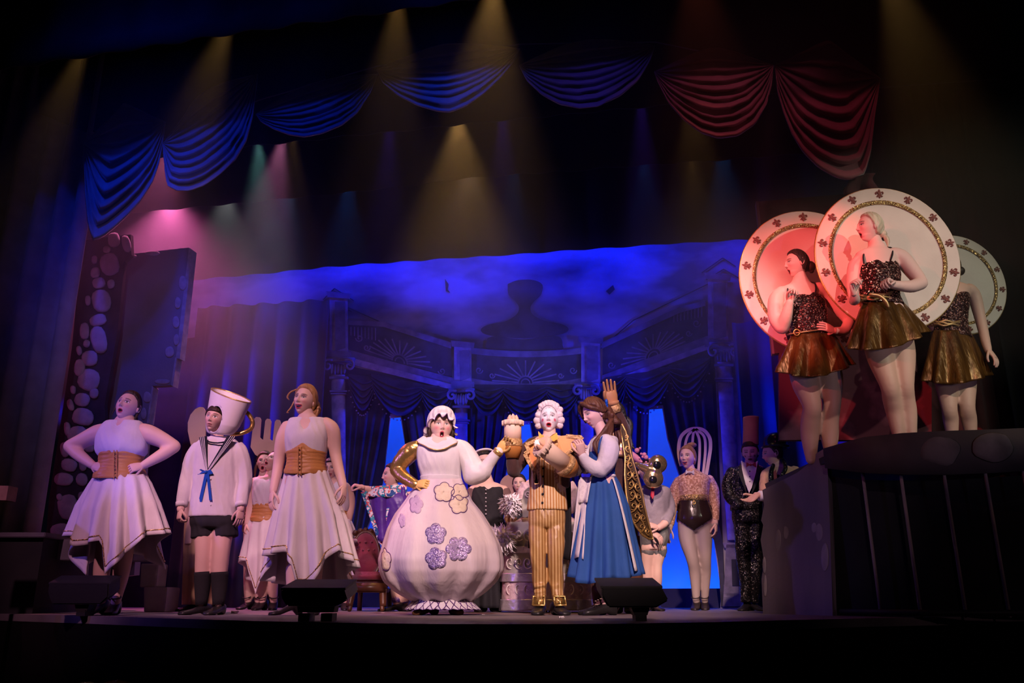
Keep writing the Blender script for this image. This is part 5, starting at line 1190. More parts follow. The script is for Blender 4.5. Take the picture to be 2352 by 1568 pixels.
# ================================================================== young woman in blue dress and white apron
M_blu = mat('blue_cotton', (.030, .105, .36), .8, col2=(.024, .085, .29), ns=4, bump=.35, bs=14, bst=(1.5, 1.5, .3))
M_blo = mat('white_blouse', (.74, .68, .70), .85, col2=(.64, .58, .61), ns=5, bump=.6, bs=10)
f = Fig('person', 'dark haired young woman in blue dress and white apron with clasped hands', 6.4, 1385)
mb = MB(); f.torso(mb, [(1388, 1150, 34, .85), (1386, 1090, 27, .8), (1384, 1050, 32, .78), (1388, 1018, 33, .62), (1388, 1000, 18, .8)], yaw=-.7); f.limb(mb, [(1386, 1006), (1380, 985), (1372, 968)], [15, 14.5, 14])
f.limb(mb, [(1350, 1060, -.12), (1340, 1046, -.16), (1336, 1040, -.17)], [9, 8, 7.5]); f.limb(mb, [(1338, 1066, .04), (1330, 1050, .0)], [9, 8])
aL, aR = f.A(1372, .04), f.A(1392, -.08)
f.limb(mb, [(1378, 1200), (1374, 1290), (1372, 1350, .04), aL], [24, 18, 14, 9.5], 12); f.limb(mb, [(1402, 1200), (1398, 1290), (1394, 1350, -.05), aR], [24, 18, 14, 9.5])
f.head(1366, 950, 74, yaw=-62, pitch=8, roll=-8)
f.body(mb, [hd(f, (1336, 1044, -.17), (1333, 1022, -.20), (-.4, .8, .1), .95, curl=.75, sg=1), hd(f, (1331, 1052, -.02), (1328, 1026, -.10), (.7, -.2, .1), .95, curl=.65, sg=-1)],
       dict(skin=(.74, .47, .40), smile=.8, open=.03, mw=.021, lip=(.55, .14, .15), blush=.3, eye=.0042, shadow=.45, brow=(.05, .025, .02)))
def girlhair(m):
    for k in range(7): f.lock(m, [(.03+.008*k, .02+.012*k, .075-.02*k), (.045, .09, .03-.02*k), (.02+.01*k, .13, -.05-.01*k), (.0, .14+.01*(k % 3), -.13), (.03*math.sin(k*2), .13, -.22), (.02*math.sin(k*3), .11, -.27-.02*(k % 3))], [.020, .024, .022, .020, .015, .004])
    for k in range(6): f.lock(m, [(.055, .085+.006*k, -.06), (.072+.003*k, .065-.008*k, -.12), (.078, .04-.016*k, -.17), (.082-.004*k, .0-.022*k, -.22), (.076, -.035-.016*k, -.29), (.066, -.045-.012*k, -.36)], [.018, .019, .018, .017, .014, .004])
    for k in range(4): f.lock(m, [(.0, -.078-.004*k, .10), (.040, -.082+.006*k, .075-.006*k), (.070, -.052+.012*k, .040-.006*k), (.082, -.010+.012*k, .018-.008*k), (.078, .035+.01*k, .0)], [.012, .016, .017, .015, .008])
    for k in range(3): f.lock(m, [(.0, -.080, .10), (-.045, -.085+.006*k, .070), (-.072, -.066+.012*k, .02), (-.080, -.05+.012*k, -.04)], [.012, .016, .015, .006])
f.hair(M_hch, .018, extra=girlhair, front=.52, side=.36, ear=.10)
m = MB(); [m.ball(f.h(.058+.006*i, .085, .03+.016*i), (.012, .012, .02), n=8, m=6) for i in range(3)]; f.part('blue_hair_ribbon', m, M_rib)
m = MB(); f.torso(m, [(1386, 1064, 30, .84), (1386, 1030, 34, .76), (1389, 1010, 33, .6), (1388, 1002, 24, .6)], yaw=-.7); f.limb(m, [(1392, 1012, -.08), (1400, 1030, -.10), (1392, 1062, -.12), (1378, 1078, -.12)], [17, 23, 21, 17]); f.limb(m, [(1380, 1080, -.12), (1364, 1074, -.14), (1346, 1060, -.15), (1338, 1048, -.165)], [17, 16, 13, 10.5])
f.limb(m, [(1372, 1012, .12), (1358, 1040, .12), (1344, 1070, .07)], [15, 17, 15]); f.limb(m, [(1346, 1074, .07), (1338, 1066, .03), (1332, 1054, .0)], [15, 13, 10]); f.part('blouse', m, M_blo, vox=.008, sm=5)
m = tors(f, [(1385, 1098, 27.5, .82), (1385, 1080, 28, .84), (1385, 1055, 32.5, .86), (1387, 1038, 34, .82), (1389, 1026, 33, .72)], yaw=-.7, top=-.06); bo = f.part('bodice', m, M_blu, vox=.008, sm=3)
for pp in ([(1374, 1040, -.11), (1378, 1014, -.13), (1388, 999, -.07), (1402, 1004, .04), (1414, 1030, .09)], [(1370, 1040, .06), (1366, 1014, .09), (1378, 999, .12), (1404, 1010, .14)]):
    m = MB(); m.tube(f.pts(pp), .012, 8, 4, rnd=False, el=.6); f.part('shoulder_strap', m, M_blu, parent=bo)
f.skirt('skirt', M_blu, (1385, 1093, 28), [(0, 1385, 28), (.08, 1387, 36), (.3, 1390, 52), (1, 1392, 83)], [(1309, 1322), (1330, 1338), (1350, 1341), (1380, 1336), (1400, 1326), (1430, 1330), (1450, 1326), (1475, 1318)], [(1309, 1322), (1340, 1328), (1400, 1322), (1475, 1318)], dr=.82, pleat=13, amp=.13, amp0=.05, seed=21)
# apron: waistband, bib panel, long front cloth, ties
def askirt(x, y): 
    t = (y-1093)/235; hw = np.interp(t, [0, .08, .3, 1], [28, 36, 52, 83]); cx = np.interp(t, [0, .08, .3, 1], [1385, 1387, 1390, 1392]); u = max(-1., min(1., (x-cx)/hw)); return f.P(x, y, -f.k*hw*.82*math.sqrt(max(0, 1-u*u))-.022)
M_apr = mat('apron_linen', (.78, .71, .71), .85, col2=(.70, .63, .64), ns=7, bump=.4, bs=14); M_lace = mat('embroidered_linen', (.78, .70, .70), .85, col2=(.55, .46, .47), ns=45, ramp=(.5, .72), bump=.3, bs=50)
m = MB(); P = np.zeros((16, 10, 3))
for i in range(16):
    for j in range(10):
        t = i/15; s = j/9; x = (1331-19*t)+(1352-1331+22*t*.3-4)*s*1.25 - 2; y = 1098+(1282-1098)*t+3*math.sin(6*s+1); P[i, j] = askirt(x, y)+V3((0, -.012*math.sin(s*11+t*2), 0))
m.grid(P); ap = f.part('apron', m, M_apr, solid=.006)
m = MB(); P = np.zeros((8, 8, 3))
for i in range(8):
    for j in range(8): t = i/7; s = j/7; P[i, j] = askirt(1332+s*(26-6*t)+(-4*t), 1096+58*t)+V3((0, -.018, 0))
m.grid(P); f.part('embroidered_panel', m, M_lace, solid=.006, parent=ap)
m = MB(); f.torso(m, [(1385, 1097, 29.5, .86), (1385, 1091, 29.5, .86)], yaw=-.2); f.part('apron_waistband', m, M_apr, parent=ap)
m = MB(); P = np.zeros((22, 4, 3))
for i in range(22):
    for j in range(4): t = i/21; s = j/3; P[i, j] = askirt(1404+52*t**.85+(s*5+1)*(.7+.6*t), 1096+215*t)+V3((0, -.014, 0))
m.grid(P); f.part('apron_tie', m, M_apr, solid=.005, parent=ap)
m = MB(); [f.limb(m, [(x, 1270, d), (x-.5, 1340, d), a], [17.5, 14.5, 10.5], rnd=False) for x, a, d in ((1373, aL, .03), (1396, aR, -.03))]; f.part('dark_stockings', m, mat('plum_stocking', (.10, .035, .05), .8), vox=.008, sm=2)
f.shoe(aL, -.9, M_bkl, .24, .02, top=.08); so = f.shoe(aR, -1.15, M_bkl, .26, .02, top=.085, label='laced black boot with pale sole')
m = MB(); [m.tube([aR+V3((-.02-.018*k, -.035, .045-.008*k)), aR+V3((-.02-.018*k, .03, .045-.008*k))], .004, 5, 1) for k in range(4)]; f.part('boot_laces', m, mat('tan_lace', (.5, .35, .22), .8), parent=so)

# ================================================================== man in gold and brown coat behind her, gloved hand up
M_scr = mat('black_gold_brocade', (.022, .014, .008), .5, .2, col2=(.62, .36, .10), ns=16, kind='scroll', ramp=(.66, .74), bump=.2, bs=40)
f = Fig('person', 'man behind the blue dress with raised tan glove and black gold brocade coat panel', 7.0, 1430)
mb = MB(); f.torso(mb, [(1424, 1180, 30, .8), (1420, 1100, 30, .8), (1414, 1040, 34, .7), (1412, 1005, 34, .6), (1412, 992, 18, .8)]); f.limb(mb, [(1412, 1000), (1411, 975), (1410, 962)], [14, 13.5, 13])
f.head(1411, 958, 66, yaw=-20, pitch=-4, dy=.02)
f.limb(mb, [(1414, 956, -.10), (1409, 934, -.14)], [9, 8])
f.body(mb, [hd(f, (1408, 932, -.14), (1401, 896, -.18), (.1, -1, .2), 1.35, curl=.10, sg=-1, col=(.42, .20, .085))], dict(open=.2), res=.7)
f.hair(M_hbk, .026, extra=lambda m: [f.lock(m, [(.04, .09, .03), (.07+.01*k, .11, -.04), (.09, .10, -.10-.03*k), (.11+.01*k, .09, -.17-.03*k)], [.026, .026, .022, .006]) for k in range(4)])
m = MB(); f.limb(m, [(1424, 972, -.04), (1430, 985, -.04), (1440, 1012, -.02)], [5, 6, 3]); f.part('green_feather', m, mat('grey_green_feather', (.10, .14, .11), .8))
m = MB(); f.torso(m, [(1428, 1240, 36, .8), (1426, 1180, 34, .82), (1422, 1110, 34, .84), (1416, 1050, 37, .74), (1414, 1010, 36, .6), (1412, 1000, 24, .6)]); f.limb(m, [(1428, 1006, -.02), (1434, 990, -.06), (1424, 962, -.10), (1412, 942, -.135)], [14, 15, 13, 11]); f.part('coat', m, M_br, vox=.009, sm=4)
m = MB(); f.limb(m, [(1415, 947, -.125), (1409, 930, -.142)], [14.5, 13.5], rnd=False); f.part('brocade_cuff', m, M_brz)
m = MB(); f.limb(m, [(1409, 931, -.142), (1407, 922, -.146)], [13.5, 15], rnd=False); f.part('glove_cuff', m, mat('tan_glove', (.42, .20, .085), .7))
m = MB(); f.torso(m, [(1424, 1052, 26, .9, -.05), (1423, 1025, 27, .85, -.05), (1420, 1000, 22, .7, -.04)]); f.part('gold_vest', m, M_goldl, vox=.009, sm=3)
out = [(1421, 978), (1429, 974), (1437, 990), (1444, 1018), (1450, 1046), (1458, 1072), (1468, 1105), (1476, 1135), (1480, 1160), (1488, 1195), (1497, 1228), (1499, 1238), (1490, 1237), (1476, 1228), (1462, 1210), (1451, 1190), (1444, 1165), (1438, 1130), (1435, 1090), (1436, 1050), (1430, 1010)]
def bend(x, y): return f.P(x, y, -.16-.10*max(0, (y-1010)/230)+.10*((x-1436)/50)**2)
m = MB(); m.slab([bend(x, y) for x, y in out], (0, .015, 0)); pn = f.part('coat_panel', m, mat('black_brocade', (.09, .05, .018), .6, col2=(.05, .028, .010), ns=30), smooth=False)
for i, (x, y, r) in enumerate([(1438, 1004, 5), (1442, 1030, 6), (1441, 1052, 6), (1448, 1068, 7), (1445, 1090, 7), (1459, 1092, 7), (1449, 1112, 7), (1465, 1118, 7), (1452, 1136, 8), (1468, 1142, 7), (1455, 1162, 8), (1472, 1164, 7), (1462, 1186, 8), (1478, 1190, 7), (1474, 1210, 7), (1488, 1220, 6)]):
    sg = 1 if i % 2 else -1; m = MB(); m.tube([bend(x+sg*(r-k*r/12)*math.cos(k*.75+1), y+(r*1.25-k*r/10)*math.sin(k*.75+1))+V3((0, -.006, 0)) for k in range(10)] , .0045, 5, 2); m.tube([bend(x-sg*r*.4, y-r*1.2)+V3((0, -.006, 0)), bend(x-sg*r*1.1, y)+V3((0, -.006, 0)), bend(x-sg*r*.2, y+r*1.4)+V3((0, -.006, 0)), bend(x+sg*r*.5, y+r*1.7)+V3((0, -.006, 0))], .0045, 5, 2); f.part('gold_scroll', m, M_gold, parent=pn)
m = MB(); m.tube([bend(x, y)+V3((0, .004, 0)) for x, y in out+out[:1]], .0085, 8, 1, rnd=False); f.part('gold_cord', m, M_gold, parent=pn)
aL, aR = f.A(1416, .0), f.A(1450, .04)
m = MB(); f.torso(m, [(1432, 1230, 36, .8), (1433, 1290, 40, .75), (1434, 1348, 42, .7)]); f.part('breeches', m, mat('brown_breeches', (.16, .06, .03), .8, col2=(.11, .04, .02), ns=6, bump=.4, bs=12), vox=.01, sm=2)
m = MB(); m.tube([f.P(1437, 1310, -.16), f.P(1434, 1322, -.18), f.P(1436, 1338, -.17)], .006, 6, 3); f.part('gold_tassel', m, M_gold)
m = MB(); [f.limb(m, [(x, 1330, 0), a], [13, 10], rnd=False) for x, a in ((1418, aL), (1448, aR))]; f.part('stockings', m, M_bk)
f.shoe(aL, -.4, M_bkl, .27, .02); f.shoe(aR, .3, M_bkl, .27, .02)

# ================================================================== dancer in gold lace leotard with whisk
M_lac = mat('gold_lace', (.46, .22, .13), .5, .2, col2=(.80, .52, .36), ns=55, bump=.5, bs=80, ramp=(.42, .62)); M_tan = (.50, .36, .30)
f = Fig('person', 'dancer in gold lace leotard with a tan whisk standing up behind her head', 8.7, 1600)
mb = MB(); aL, aR = f.A(1600, -.02), f.A(1619, .03)
f.torso(mb, [(1594, 1222, 20, .8), (1595, 1205, 36, .78), (1596, 1190, 40, .8), (1595, 1165, 35, .76), (1593, 1145, 31, .74), (1592, 1115, 35, .72), (1593, 1098, 38, .56), (1592, 1088, 22, .75), (1590, 1080, 13, .95)])
f.limb(mb, [(1576, 1205), (1579, 1240), (1590, 1285, -.03), (1596, 1318, .0), aL], [20, 19, 13.5, 13, 8]); f.limb(mb, [(1615, 1205), (1617, 1240), (1620, 1285, -.01), (1620, 1318, .03), aR], [20.5, 19, 13.5, 13, 8])
f.limb(mb, [(1588, 1088), (1584, 1066, .02)], [12, 9.5])
f.limb(mb, [(1560, 1104), (1550, 1130, .02), (1547, 1153, .02), (1539, 1205, -.04), (1538, 1214, -.05)], [11, 12, 10.5, 8, 7]); f.limb(mb, [(1629, 1100), (1638, 1125, .02), (1641, 1152, .02), (1642, 1194, -.03), (1643, 1204, -.04)], [11, 12, 10.5, 8, 7])
f.head(1579, 1051, 55, yaw=-22, pitch=-3, roll=3)
zc = f.P(1594, 1214).z
f.body(mb, [hd(f, (1538, 1212, -.05), (1532, 1232, -.06), (.8, .3, 0), .95, curl=.3, sg=1), hd(f, (1643, 1202, -.04), (1645, 1222, -.05), (-.8, .4, 0), .95, curl=.4, sg=-1)],
       dict(MU, skin=(.76, .48, .40), neckskin=(.76, .48, .40), smile=1, open=.45, teeth=1, mw=.024, lip=(.6, .08, .1)), cols=lambda v: (.42, .33, .29) if v.z < zc+.05 else (.76, .48, .40))
f.hair(M_hbl, .014, extra=lambda m: (m.ball(f.h(.03, .03, .135), (.052, .045, .028), n=14, m=10), m.ball(f.h(.0, .09, .0), .03)))
m = MB(); f.torso(m, [(1593, 1150, 33, .77), (1593, 1138, 34, .78), (1592, 1115, 37, .76), (1593, 1098, 40, .6), (1592, 1088, 24, .78), (1590, 1082, 15, 1.), (1589, 1077, 14, 1.)]); f.limb(m, [(1562, 1102), (1550, 1128, .02), (1547, 1154, .02), (1539, 1206, -.042)], [12, 13.5, 12, 9], rnd=False); f.limb(m, [(1627, 1098), (1638, 1124, .02), (1641, 1152, .02), (1642, 1196, -.03)], [12, 13.5, 12, 9], rnd=False); f.part('lace_top', m, M_lac, vox=.008, sm=3)
m = MB(); f.torso(m, [(1593, 1151, 33.5, .79), (1593, 1138, 34.5, .8)]); f.part('waistband', m, M_glit)
f.shell('leotard_bottom', lambda x, y, front: 1554 < x < 1635 and y > 1143 and y < 1218 and y < 1216-(abs(x-1594)/40)**1.0*26 - (0 if front else -6), .006, mat('black_vinyl', (.020, .010, .010), .22, col2=(.03, .015, .014), ns=4, bump=.2, bs=14))
m = MB(); [m.slab([f.P(x, y, -.10) for x, y in q], (0, -.012, 0)) for q in ([(1583, 1084), (1575, 1079), (1574, 1089)], [(1585, 1084), (1594, 1079), (1594, 1090)])]; m.ball(f.P(1584, 1084, -.115), .012); f.part('white_bow_tie', m, M_cot, smooth=False)
m = MB(); m.tube([f.P(1594+3*math.cos(a), 1154+4*math.sin(a), -.16) for a in np.linspace(0, 2*pi, 12)], .006, 6, 1); f.part('waist_ornament', m, M_gold)
f.shoe(aL, -.35, M_shoe, .235, .05, strap=1); f.shoe(aR, -.2, M_shoe, .235, .05, strap=1)
M_tanb = mat('tan_painted_board', (.80, .58, .38), .75, col2=(.72, .52, .34), ns=6); 
m = MB(); P0 = []
def strip(pl_, wd, nm, par):
    m = MB()
    L = cr([np.array(p, float) for p in pl_], 6); A, B = [], []
    for i, p in enumerate(L):
        t = L[min(i+1, len(L)-1)]-L[max(i-1, 0)]; t = t/np.linalg.norm(t); nn = np.array([-t[1], t[0]])*wd/2; A.append(p+nn); B.append(p-nn)
    P = np.array([[f.P(*a, .10) for a in A], [f.P(*b, .10) for b in B], [f.P(*b, .118) for b in B], [f.P(*a, .118) for a in A]]); m.grid(P, wu=True); return f.part(nm, m, M_tanb, parent=par, smooth=False)
wk = strip([(1565, 1070), (1559, 1040), (1562, 1008), (1575, 991), (1594, 984), (1615, 987), (1629, 1003), (1632, 1025), (1628, 1055), (1622, 1090)], 8, 'whisk_headpiece', None)
for q in ([(1596, 985), (1580, 1000), (1573, 1028), (1574, 1060)], [(1594, 985), (1591, 1010), (1590, 1060)], [(1596, 985), (1606, 1008), (1607, 1040), (1604, 1085)], [(1598, 985), (1617, 1002), (1620, 1035), (1615, 1088)]): strip(q, 6, 'whisk_wire', wk)
# ================================================================== three dancers with plates
M_seq = mat('bronze_black_sequin', (.030, .010, .010), .30, .45, col2=(.95, .50, .40), ns=125, kind='sequin', bump=.9, ramp=(.82, 1.08))
M_gsk = mat('bronze_gold_lame', (.20, .090, .018), .34, .55, col2=(.07, .028, .007), ns=5, nst=(3.5, 3.5, .5), bump=.7, bs=9, bst=(2.4, 2.4, .35), ramp=(.3, .7), spec=.6)
M_plate = mat('cream_painted_board', (.80, .70, .60), .8, col2=(.74, .64, .55), ns=5, bump=.06, bs=30)
M_fleur = mat('brown_stencil', (.28, .10, .085), .85, col2=(.22, .075, .06), ns=30)
M_belt = mat('gold_belt', (.62, .42, .20), .38, .65, col2=(.45, .28, .12), ns=30)
fleur_me = None
def fleur_mesh():
    m = MB(); th = V3((0, .012, 0))
    def mir(p, s): return [V3((x*s, 0, z)) for x, z in (p if s > 0 else p[::-1])]
    m.slab(mir([(0, .95), (.13, .66), (.20, .42), (.13, .18), (.07, .02), (-.07, .02), (-.13, .18), (-.20, .42), (-.13, .66)], 1), th)
    side = [(.10, .02), (.13, .22), (.24, .46), (.42, .56), (.60, .48), (.68, .28), (.60, .10), (.46, .06), (.42, .16), (.50, .20), (.52, .32), (.44, .40), (.34, .36), (.25, .20), (.20, .02)]
    m.slab(mir(side, 1), th); m.slab(mir(side, -1), th)
    m.slab(mir([(-.34, -.02), (.34, -.02), (.34, -.14), (-.34, -.14)], 1), th)
    m.slab(mir([(-.08, -.16), (.08, -.16), (.16, -.42), (0, -.62), (-.16, -.42)], 1), th)
    lo = [(.12, -.16), (.20, -.34), (.34, -.42), (.48, -.34), (.46, -.22), (.36, -.20), (.32, -.28), (.24, -.24), (.22, -.16)]
    m.slab(mir(lo, 1), th); m.slab(mir(lo, -1), th)
    o = m.build('fleur_de_lis', M_fleur, smooth=False, base=(0, 0, 0)); me = o.data; bpy.data.objects.remove(o); return me
def plate(f, cx, cy, rpx, dy, rot, asp=1.0, n=14, tilt=0.):
    global fleur_me
    c = f.P(cx, cy, dy); r = rpx*(c.y*cT+(c.z-HC)*sT)/F; asp *= 1.095; R0 = ROOT[f.root.name]
    def ring(rr, y): return [c + V3((rr*math.cos(a)*(1+.004*noise.noise((math.cos(a)*2, math.sin(a)*2, 1))), y, rr*asp*math.sin(a))) for a in np.arange(72)*2*pi/72]
    m = MB(); m.loft([ring(r, .030), ring(r, .0), ring(r*.99, -.004), ring(r*.80, -.002), ring(r*.76, .008), ring(r*.2, .010), ring(.01, .010)], caps=True); p = f.part('plate', m, M_plate, smooth=False)
    m = MB(); m.tube([c+V3((r*1.0*math.cos(a), .012, r*1.0*asp*math.sin(a))) for a in np.linspace(0, 2*pi, 73)], .0085, 6, 1, rnd=False); f.part('gold_rim', m, M_gold, parent=p)
    m = MB(); m.grid(np.array([ring(r*.765, .002), ring(r*.775, -.010), ring(r*.815, -.010), ring(r*.825, .0)]), wv=True); f.part('glitter_ring', m, M_glit, parent=p)
    if fleur_me is None: fleur_me = fleur_mesh()
    for k in range(n):
        a = rot+2*pi*k/n; o = bpy.data.objects.new('fleur_de_lis', fleur_me); C.objects.link(o); o.parent = p
        s = r*.088; pos = c + V3((r*.90*math.cos(a), -.012, r*.90*asp*math.sin(a))) - R0
        o.matrix_local = Matrix.Translation(pos) @ Matrix.Rotation(-(a-pi/2), 4, 'Y') @ Matrix.Diagonal((s, 1, s, 1))
    return p
def legs(f, mb, L, R):
    for q, rr in (L, R): f.limb(mb, q, rr, 16, 5)
zd = zdeck
def cami(f, rings, yaw, straps, drop=-.05):
    m = tors(f, rings, yaw, top=drop, sub=4); t = f.part('sequin_camisole', m, M_seq, vox=.008, sm=3)
    for q in straps: m = MB(); m.tube(f.pts(q), .0065, 8, 4); f.part('strap', m, M_bk, parent=t)
    return t
TI = (.60, .39, .29)
# ---- left dancer
f = Fig('person', 'dark haired dancer with fist raised, pink lit plate on her back, leftmost on the platform', 6.35, 1880, zd)
Yk = f.Y
mb = MB(); f.torso(mb, [(1866, 850, 52, .8), (1866, 810, 55, .78), (1862, 770, 44, .76), (1855, 750, 42, .74), (1848, 715, 45, .74), (1844, 690, 46, .66), (1838, 664, 47, .5), (1838, 652, 26, .7), (1838, 642, 18, .9)], yaw=.1)
f.limb(mb, [(1840, 654), (1836, 632, .01), (1834, 618, .0)], [18, 16, 12])
f.limb(mb, [(1796, 672), (1784, 690, -.0), (1783, 730, -.02), (1795, 752, -.06)], [17, 20, 18.5, 16]); f.limb(mb, [(1797, 752, -.06), (1806, 725, -.13), (1814, 692, -.18)], [16.5, 14, 9.5])
f.limb(mb, [(1880, 662), (1900, 682, .04), (1938, 722, .05), (1950, 738, .05)], [16, 17, 14, 12]); f.limb(mb, [(1950, 740, .05), (1938, 760, .0), (1914, 760, -.08)], [12.5, 12.5, 9])
f.limb(mb, [(1842, 835, .0), (1850, 880, -.0), (1865, 932, -.05), (1862, 960, .0), (1860, 1000, .05), (1863, 1055, .03)], [32, 30, 20.5, 21, 20, 12], 18, 5); f.limb(mb, [(1894, 835, .0), (1906, 870, .0), (1910, 930, -.02), (1905, 965, .03), (1905, 1000, .06), (1908, 1045, .05)], [31, 29, 20, 20.5, 20, 12], 18, 5)
f.head(1830, 606, 68, yaw=-66, pitch=-8, roll=-6)
f.body(mb, [hd(f, (1814, 694, -.18), (1820, 672, -.20), (.2, -.9, .1), .95, curl=1.0, sg=-1), hd(f, (1916, 760, -.08), (1893, 748, -.13), (0, .9, -.2), .95, curl=.25, sg=1)],
       dict(MU, skin=(.74, .48, .41), open=.9, mw=.02, eye=.005, lip=(.55, .08, .1)), cols=lambda v: TI if v.z < zd+.80 and v.x > f.P(1800, 850).x else (.74, .48, .41))
f.hair(M_hbr, .013, extra=lambda m: (m.ball(f.h(.01, .105, -.02), (.045, .04, .045), n=14, m=10), [m.ball(f.h(.01, .115+.0*k, -.055+.03*k), .022, n=8, m=6) for k in range(3)]))
cami(f, [(1862, 778, 44, .8), (1860, 765, 43, .8), (1855, 745, 43.5, .78), (1850, 715, 47, .80), (1847, 690, 46, .70), (1844, 672, 36, .6)], .1, [[(1812, 684, -.09), (1809, 668, -.08), (1812, 654, -.02), (1822, 650, .06)], [(1872, 676, -.09), (1874, 662, -.08), (1871, 650, -.02), (1862, 648, .05)]], -.02)
f.skirt('skirt', M_gsk, (1866, 764, 45), [(0, 1866, 45), (.2, 1867, 56), (1, 1870, 87)], [(1783, 852), (1800, 858), (1830, 864), (1860, 865), (1900, 862), (1930, 850), (1957, 838)], [(1783, 848), (1870, 832), (1957, 834)], dr=.86, pleat=9, amp=.16, amp0=.04, seed=41, solid=.005)
m = MB(); m.tube([f.P(1858+46*math.cos(a), 762-6*math.cos(a)+1.5*math.sin(a), f.k*38*math.sin(a)) for a in np.linspace(0, 2*pi, 33)], .019, 8, 1, rnd=False, el=.35, up=(0, 0, 1)); bl = f.part('belt', m, M_belt)
m = MB(); m.tube([f.P(1830+7*math.cos(a), 763+7*math.sin(a), -f.k*38) for a in np.linspace(0, 2*pi, 13)], .005, 6, 1, rnd=False); f.part('buckle', m, M_gold, parent=bl)
plate(f, 1860, 643, 160, .26, pi/2, .985)
# ---- middle dancer
f = Fig('person', 'blonde dancer with both fists up before the largest cream plate', 5.85, 2060, zd)
mb = MB(); f.torso(mb, [(2036, 780, 54, .8), (2034, 740, 52, .78), (2026, 700, 44, .76), (2022, 680, 42, .74), (2018, 640, 46, .76), (2014, 605, 47, .66), (2012, 582, 48, .5), (2013, 572, 26, .7), (2014, 562, 18, .9)], yaw=.05)
f.limb(mb, [(2014, 574), (2009, 552, .01), (2006, 536, .0)], [18, 16, 12])
f.limb(mb, [(1971, 600), (1962, 615, .02), (1958, 655, .0), (1962, 688, -.06)], [15, 16, 14, 12.5]); f.limb(mb, [(1962, 690, -.06), (1964, 686, -.14), (1962, 672, -.19)], [12.5, 11.5, 9])
f.limb(mb, [(2054, 584), (2072, 594, .0), (2098, 625, -.03), (2116, 648, -.07)], [18, 20, 18, 15]); f.limb(mb, [(2116, 650, -.07), (2090, 658, -.13), (2050, 654, -.19)], [15.5, 14.5, 10])
f.limb(mb, [(2012, 770, .0), (2022, 820, .0), (2042, 885, -.05), (2048, 915, .0), (2056, 950, .05), (2066, 1015, .04)], [31, 29, 19.5, 20, 19, 11], 18, 5); f.limb(mb, [(2062, 765, .0), (2072, 815, .0), (2078, 880, -.03), (2080, 915, .02), (2086, 950, .05), (2094, 1015, .05)], [31, 29, 20, 20, 19, 11], 18, 5)
f.head(1998, 523, 74, yaw=-64, pitch=-6, roll=2)
f.body(mb, [hd(f, (1962, 674, -.19), (1958, 654, -.22), (.5, -.8, .1), .95, curl=1.0, sg=1), hd(f, (2052, 654, -.19), (2026, 642, -.24), (.1, -.2, -1), .98, curl=1.0, sg=1)],
       dict(MU, skin=(.78, .54, .47), open=.75, mw=.021, eye=.005, lip=(.55, .08, .1)), cols=lambda v: TI if v.z < zd+.80 else (.78, .54, .47))
f.hair(M_hpl, .012, extra=lambda m: (m.ball(f.h(.01, .09, -.045), (.034, .036, .034), n=14, m=10), f.lock(m, [(.02, .10, -.06), (.03, .12, -.10), (.04, .12, -.15)], [.02, .018, .006])), strands=14)
m = MB(); m.ball(f.h(.012, .105, -.075), (.024, .022, .02)); f.part('hair_tie', m, M_bk)
cami(f, [(2028, 705, 47, .8), (2024, 690, 44, .79), (2022, 676, 43, .78), (2018, 640, 48, .82), (2016, 612, 46, .72), (2016, 592, 34, .6)], .05, [[(1984, 604, -.10), (1983, 588, -.08), (1988, 576, -.0), (1998, 572, .07)], [(2046, 596, -.10), (2050, 582, -.08), (2048, 570, -.0), (2038, 568, .06)]], -.02)
f.skirt('skirt', M_gsk, (2028, 694, 46), [(0, 2028, 46), (.2, 2030, 56), (1, 2040, 90)], [(1949, 800), (1975, 805), (2010, 803), (2040, 800), (2075, 792), (2105, 778), (2131, 760)], [(1949, 796), (2040, 778), (2131, 760)], dr=.86, pleat=9, amp=.16, amp0=.04, seed=47, solid=.005)
m = MB()
for kk in (-1, 0, 1): m.tube([f.P(2020+46*math.cos(a), 680-6*math.cos(a)+4.5*kk+2*math.sin(7*a+kk*2), f.k*39*math.sin(a)) for a in np.linspace(0, 2*pi, 41)], .009, 6, 1, rnd=False)
bl = f.part('belt', m, M_belt); m = MB(); f.limb(m, [(2000, 676, -.16), (2020, 680, -.17), (2034, 692, -.18), (2040, 704, -.18)], [4.5, 5, 4.5, 3.5], 8, 4); f.part('belt_end', m, M_belt, parent=bl)
plate(f, 2039, 592, 165, .24, pi/2, .975)
# ---- right dancer
f = Fig('person', 'dancer at the right, face hidden behind the largest plate, hand held out', 6.75, 2210, zd)
mb = MB(); f.torso(mb, [(2190, 860, 44, .8), (2188, 800, 41, .78), (2182, 750, 35, .76), (2180, 735, 37, .74), (2180, 705, 40, .74), (2184, 680, 40, .64), (2190, 662, 42, .5), (2190, 652, 22, .7)]); f.limb(mb, [(2190, 656), (2186, 634), (2182, 620)], [15, 14, 13.5])
f.limb(mb, [(2226, 664), (2238, 680, .02), (2250, 725, .02), (2258, 758, .0)], [15, 15.5, 13, 11.5]); f.limb(mb, [(2258, 758, 0), (2264, 785, -.03), (2270, 806, -.06)], [11.5, 10.5, 8.5]); f.limb(mb, [(2152, 664), (2140, 690, .02), (2136, 730, .04), (2150, 760, .0)], [14, 14, 12, 9])
f.limb(mb, [(2170, 845), (2174, 880), (2180, 935, -.05), (2184, 965, 0), (2188, 1010, .03)], [27, 25, 17, 16.5, 11], 18, 5); f.limb(mb, [(2212, 840), (2216, 880), (2221, 932, -.05), (2226, 965, 0), (2232, 1010, .03)], [27, 25, 17, 16.5, 11], 18, 5)
f.head(2178, 612, 64, yaw=-60, pitch=-6)
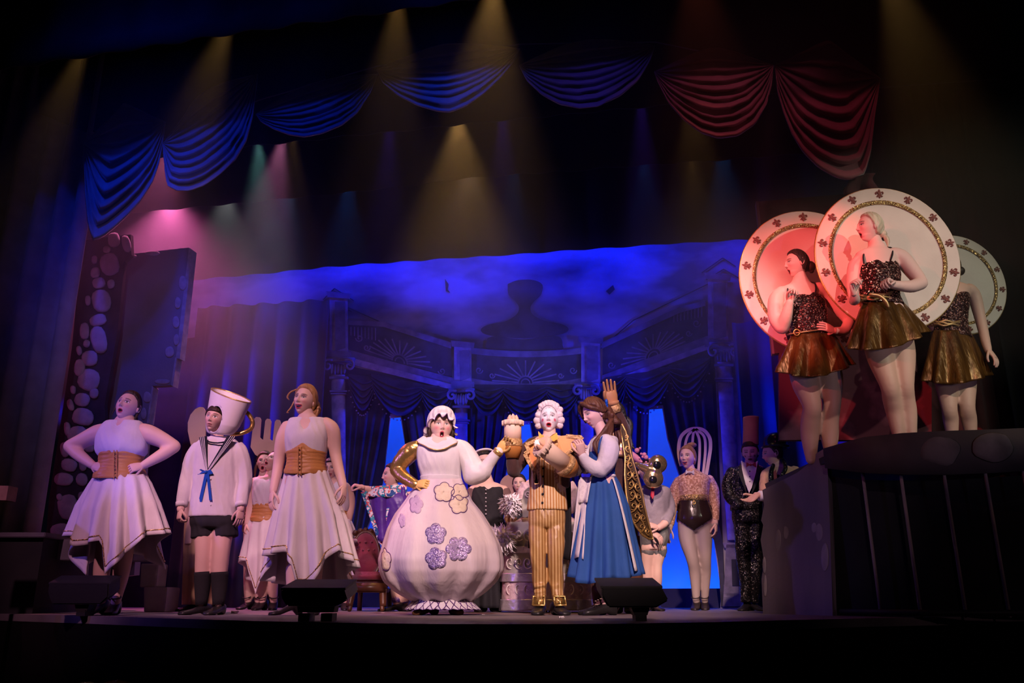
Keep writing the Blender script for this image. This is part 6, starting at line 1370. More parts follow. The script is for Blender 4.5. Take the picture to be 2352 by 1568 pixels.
f.body(mb, [hd(f, (2270, 804, -.06), (2288, 824, -.10), (-.4, .5, -.3), 1.0, curl=.3, sg=-1)], dict(MU, open=.6), res=.7, cols=lambda v: TI if v.z < zd+.78 and v.x < f.P(2245, 850).x else SK)
f.hair(M_hbr, .013, extra=lambda m: m.ball(f.h(0, .1, -.03), .04, n=12, m=8))
cami(f, [(2186, 778, 43, .8), (2182, 760, 40, .8), (2181, 738, 39, .78), (2181, 705, 42, .80), (2185, 682, 40, .68), (2188, 668, 30, .6)], 0, [[(2208, 676, -.08), (2211, 662, -.06), (2208, 652, .0), (2200, 648, .05)], [(2164, 676, -.08), (2162, 660, -.06), (2166, 650, 0)]], -.02)
f.skirt('skirt', M_gsk, (2185, 758, 41), [(0, 2185, 41), (.2, 2187, 50), (1, 2196, 78)], [(2119, 874), (2150, 880), (2180, 882), (2210, 880), (2240, 874), (2274, 862)], [(2119, 870), (2196, 855), (2274, 860)], dr=.86, pleat=9, amp=.16, amp0=.04, seed=52, solid=.005)
m = MB()
for kk in (-1, 0, 1): m.tube([f.P(2180+42*math.cos(a), 742+4*kk+2*math.sin(7*a+kk*2), f.k*36*math.sin(a)) for a in np.linspace(0, 2*pi, 41)], .009, 6, 1, rnd=False)
f.part('belt', m, M_belt)
plate(f, 2200, 652, 110, .26, pi/2+.1, 1.0)

# ================================================================== people further upstage
def simple(label, Y, px, face_c, hpx, yaw, pitch, roll, tr, limbs, feet, hands=(), face=None, hairm=M_hbr, hairT=.012, hair_extra=None, cat='person', heads=True, dyh=0, fcol=None):
    f = Fig('person', label, Y, px); mb = MB()
    if tr: f.torso(mb, tr)
    f.head(*face_c, hpx, yaw=yaw, pitch=pitch, roll=roll, dy=dyh)
    f.limb(mb, [(tr[-1][0], tr[-1][1]+6), (face_c[0], face_c[1]+hpx*.12, .02+dyh)], [hpx*.23, hpx*.17])
    for q, r in limbs: f.limb(mb, q, r)
    f.an = [f.A(*a) for a in feet]
    for a, (kx, ky, r) in zip(f.an, f.legs if hasattr(f, 'legs') else []): pass
    return f, mb
def leg(f, mb, hip, knee, an, r0, r1, r2): f.limb(mb, [hip, ((hip[0]+knee[0])/2, (hip[1]+knee[1])/2), knee, (knee[0]*.6+an[0]*.4 if not isinstance(an, Vector) else knee[0], knee[1]+35), an], [r0, (r0+r1)/2*1.05, r1, r1*.98, r2])
# woman in white dress looking up, left of the standing blonde woman
f, mb = simple('woman in white dress and bronze corset with face turned up, partly behind the blonde woman', 8.7, 606, (628, 1060), 52, -48, -22, 12,
    [(612, 1240, 34, .8), (611, 1190, 33, .78), (612, 1160, 28, .75), (613, 1125, 32, .72), (615, 1103, 34, .55), (617, 1094, 18, .8)], [([(588, 1108), (579, 1130, .02), (576, 1158, .02), (568, 1204, -.03)], [11, 11.5, 9.5, 7]), ([(640, 1106), (648, 1150), (644, 1200)], [11, 9.5, 7])], [(602, 0), (628, .02)])
leg(f, mb, (602, 1240), (604, 1300), f.an[0], 20, 13, 8); leg(f, mb, (624, 1240), (626, 1300), f.an[1], 20, 13, 8)
f.body(mb, [hd(f, (568, 1203, -.03), (562, 1222, -.04), (.9, .3, 0), .95, curl=.8, sg=1)], dict(MU, open=.5, eye=.004), res=.75); f.hair(M_hbr, .012, extra=lambda m: m.ball(f.h(0, .1, 0), .04))
m = tors(f, [(612, 1170, 30, .8), (613, 1150, 33, .84), (614, 1125, 34, .8), (616, 1104, 34, .6), (617, 1096, 26, .5)], top=-.03); f.part('bodice', m, M_cot, vox=.01, sm=3)
corset(f, (612, 1150, 31), (611, 1192, 35), (611, 1172, 28))
f.skirt('skirt', M_wsk, (611, 1186, 34), [(0, 611, 34), (.2, 609, 42), (1, 606, 54)], [(553, 1285), (570, 1292), (584, 1366), (600, 1330), (615, 1300), (640, 1340), (660, 1300)], [(553, 1290), (570, 1330), (610, 1350), (660, 1310)], dr=.8, pleat=11, amp=.18, amp0=.04, seed=61); f.trim('hem_band', M_glit, 24, .004)
for a, y in zip(f.an, (-.2, .2)): f.shoe(a, y, M_shoe, .235, .05, strap=1)
# woman with the fork
M_fk = mat('tan_board', (.74, .50, .38), .8, col2=(.66, .44, .33), ns=5)
f, mb = simple('auburn haired woman behind with a tall tan fork standing up from her head', 9.1, 585, (607, 1062), 50, -8, -4, 4,
    [(592, 1240, 32, .8), (592, 1190, 31, .78), (594, 1150, 28, .75), (598, 1120, 32, .7), (601, 1104, 33, .55), (603, 1096, 17, .8)], [([(574, 1108), (568, 1140), (570, 1190)], [10, 10, 7]), ([(630, 1108), (634, 1150), (628, 1196)], [10, 9.5, 7])], [(569, 0), (592, .02)])
leg(f, mb, (578, 1240), (572, 1310), f.an[0], 19, 12.5, 8); leg(f, mb, (604, 1240), (596, 1310), f.an[1], 19, 12.5, 8)
f.body(mb, [hd(f, (570, 1188), (571, 1208), (.9, .2, 0), .9, curl=.5, sg=1)], dict(MU, open=.9, mw=.02), res=.75)
f.hair(M_hch, .016, extra=lambda m: [f.lock(m, [(sg*.07, .03, .02), (sg*.085, .03, -.08), (sg*.08, .03, -.16)], [.016, .018, .008]) for sg in (-1, 1)])
m = MB(); f.torso(m, [(592, 1222, 34, .82), (592, 1190, 33, .8), (594, 1150, 30, .78), (598, 1118, 34, .74), (601, 1106, 34, .58), (603, 1099, 24, .6)]); f.limb(m, [(575, 1110), (568, 1140), (570, 1180)], [11.5, 11.5, 8.5], rnd=False); f.limb(m, [(629, 1110), (634, 1150), (629, 1186)], [11.5, 11, 8.5], rnd=False); f.part('sequin_leotard', m, mat('bronze_sequin', (.16, .08, .05), .4, .4, col2=(.5, .28, .2), ns=130, kind='sequin', bump=.9, ramp=(.4, 1)), vox=.01, sm=3)
def board(f, name, pts, dy, m2, th=.02, parent=None):
    m = MB(); m.slab([f.P(x, y, dy) for x, y in pts], (0, th, 0)); return f.part(name, m, m2, smooth=False, parent=parent, bevel=.003)
board(f, 'fork_headpiece', [(575, 1026), (583, 962), (588, 957), (597, 958), (600, 964), (597, 1004), (604, 1010), (609, 966), (613, 961), (620, 962), (623, 968), (620, 1008), (626, 1012), (631, 968), (635, 963), (642, 964), (645, 970), (643, 1010), (650, 1012), (654, 972), (660, 968), (666, 970), (668, 978), (664, 1030), (650, 1044), (630, 1052), (600, 1052), (586, 1044)], .05, M_fk)
for a, y in zip(f.an, (-.3, .1)): f.shoe(a, y, M_shoe, .235, .05, strap=1)
# woman in white dress right of the blonde woman
f, mb = simple('smiling woman in white dress and bronze corset, mostly hidden behind the blonde woman', 8.6, 776, (760, 1078), 52, -14, -3, -3,
    [(770, 1250, 36, .8), (770, 1195, 35, .78), (770, 1165, 29, .75), (768, 1130, 34, .72), (766, 1112, 36, .55), (764, 1103, 18, .8)], [([(793, 1118), (803, 1140, .02), (805, 1165, .02), (798, 1206, -.02)], [12, 12, 10.5, 7.5]), ([(740, 1116), (732, 1150), (738, 1200)], [11, 10, 7])], [(793, 0), (765, .02)])
leg(f, mb, (788, 1250), (790, 1305), f.an[0], 20, 13, 8); leg(f, mb, (756, 1250), (764, 1305), f.an[1], 20, 13, 8)
f.body(mb, [hd(f, (798, 1204, -.02), (795, 1224, -.03), (-.9, .2, 0), .95, curl=.7, sg=-1)], dict(MU, smile=1, open=.45, teeth=1, mw=.025), res=.75); f.hair(M_hbr, .012, front=.5, extra=lambda m: m.ball(f.h(0, .1, 0), .04))
m = tors(f, [(770, 1176, 31, .8), (770, 1155, 34, .84), (768, 1130, 35, .8), (766, 1112, 35, .6), (765, 1104, 26, .5)], top=-.04); f.part('bodice', m, M_cot, vox=.01, sm=3)
corset(f, (770, 1156, 31), (770, 1198, 35), (770, 1178, 28))
f.skirt('skirt', M_wsk, (770, 1192, 35), [(0, 770, 35), (.2, 770, 44), (1, 768, 48)], [(720, 1300), (750, 1345), (770, 1310), (790, 1280), (802, 1350), (816, 1300)], [(720, 1310), (770, 1360), (800, 1340), (816, 1310)], dr=.8, pleat=11, amp=.18, amp0=.04, seed=64)
for a, y in zip(f.an, (.2, -.2)): f.shoe(a, y, M_shoe, .235, .05, strap=1)
# knife person behind the boy
f, mb = simple('person in a gold gown with a tan knife board headpiece, hidden behind the boy', 8.0, 452, (466, 1040), 56, -5, 0, 0,
    [(462, 1250, 36, .8), (464, 1170, 32, .78), (466, 1110, 36, .7), (466, 1086, 36, .55), (466, 1078, 18, .8)], [([(438, 1094), (428, 1130), (426, 1170), (440, 1196, -.06)], [11.5, 11.5, 10, 8]), ([(494, 1094), (500, 1140), (490, 1180)], [11, 10, 8])], [(441, 0), (470, .02)])
f.body(mb, [hd(f, (440, 1196, -.06), (458, 1200, -.08), (0, .9, 0), .9, curl=.5, sg=-1)], dict(MU), res=.7); f.hair(M_hbr, .013)
f.skirt('gold_gown', mat('gold_gown_satin', (.55, .36, .20), .45, col2=(.42, .26, .14), ns=5, nst=(3, 3, .4), bump=.6, bs=8), (464, 1090, 36), [(0, 466, 37), (.25, 464, 34), (.4, 462, 38), (1, 458, 37)], [(420, 1388), (500, 1388)], [(420, 1386), (500, 1386)], dr=.8, pleat=9, amp=.16, amp0=.04, seed=71)
board(f, 'knife_headpiece', [(446, 1045), (437, 1018), (431, 990), (431, 970), (437, 952), (448, 939), (458, 934), (467, 935), (472, 944), (472, 1045)], .06, M_fk)
f.shoe(f.an[0], -.4, M_shoe, .25, .02); f.shoe(f.an[1], .1, M_shoe, .25, .02)
# woman spreading a patterned cape
M_cape = mat('painted_silk_border', (.62, .58, .62), .55, col2=(.02, .12, .30), ns=16, ramp=(.48, .52)); 
def multi(m):
    nt = m.node_tree; r = [n for n in nt.nodes if n.type == 'VALTORGB'][0].color_ramp; r.interpolation = 'CONSTANT'
    for p, c in ((.30, (.02, .08, .26, 1)), (.40, (.70, .66, .68, 1)), (.48, (.60, .06, .05, 1)), (.54, (.02, .26, .34, 1)), (.60, (.75, .70, .70, 1)), (.68, (.08, .03, .26, 1))): r.elements.new(p).color = c
multi(M_cape)
M_psat = mat('purple_satin', (.09, .03, .26), .35, col2=(.055, .018, .17), ns=4, bump=.5, bs=8)
f, mb = simple('woman in purple satin spreading a colourful patterned cape, behind the round gown', 8.1, 905, (901, 1092), 56, -75, -4, -3,
    [(912, 1260, 34, .8), (912, 1200, 30, .78), (912, 1160, 32, .75), (910, 1136, 34, .6), (908, 1126, 18, .8)], [([(884, 1138), (862, 1130, -.05), (842, 1122, -.10)], [11, 9.5, 8]), ([(834, 1120, -.11), (828, 1118, -.12)], [7, 7]), ([(934, 1140), (960, 1134)], [11, 9])], [(910, 0), (930, .04)])
leg(f, mb, (904, 1260), (910, 1320), f.an[0], 20, 13.5, 8.5); leg(f, mb, (922, 1260), (928, 1320), f.an[1], 20, 13.5, 8.5)
f.body(mb, [hd(f, (834, 1120, -.12), (818, 1114, -.14), (.2, .3, -.9), .95, curl=.9, sg=1)], dict(MU, smile=.6, open=.1), res=.75); f.hair(M_hbr, .012, extra=lambda m: m.ball(f.h(0, .105, .03), .042))
m = MB(); f.torso(m, [(912, 1268, 36, .84), (912, 1200, 32, .82), (912, 1160, 34, .8), (910, 1138, 35, .62), (909, 1130, 26, .6)]); f.part('purple_dress', m, M_psat, vox=.01, sm=3)
def capegrid(q, nu, nv, dyf):
    P = np.zeros((nv+1, nu+1, 3))
    for i in range(nv+1):
        for j in range(nu+1):
            s, t = j/nu, i/nv; (a, b, c, d) = q; x = (a[0]*(1-s)+b[0]*s)*(1-t)+(d[0]*(1-s)+c[0]*s)*t; y = (a[1]*(1-s)+b[1]*s)*(1-t)+(d[1]*(1-s)+c[1]*s)*t; P[i, j] = f.P(x, y, dyf(s, t))
    return P
m = MB(); m.grid(capegrid([(836, 1128), (930, 1118), (944, 1260), (868, 1240)], 16, 14, lambda s, t: -.10+.05*s+.03*math.sin(11*s+3*t))); cp = f.part('purple_cape', m, M_psat, solid=.006)
m = MB(); m.grid(capegrid([(828, 1118), (934, 1112), (936, 1142), (836, 1140)], 16, 5, lambda s, t: -.125+.05*s+.012*math.sin(9*s))); f.part('cape_border', m, M_cape, solid=.006, parent=cp)
m = MB(); m.grid(capegrid([(829, 1130), (843, 1132), (880, 1256), (870, 1248)], 4, 16, lambda s, t: -.125+.03*t+.012*math.sin(8*t))); f.part('cape_border', m, M_cape, solid=.006, parent=cp)
m = MB(); m.grid(capegrid([(888, 1166), (902, 1164), (896, 1220), (884, 1214)], 4, 8, lambda s, t: -.10+.02*t)); f.part('cape_panel', m, M_cape, solid=.006, parent=cp)
m = MB(); f.limb(m, [(910, 1300), (910, 1340), f.an[0]], [15, 13, 9.5], rnd=False); f.limb(m, [(928, 1300), (928, 1340), f.an[1]], [15, 13, 9.5], rnd=False); f.part('patterned_stockings', m, mat('purple_pattern_knit', (.10, .05, .26), .7, col2=(.35, .22, .40), ns=30, ramp=(.45, .55)))
f.shoe(f.an[0], -.9, M_bkl, .25, .02); f.shoe(f.an[1], .3, M_bkl, .25, .02)
# woman in black with two white feather dusters
f, mb = simple('woman in black buttoned bodice and skirt holding white feather dusters', 7.8, 1122, (1112, 1064), 62, 12, 2, -4,
    [(1120, 1240, 40, .8), (1120, 1195, 34, .78), (1120, 1150, 36, .75), (1122, 1122, 40, .55), (1122, 1108, 20, .8)], [([(1088, 1126), (1076, 1160), (1084, 1210, -.06)], [13, 12, 8]), ([(1156, 1126), (1166, 1150), (1170, 1172), (1164, 1190, -.10)], [13, 12, 10.5, 8])], [(1108, 0), (1135, .02)])
f.body(mb, [hd(f, (1164, 1190, -.10), (1172, 1200, -.14), (0, -.3, .9), .95, curl=.9, sg=-1), hd(f, (1084, 1210, -.06), (1096, 1222, -.10), (0, -.3, .9), .95, curl=.9, sg=-1)], dict(MU, blush=.5), res=.75); f.hair(M_hbk, .014, extra=lambda m: m.ball(f.h(0, .08, .07), .045), front=.55)
m = MB(); m.tube([f.h(.085*math.sin(a), -.1*math.cos(a)*.9, .085+.03*math.cos(a)) for a in np.linspace(-1.4, 1.4, 13)], .009, 8, 1); f.part('white_headband', m, M_cot)
m = tors(f, [(1120, 1200, 36, .8), (1120, 1180, 36, .8), (1120, 1150, 38.5, .8), (1121, 1128, 39, .68), (1122, 1118, 34, .6)], top=-.03); bo = f.part('black_bodice', m, M_bk, vox=.009, sm=3)
for y in (1124, 1133, 1143, 1152, 1162, 1171, 1180): m = MB(); m.ball(f.P(1116, y, -f.k*31.5), .0065, n=8, m=6); f.part('button', m, M_cot, parent=bo)
for q, r in (([(1088, 1124), (1076, 1160), (1082, 1196, -.05)], [14, 13, 9.5]), ([(1156, 1124), (1166, 1150), (1170, 1172), (1166, 1182, -.08)], [14, 13, 11.5, 9.5])): m = MB(); f.limb(m, q, r, rnd=False); f.part('sheer_sleeve', m, mat('sheer_brown', (.16, .09, .08), .8), vox=.01, sm=2)
f.skirt('black_skirt', M_bk, (1120, 1192, 36), [(0, 1120, 36), (.15, 1121, 44), (1, 1124, 56)], [(1065, 1396), (1185, 1396)], [(1065, 1395), (1185, 1395)], dr=.85, pleat=11, amp=.14, amp0=.04, seed=77)
f.shoe(f.an[0], -.2, M_shoe, .24, .03); f.shoe(f.an[1], .2, M_shoe, .24, .03)
M_fth = mat('white_feather', (.92, .86, .88), .9)
def duster(cx, cy, r, hx, hy, Y, label):
    c = W(cx, cy, Y); hd_ = W(hx, hy, Y+.03); o0 = thing('feather_duster', label, 'feather duster', tuple(c), 'feather dusters'); rr = r*Y/F*1.02
    m = MB(); m.tube([hd_, c], .010, 8, 1); m.build('handle', mat('wood_handle', (.45, .22, .10), .6), o0)
    m = MB(); rnd = random.Random(int(cx))
    for k in range(420):
        d = V3((rnd.gauss(0, 1), rnd.gauss(0, 1), rnd.gauss(0, 1))).normalized(); L = rr*rnd.choice((.75, .8, .85, .9, .95, 1.1)); p = c+d*rr*.12; s = d.orthogonal().normalized(); s = (Matrix.Rotation(rnd.uniform(0, 6.28), 3, d) @ s); w = rr*.10
        bnd = s*rr*.42 + V3((0, 0, -rr*.15)) - d*rr*.1; q = [p, p+d*L*.35+s*w, p+d*L*.7+bnd*.5+s*w*.9, p+d*L+bnd, p+d*L*.7+bnd*.5-s*w*.9, p+d*L*.35-s*w]
        b = m.addv(q); m.addf([(b, b+1, b+5), (b+1, b+2, b+4, b+5), (b+2, b+3, b+4)])
    fo = m.build('feathers', M_fth, o0, smooth=False); fo['kind'] = 'stuff'
    m = MB(); m.ball(c, rr*.66, n=16, m=10); m.build('feather_core', M_fth, o0)
duster(1174, 1157, 28, 1168, 1196, 7.45, 'white feather duster held up before the black bodice, smaller and higher'); duster(1152, 1236, 34, 1100, 1226, 7.35, 'white feather duster poking out beside the round gown, larger and lower')
# wardrobe woman behind the candle man
M_wpk = mat('pink_brocade', (.70, .52, .50), .6, col2=(.56, .40, .40), ns=26, bump=.3, bs=50, ramp=(.42, .58)); M_wgr = mat('grey_scenic_scroll', (.46, .43, .36), .75, col2=(.38, .35, .29), ns=7); M_slv = mat('silver_lame', (.62, .56, .58), .35, .5, col2=(.5, .44, .46), ns=9, bump=.6, bs=14); M_scl = mat('pale_scroll_paint', (.80, .70, .66), .6)
f, mb = simple('woman in a huge tiered grey and pink dress with scrolls, behind the candle man', 7.6, 1255, (1262, 1046), 60, 0, 0, 0,
    [(1258, 1240, 44, .8), (1258, 1190, 36, .78), (1258, 1130, 42, .7), (1258, 1108, 44, .55), (1258, 1096, 20, .8)], [([(1218, 1112), (1206, 1140), (1212, 1170, -.05)], [13, 12, 9]), ([(1298, 1112), (1312, 1140), (1304, 1170, -.05)], [13, 12, 9])], [(1245, 0), (1270, 0)])
f.body(mb, [hd(f, (1212, 1170, -.05), (1220, 1186, -.07), (.4, .8, 0), .9, curl=.6, sg=1), hd(f, (1304, 1170, -.05), (1298, 1186, -.07), (-.4, .8, 0), .9, curl=.6, sg=-1)], dict(MU), res=.7); f.hair(M_hwh, .03)
m = MB(); f.torso(m, [(1258, 1205, 42, .8), (1258, 1170, 42, .8), (1258, 1130, 46, .78), (1258, 1108, 48, .6), (1258, 1100, 36, .6)]); f.limb(m, [(1214, 1112), (1202, 1140), (1210, 1174, -.05)], [17, 16, 13], rnd=False); f.limb(m, [(1302, 1112), (1316, 1140), (1306, 1174, -.05)], [17, 16, 13], rnd=False); f.part('brocade_bodice', m, M_wpk, vox=.01, sm=3)
def wskirt(name, y0, y1, h0, h1, m2, wav=0., n=9):
    P = np.zeros((10, 72, 3))
    for i in range(10):
        t = i/9
        for j in range(72):
            a = 2*pi*j/72; ca, sa = math.cos(a), math.sin(a); hw = h0+(h1-h0)*t; q = 1+wav*math.sin(n*a)*t
            P[i, j] = f.P(1256+hw*math.copysign(abs(ca)**.75, ca)*q, y0+(y1-y0)*t, f.k*hw*.62*math.copysign(abs(sa)**.75, sa)*q)
    m = MB(); m.grid(P.transpose(1, 0, 2), wu=True); return f.part(name, m, m2, solid=.012)
wskirt('pink_peplum', 1176, 1210, 40, 88, M_wpk, .03)
tiers = [wskirt('grey_tier', 1198, 1262, 90, 97, M_wgr), wskirt('grey_tier', 1258, 1326, 97, 101, M_wgr), wskirt('grey_tier', 1330, 1400, 101, 104, M_wpk)]
wskirt('silver_band', 1254, 1270, 100, 101, M_slv, .02, 13); wskirt('silver_band', 1316, 1336, 103, 105, M_slv, .02, 13); wskirt('silver_band', 1376, 1402, 105, 108, M_slv, .02, 11)
for tr_, yc in ((tiers[0], 1228), (tiers[1], 1292), (tiers[2], 1352)):
    for x in (1172, 1192, 1212, 1310, 1332, 1350):
        sg = 1 if x < 1256 else -1; m = MB(); yo = -f.k*98*.62*(1-min(1, abs(x-1256)/100)**2.67)**.375-.012
        m.tube([f.P(x+sg*(11-k*.85)*math.cos(k*.72+.8), yc+(15-k*1.1)*math.sin(k*.72+.8), yo) for k in range(12)], .006, 6, 2); f.part('scroll', m, M_scl, parent=tr_)
for x in (1184, 1328): m = MB(); m.ball(f.P(x, 1290, -f.k*98*.62-.0), .016, n=10, m=8); f.part('drawer_knob', m, M_slv)
P = [(1200, 1188), (1198, 1150), (1203, 1128), (1214, 1118), (1224, 1124), (1228, 1150), (1226, 1188)]
board(f, 'scroll_panel', P, -.20, M_wgr); m = MB(); m.tube([f.P(1213+(9-k*.7)*math.cos(k*.75), 1134+(9-k*.7)*math.sin(k*.75), -.208) for k in range(12)], .006, 6, 2); f.part('scroll', m, M_scl)
for a in f.an: f.shoe(a, 0, M_shoe, .24, .02)
# spoon person
f, mb = simple('person with a round tan spoon board over the head, peeking behind the feather dusters', 8.7, 1190, (1193, 1112), 46, -10, 0, 0,
    [(1190, 1260, 30, .8), (1190, 1200, 28, .78), (1192, 1165, 32, .7), (1193, 1150, 32, .55), (1193, 1144, 16, .8)], [], [(1180, 0), (1202, 0)])
leg(f, mb, (1180, 1260), (1180, 1310), f.an[0], 18, 12, 8); leg(f, mb, (1202, 1260), (1202, 1310), f.an[1], 18, 12, 8)
f.body(mb, (), dict(MU), res=.6); f.hair(M_hbr, .012)
m = MB(); f.torso(m, [(1190, 1250, 32, .84), (1190, 1200, 30, .82), (1192, 1165, 34, .75), (1193, 1152, 33, .58)]); f.part('leotard', m, M_bk, vox=.01, sm=2)
board(f, 'spoon_headpiece', [(1172+26*math.cos(a), 1122+33*math.sin(a)) for a in np.arange(24)*2*pi/24], .04, mat('dusky_tan_board', (.34, .20, .17), .8))
for a in f.an: f.shoe(a, 0, M_shoe, .24, .03)
# person with the gold balloon mask and pink ball hat
f, mb = simple('person with a shiny gold balloon mask, pink ball hat, silver jacket and shorts', 8.2, 1495, (1484, 1082), 54, 15, 0, 0,
    [(1500, 1262, 30, .8), (1500, 1215, 28, .78), (1502, 1170, 32, .75), (1504, 1130, 35, .58), (1500, 1116, 17, .8)], [([(1476, 1134), (1472, 1165), (1480, 1204, -.10), (1496, 1222, -.14)], [12, 11, 9, 7.5]), ([(1530, 1134), (1538, 1168), (1528, 1200, -.10), (1512, 1212, -.15)], [12, 11, 9, 7.5])], [(1484, 0), (1505, .03)])
leg(f, mb, (1488, 1255), (1486, 1300), f.an[0], 19, 13, 8); leg(f, mb, (1512, 1255), (1508, 1300), f.an[1], 19, 13, 8)
f.body(mb, [hd(f, (1496, 1221, -.14), (1513, 1232, -.17), (0, .5, -.8), .95, curl=.4, sg=-1), hd(f, (1512, 1211, -.15), (1496, 1206, -.18), (0, .6, -.6), .95, curl=.7, sg=1)], dict(MU), res=.7); f.hair(M_hbr, .012)
m = MB(); f.torso(m, [(1502, 1214, 32, .8), (1502, 1180, 33, .8), (1504, 1140, 36, .74), (1504, 1122, 34, .58), (1500, 1114, 22, .6)]); f.limb(m, [(1478, 1132), (1472, 1165), (1480, 1203, -.10)], [13.5, 13, 10.5], rnd=False); f.limb(m, [(1528, 1132), (1539, 1168), (1528, 1201, -.10)], [13.5, 13, 10.5], rnd=False); f.part('silver_jacket', m, mat('silver_grey_satin', (.34, .30, .31), .5, col2=(.26, .23, .245), ns=6, bump=.7, bs=9), vox=.009, sm=4)
m = MB(); m.slab([f.P(1496, 1118, -.16), f.P(1503, 1118, -.16), f.P(1502, 1140, -.18), f.P(1498, 1146, -.18), f.P(1494, 1138, -.18)], (0, -.01, 0)); f.part('red_tie', m, mat('red_silk', (.45, .02, .05), .5), smooth=False)
m = MB(); f.torso(m, [(1501, 1208, 32, .84), (1501, 1235, 34, .86), (1501, 1252, 30, .8)]); f.limb(m, [(1489, 1240), (1488, 1268)], [20, 19], rnd=True); f.limb(m, [(1513, 1240), (1512, 1268)], [20, 19], rnd=True); f.part('grey_shorts', m, mat('pewter_satin', (.26, .25, .23), .45, .3, col2=(.16, .155, .145), ns=7, bump=.8, bs=10), vox=.009, sm=3)
M_ball = mat('gold_foil_balloon', (.85, .66, .38), .16, .9, col2=(.75, .55, .28), ns=5, bump=.25, bs=14)
m = MB(); m.ball(f.P(1511, 1065, -.22), (.088, .055, .088), n=24, m=16); m.ball(f.P(1500, 1098, -.22), (.098, .058, .094), n=24, m=16); f.limb(m, [(1505, 1082, -.22), (1490, 1078, -.21), (1470, 1070, -.19), (1460, 1064, -.17)], [14, 12, 8, 4], 14, 4); mk = f.part('balloon_mask', m, M_ball, vox=.007, sm=6)
for x, y, r in ((1509, 1067, .036), (1500, 1101, .036)): m = MB(); m.ball(f.P(x, y, -.275), (r, .014, r), n=18, m=8); f.part('black_spot', m, mat('gloss_black', (.01, .01, .012), .15), parent=mk)
M_pkh = mat('pink_felt', (.72, .30, .42), .8, col2=(.62, .24, .36), ns=9)
m = MB(); m.ball(f.P(1458, 1050, -.06), (.085, .05, .035), Matrix.Rotation(.75, 4, 'Y'), 20, 12); ht = f.part('pink_hat', m, M_pkh)
for x, y, r in ((1463, 1034, 5.8), (1470, 1029, 2.9), (1473, 1042, 2.9), (1480, 1044, 5.4), (1476, 1049, 2.9), (1484, 1050, 5.4), (1473, 1060, 3), (1484, 1061, 2.6), (1492, 1054, 2.6), (1468, 1052, 3)): m = MB(); m.ball(f.P(x, y, -.10), r*f.k, n=14, m=10); f.part('pink_ball', m, M_pkh, parent=ht)
for a, y in zip(f.an, (-.2, .2)): f.shoe(a, y, M_shoe, .25, .02)
# man in black tuxedo with the tall tan hat
M_bsq = mat('black_sequin', (.010, .009, .010), .32, .3, col2=(.40, .32, .28), ns=130, kind='sequin', bump=.7, ramp=(.93, 1.05))
f, mb = simple('man in black sequin tuxedo and tall tan hat looking down, by the platform', 8.3, 1720, (1723, 1038), 56, -6, 12, 0,
    [(1716, 1180, 32, .8), (1716, 1130, 34, .75), (1718, 1090, 38, .6), (1720, 1076, 38, .5), (1721, 1066, 17, .85)], [], [(1713, -.02), (1732, .03)])
f.body(mb, (), dict(skin=(.66, .40, .34), blush=0, eye=.003, lip=(.25, .05, .06), open=.15, spots=[(-.045, -.035, .008, (.3, .06, .06)), (.045, -.035, .008, (.3, .06, .06))]), res=.85); f.hair(M_hbr, .010, front=.45)
m = MB(); f.torso(m, [(1716, 1172, 38, .78), (1717, 1140, 37, .78), (1718, 1100, 40, .72), (1719, 1080, 42, .56), (1721, 1068, 22, .6)]); f.limb(m, [(1682, 1084), (1672, 1112), (1676, 1140, -.02), (1696, 1160, -.12)], [13, 14.5, 13.5, 10], rnd=True); f.limb(m, [(1752, 1084), (1758, 1110), (1754, 1138, .0), (1738, 1158, -.08)], [13, 14.5, 13, 10], rnd=True); jk = f.part('sequin_jacket', m, M_bsq, vox=.009, sm=4)
m = MB(); m.slab([f.P(x, y, -.185+.0007*(1130-y)) for x, y in ((1702, 1058), (1712, 1064), (1731, 1064), (1740, 1058), (1737, 1080), (1726, 1120), (1720, 1132), (1712, 1112), (1704, 1080))], (0, -.01, 0)); sh = f.part('white_shirt', m, M_cot, smooth=False)
for y in (1082, 1094, 1106): m = MB(); m.ball(f.P(1722, y, -.175), .007, n=8, m=6); f.part('shirt_button', m, M_bk, parent=sh)
m = MB(); [m.slab([f.P(x, y, -.165) for x, y in q], (0, -.016, 0)) for q in ([(1723, 1067), (1714, 1062), (1714, 1073)], [(1725, 1067), (1735, 1061), (1736, 1073)])]; m.ball(f.P(1724, 1067, -.18), .012); f.part('red_bow_tie', m, mat('dark_red_satin', (.30, .02, .04), .5), smooth=False)
for q in ([(1700, 1062), (1696, 1090), (1716, 1140), (1708, 1098)], [(1740, 1062), (1748, 1090), (1724, 1140), (1734, 1098)]): m = MB(); m.slab([f.P(x, y, -.185+.0005*(1130-y)) for x, y in q], (0, -.014, 0)); f.part('lapel', m, M_bk, smooth=False, parent=jk)
m = MB(); f.torso(m, [(1717, 1160, 34, .78), (1718, 1185, 36, .78), (1719, 1200, 34, .75)]); f.limb(m, [(1704, 1190), (1706, 1260), (1712, 1330), f.an[0]], [19, 17, 13.5, 11], rnd=False); f.limb(m, [(1734, 1190), (1736, 1260), (1734, 1330), f.an[1]], [19, 17, 13.5, 11], rnd=False); f.part('sequin_trousers', m, M_bsq, vox=.01, sm=3)
m = MB(); q = [f.ring(1724+.4*(1021-y)/30, y, hw, .95) for y, hw in ((1022, 18), (1021, 18.2), (990, 17.6), (960, 18), (958, 18), (957, 15))]; m.loft(q); f.part('tall_tan_hat', m, mat('tan_felt_hat', (.55, .24, .12), .85, col2=(.48, .20, .10), ns=7))
f.shoe(f.an[0], -.5, M_bkl, .28, .02); f.shoe(f.an[1], .2, M_bkl, .28, .02)
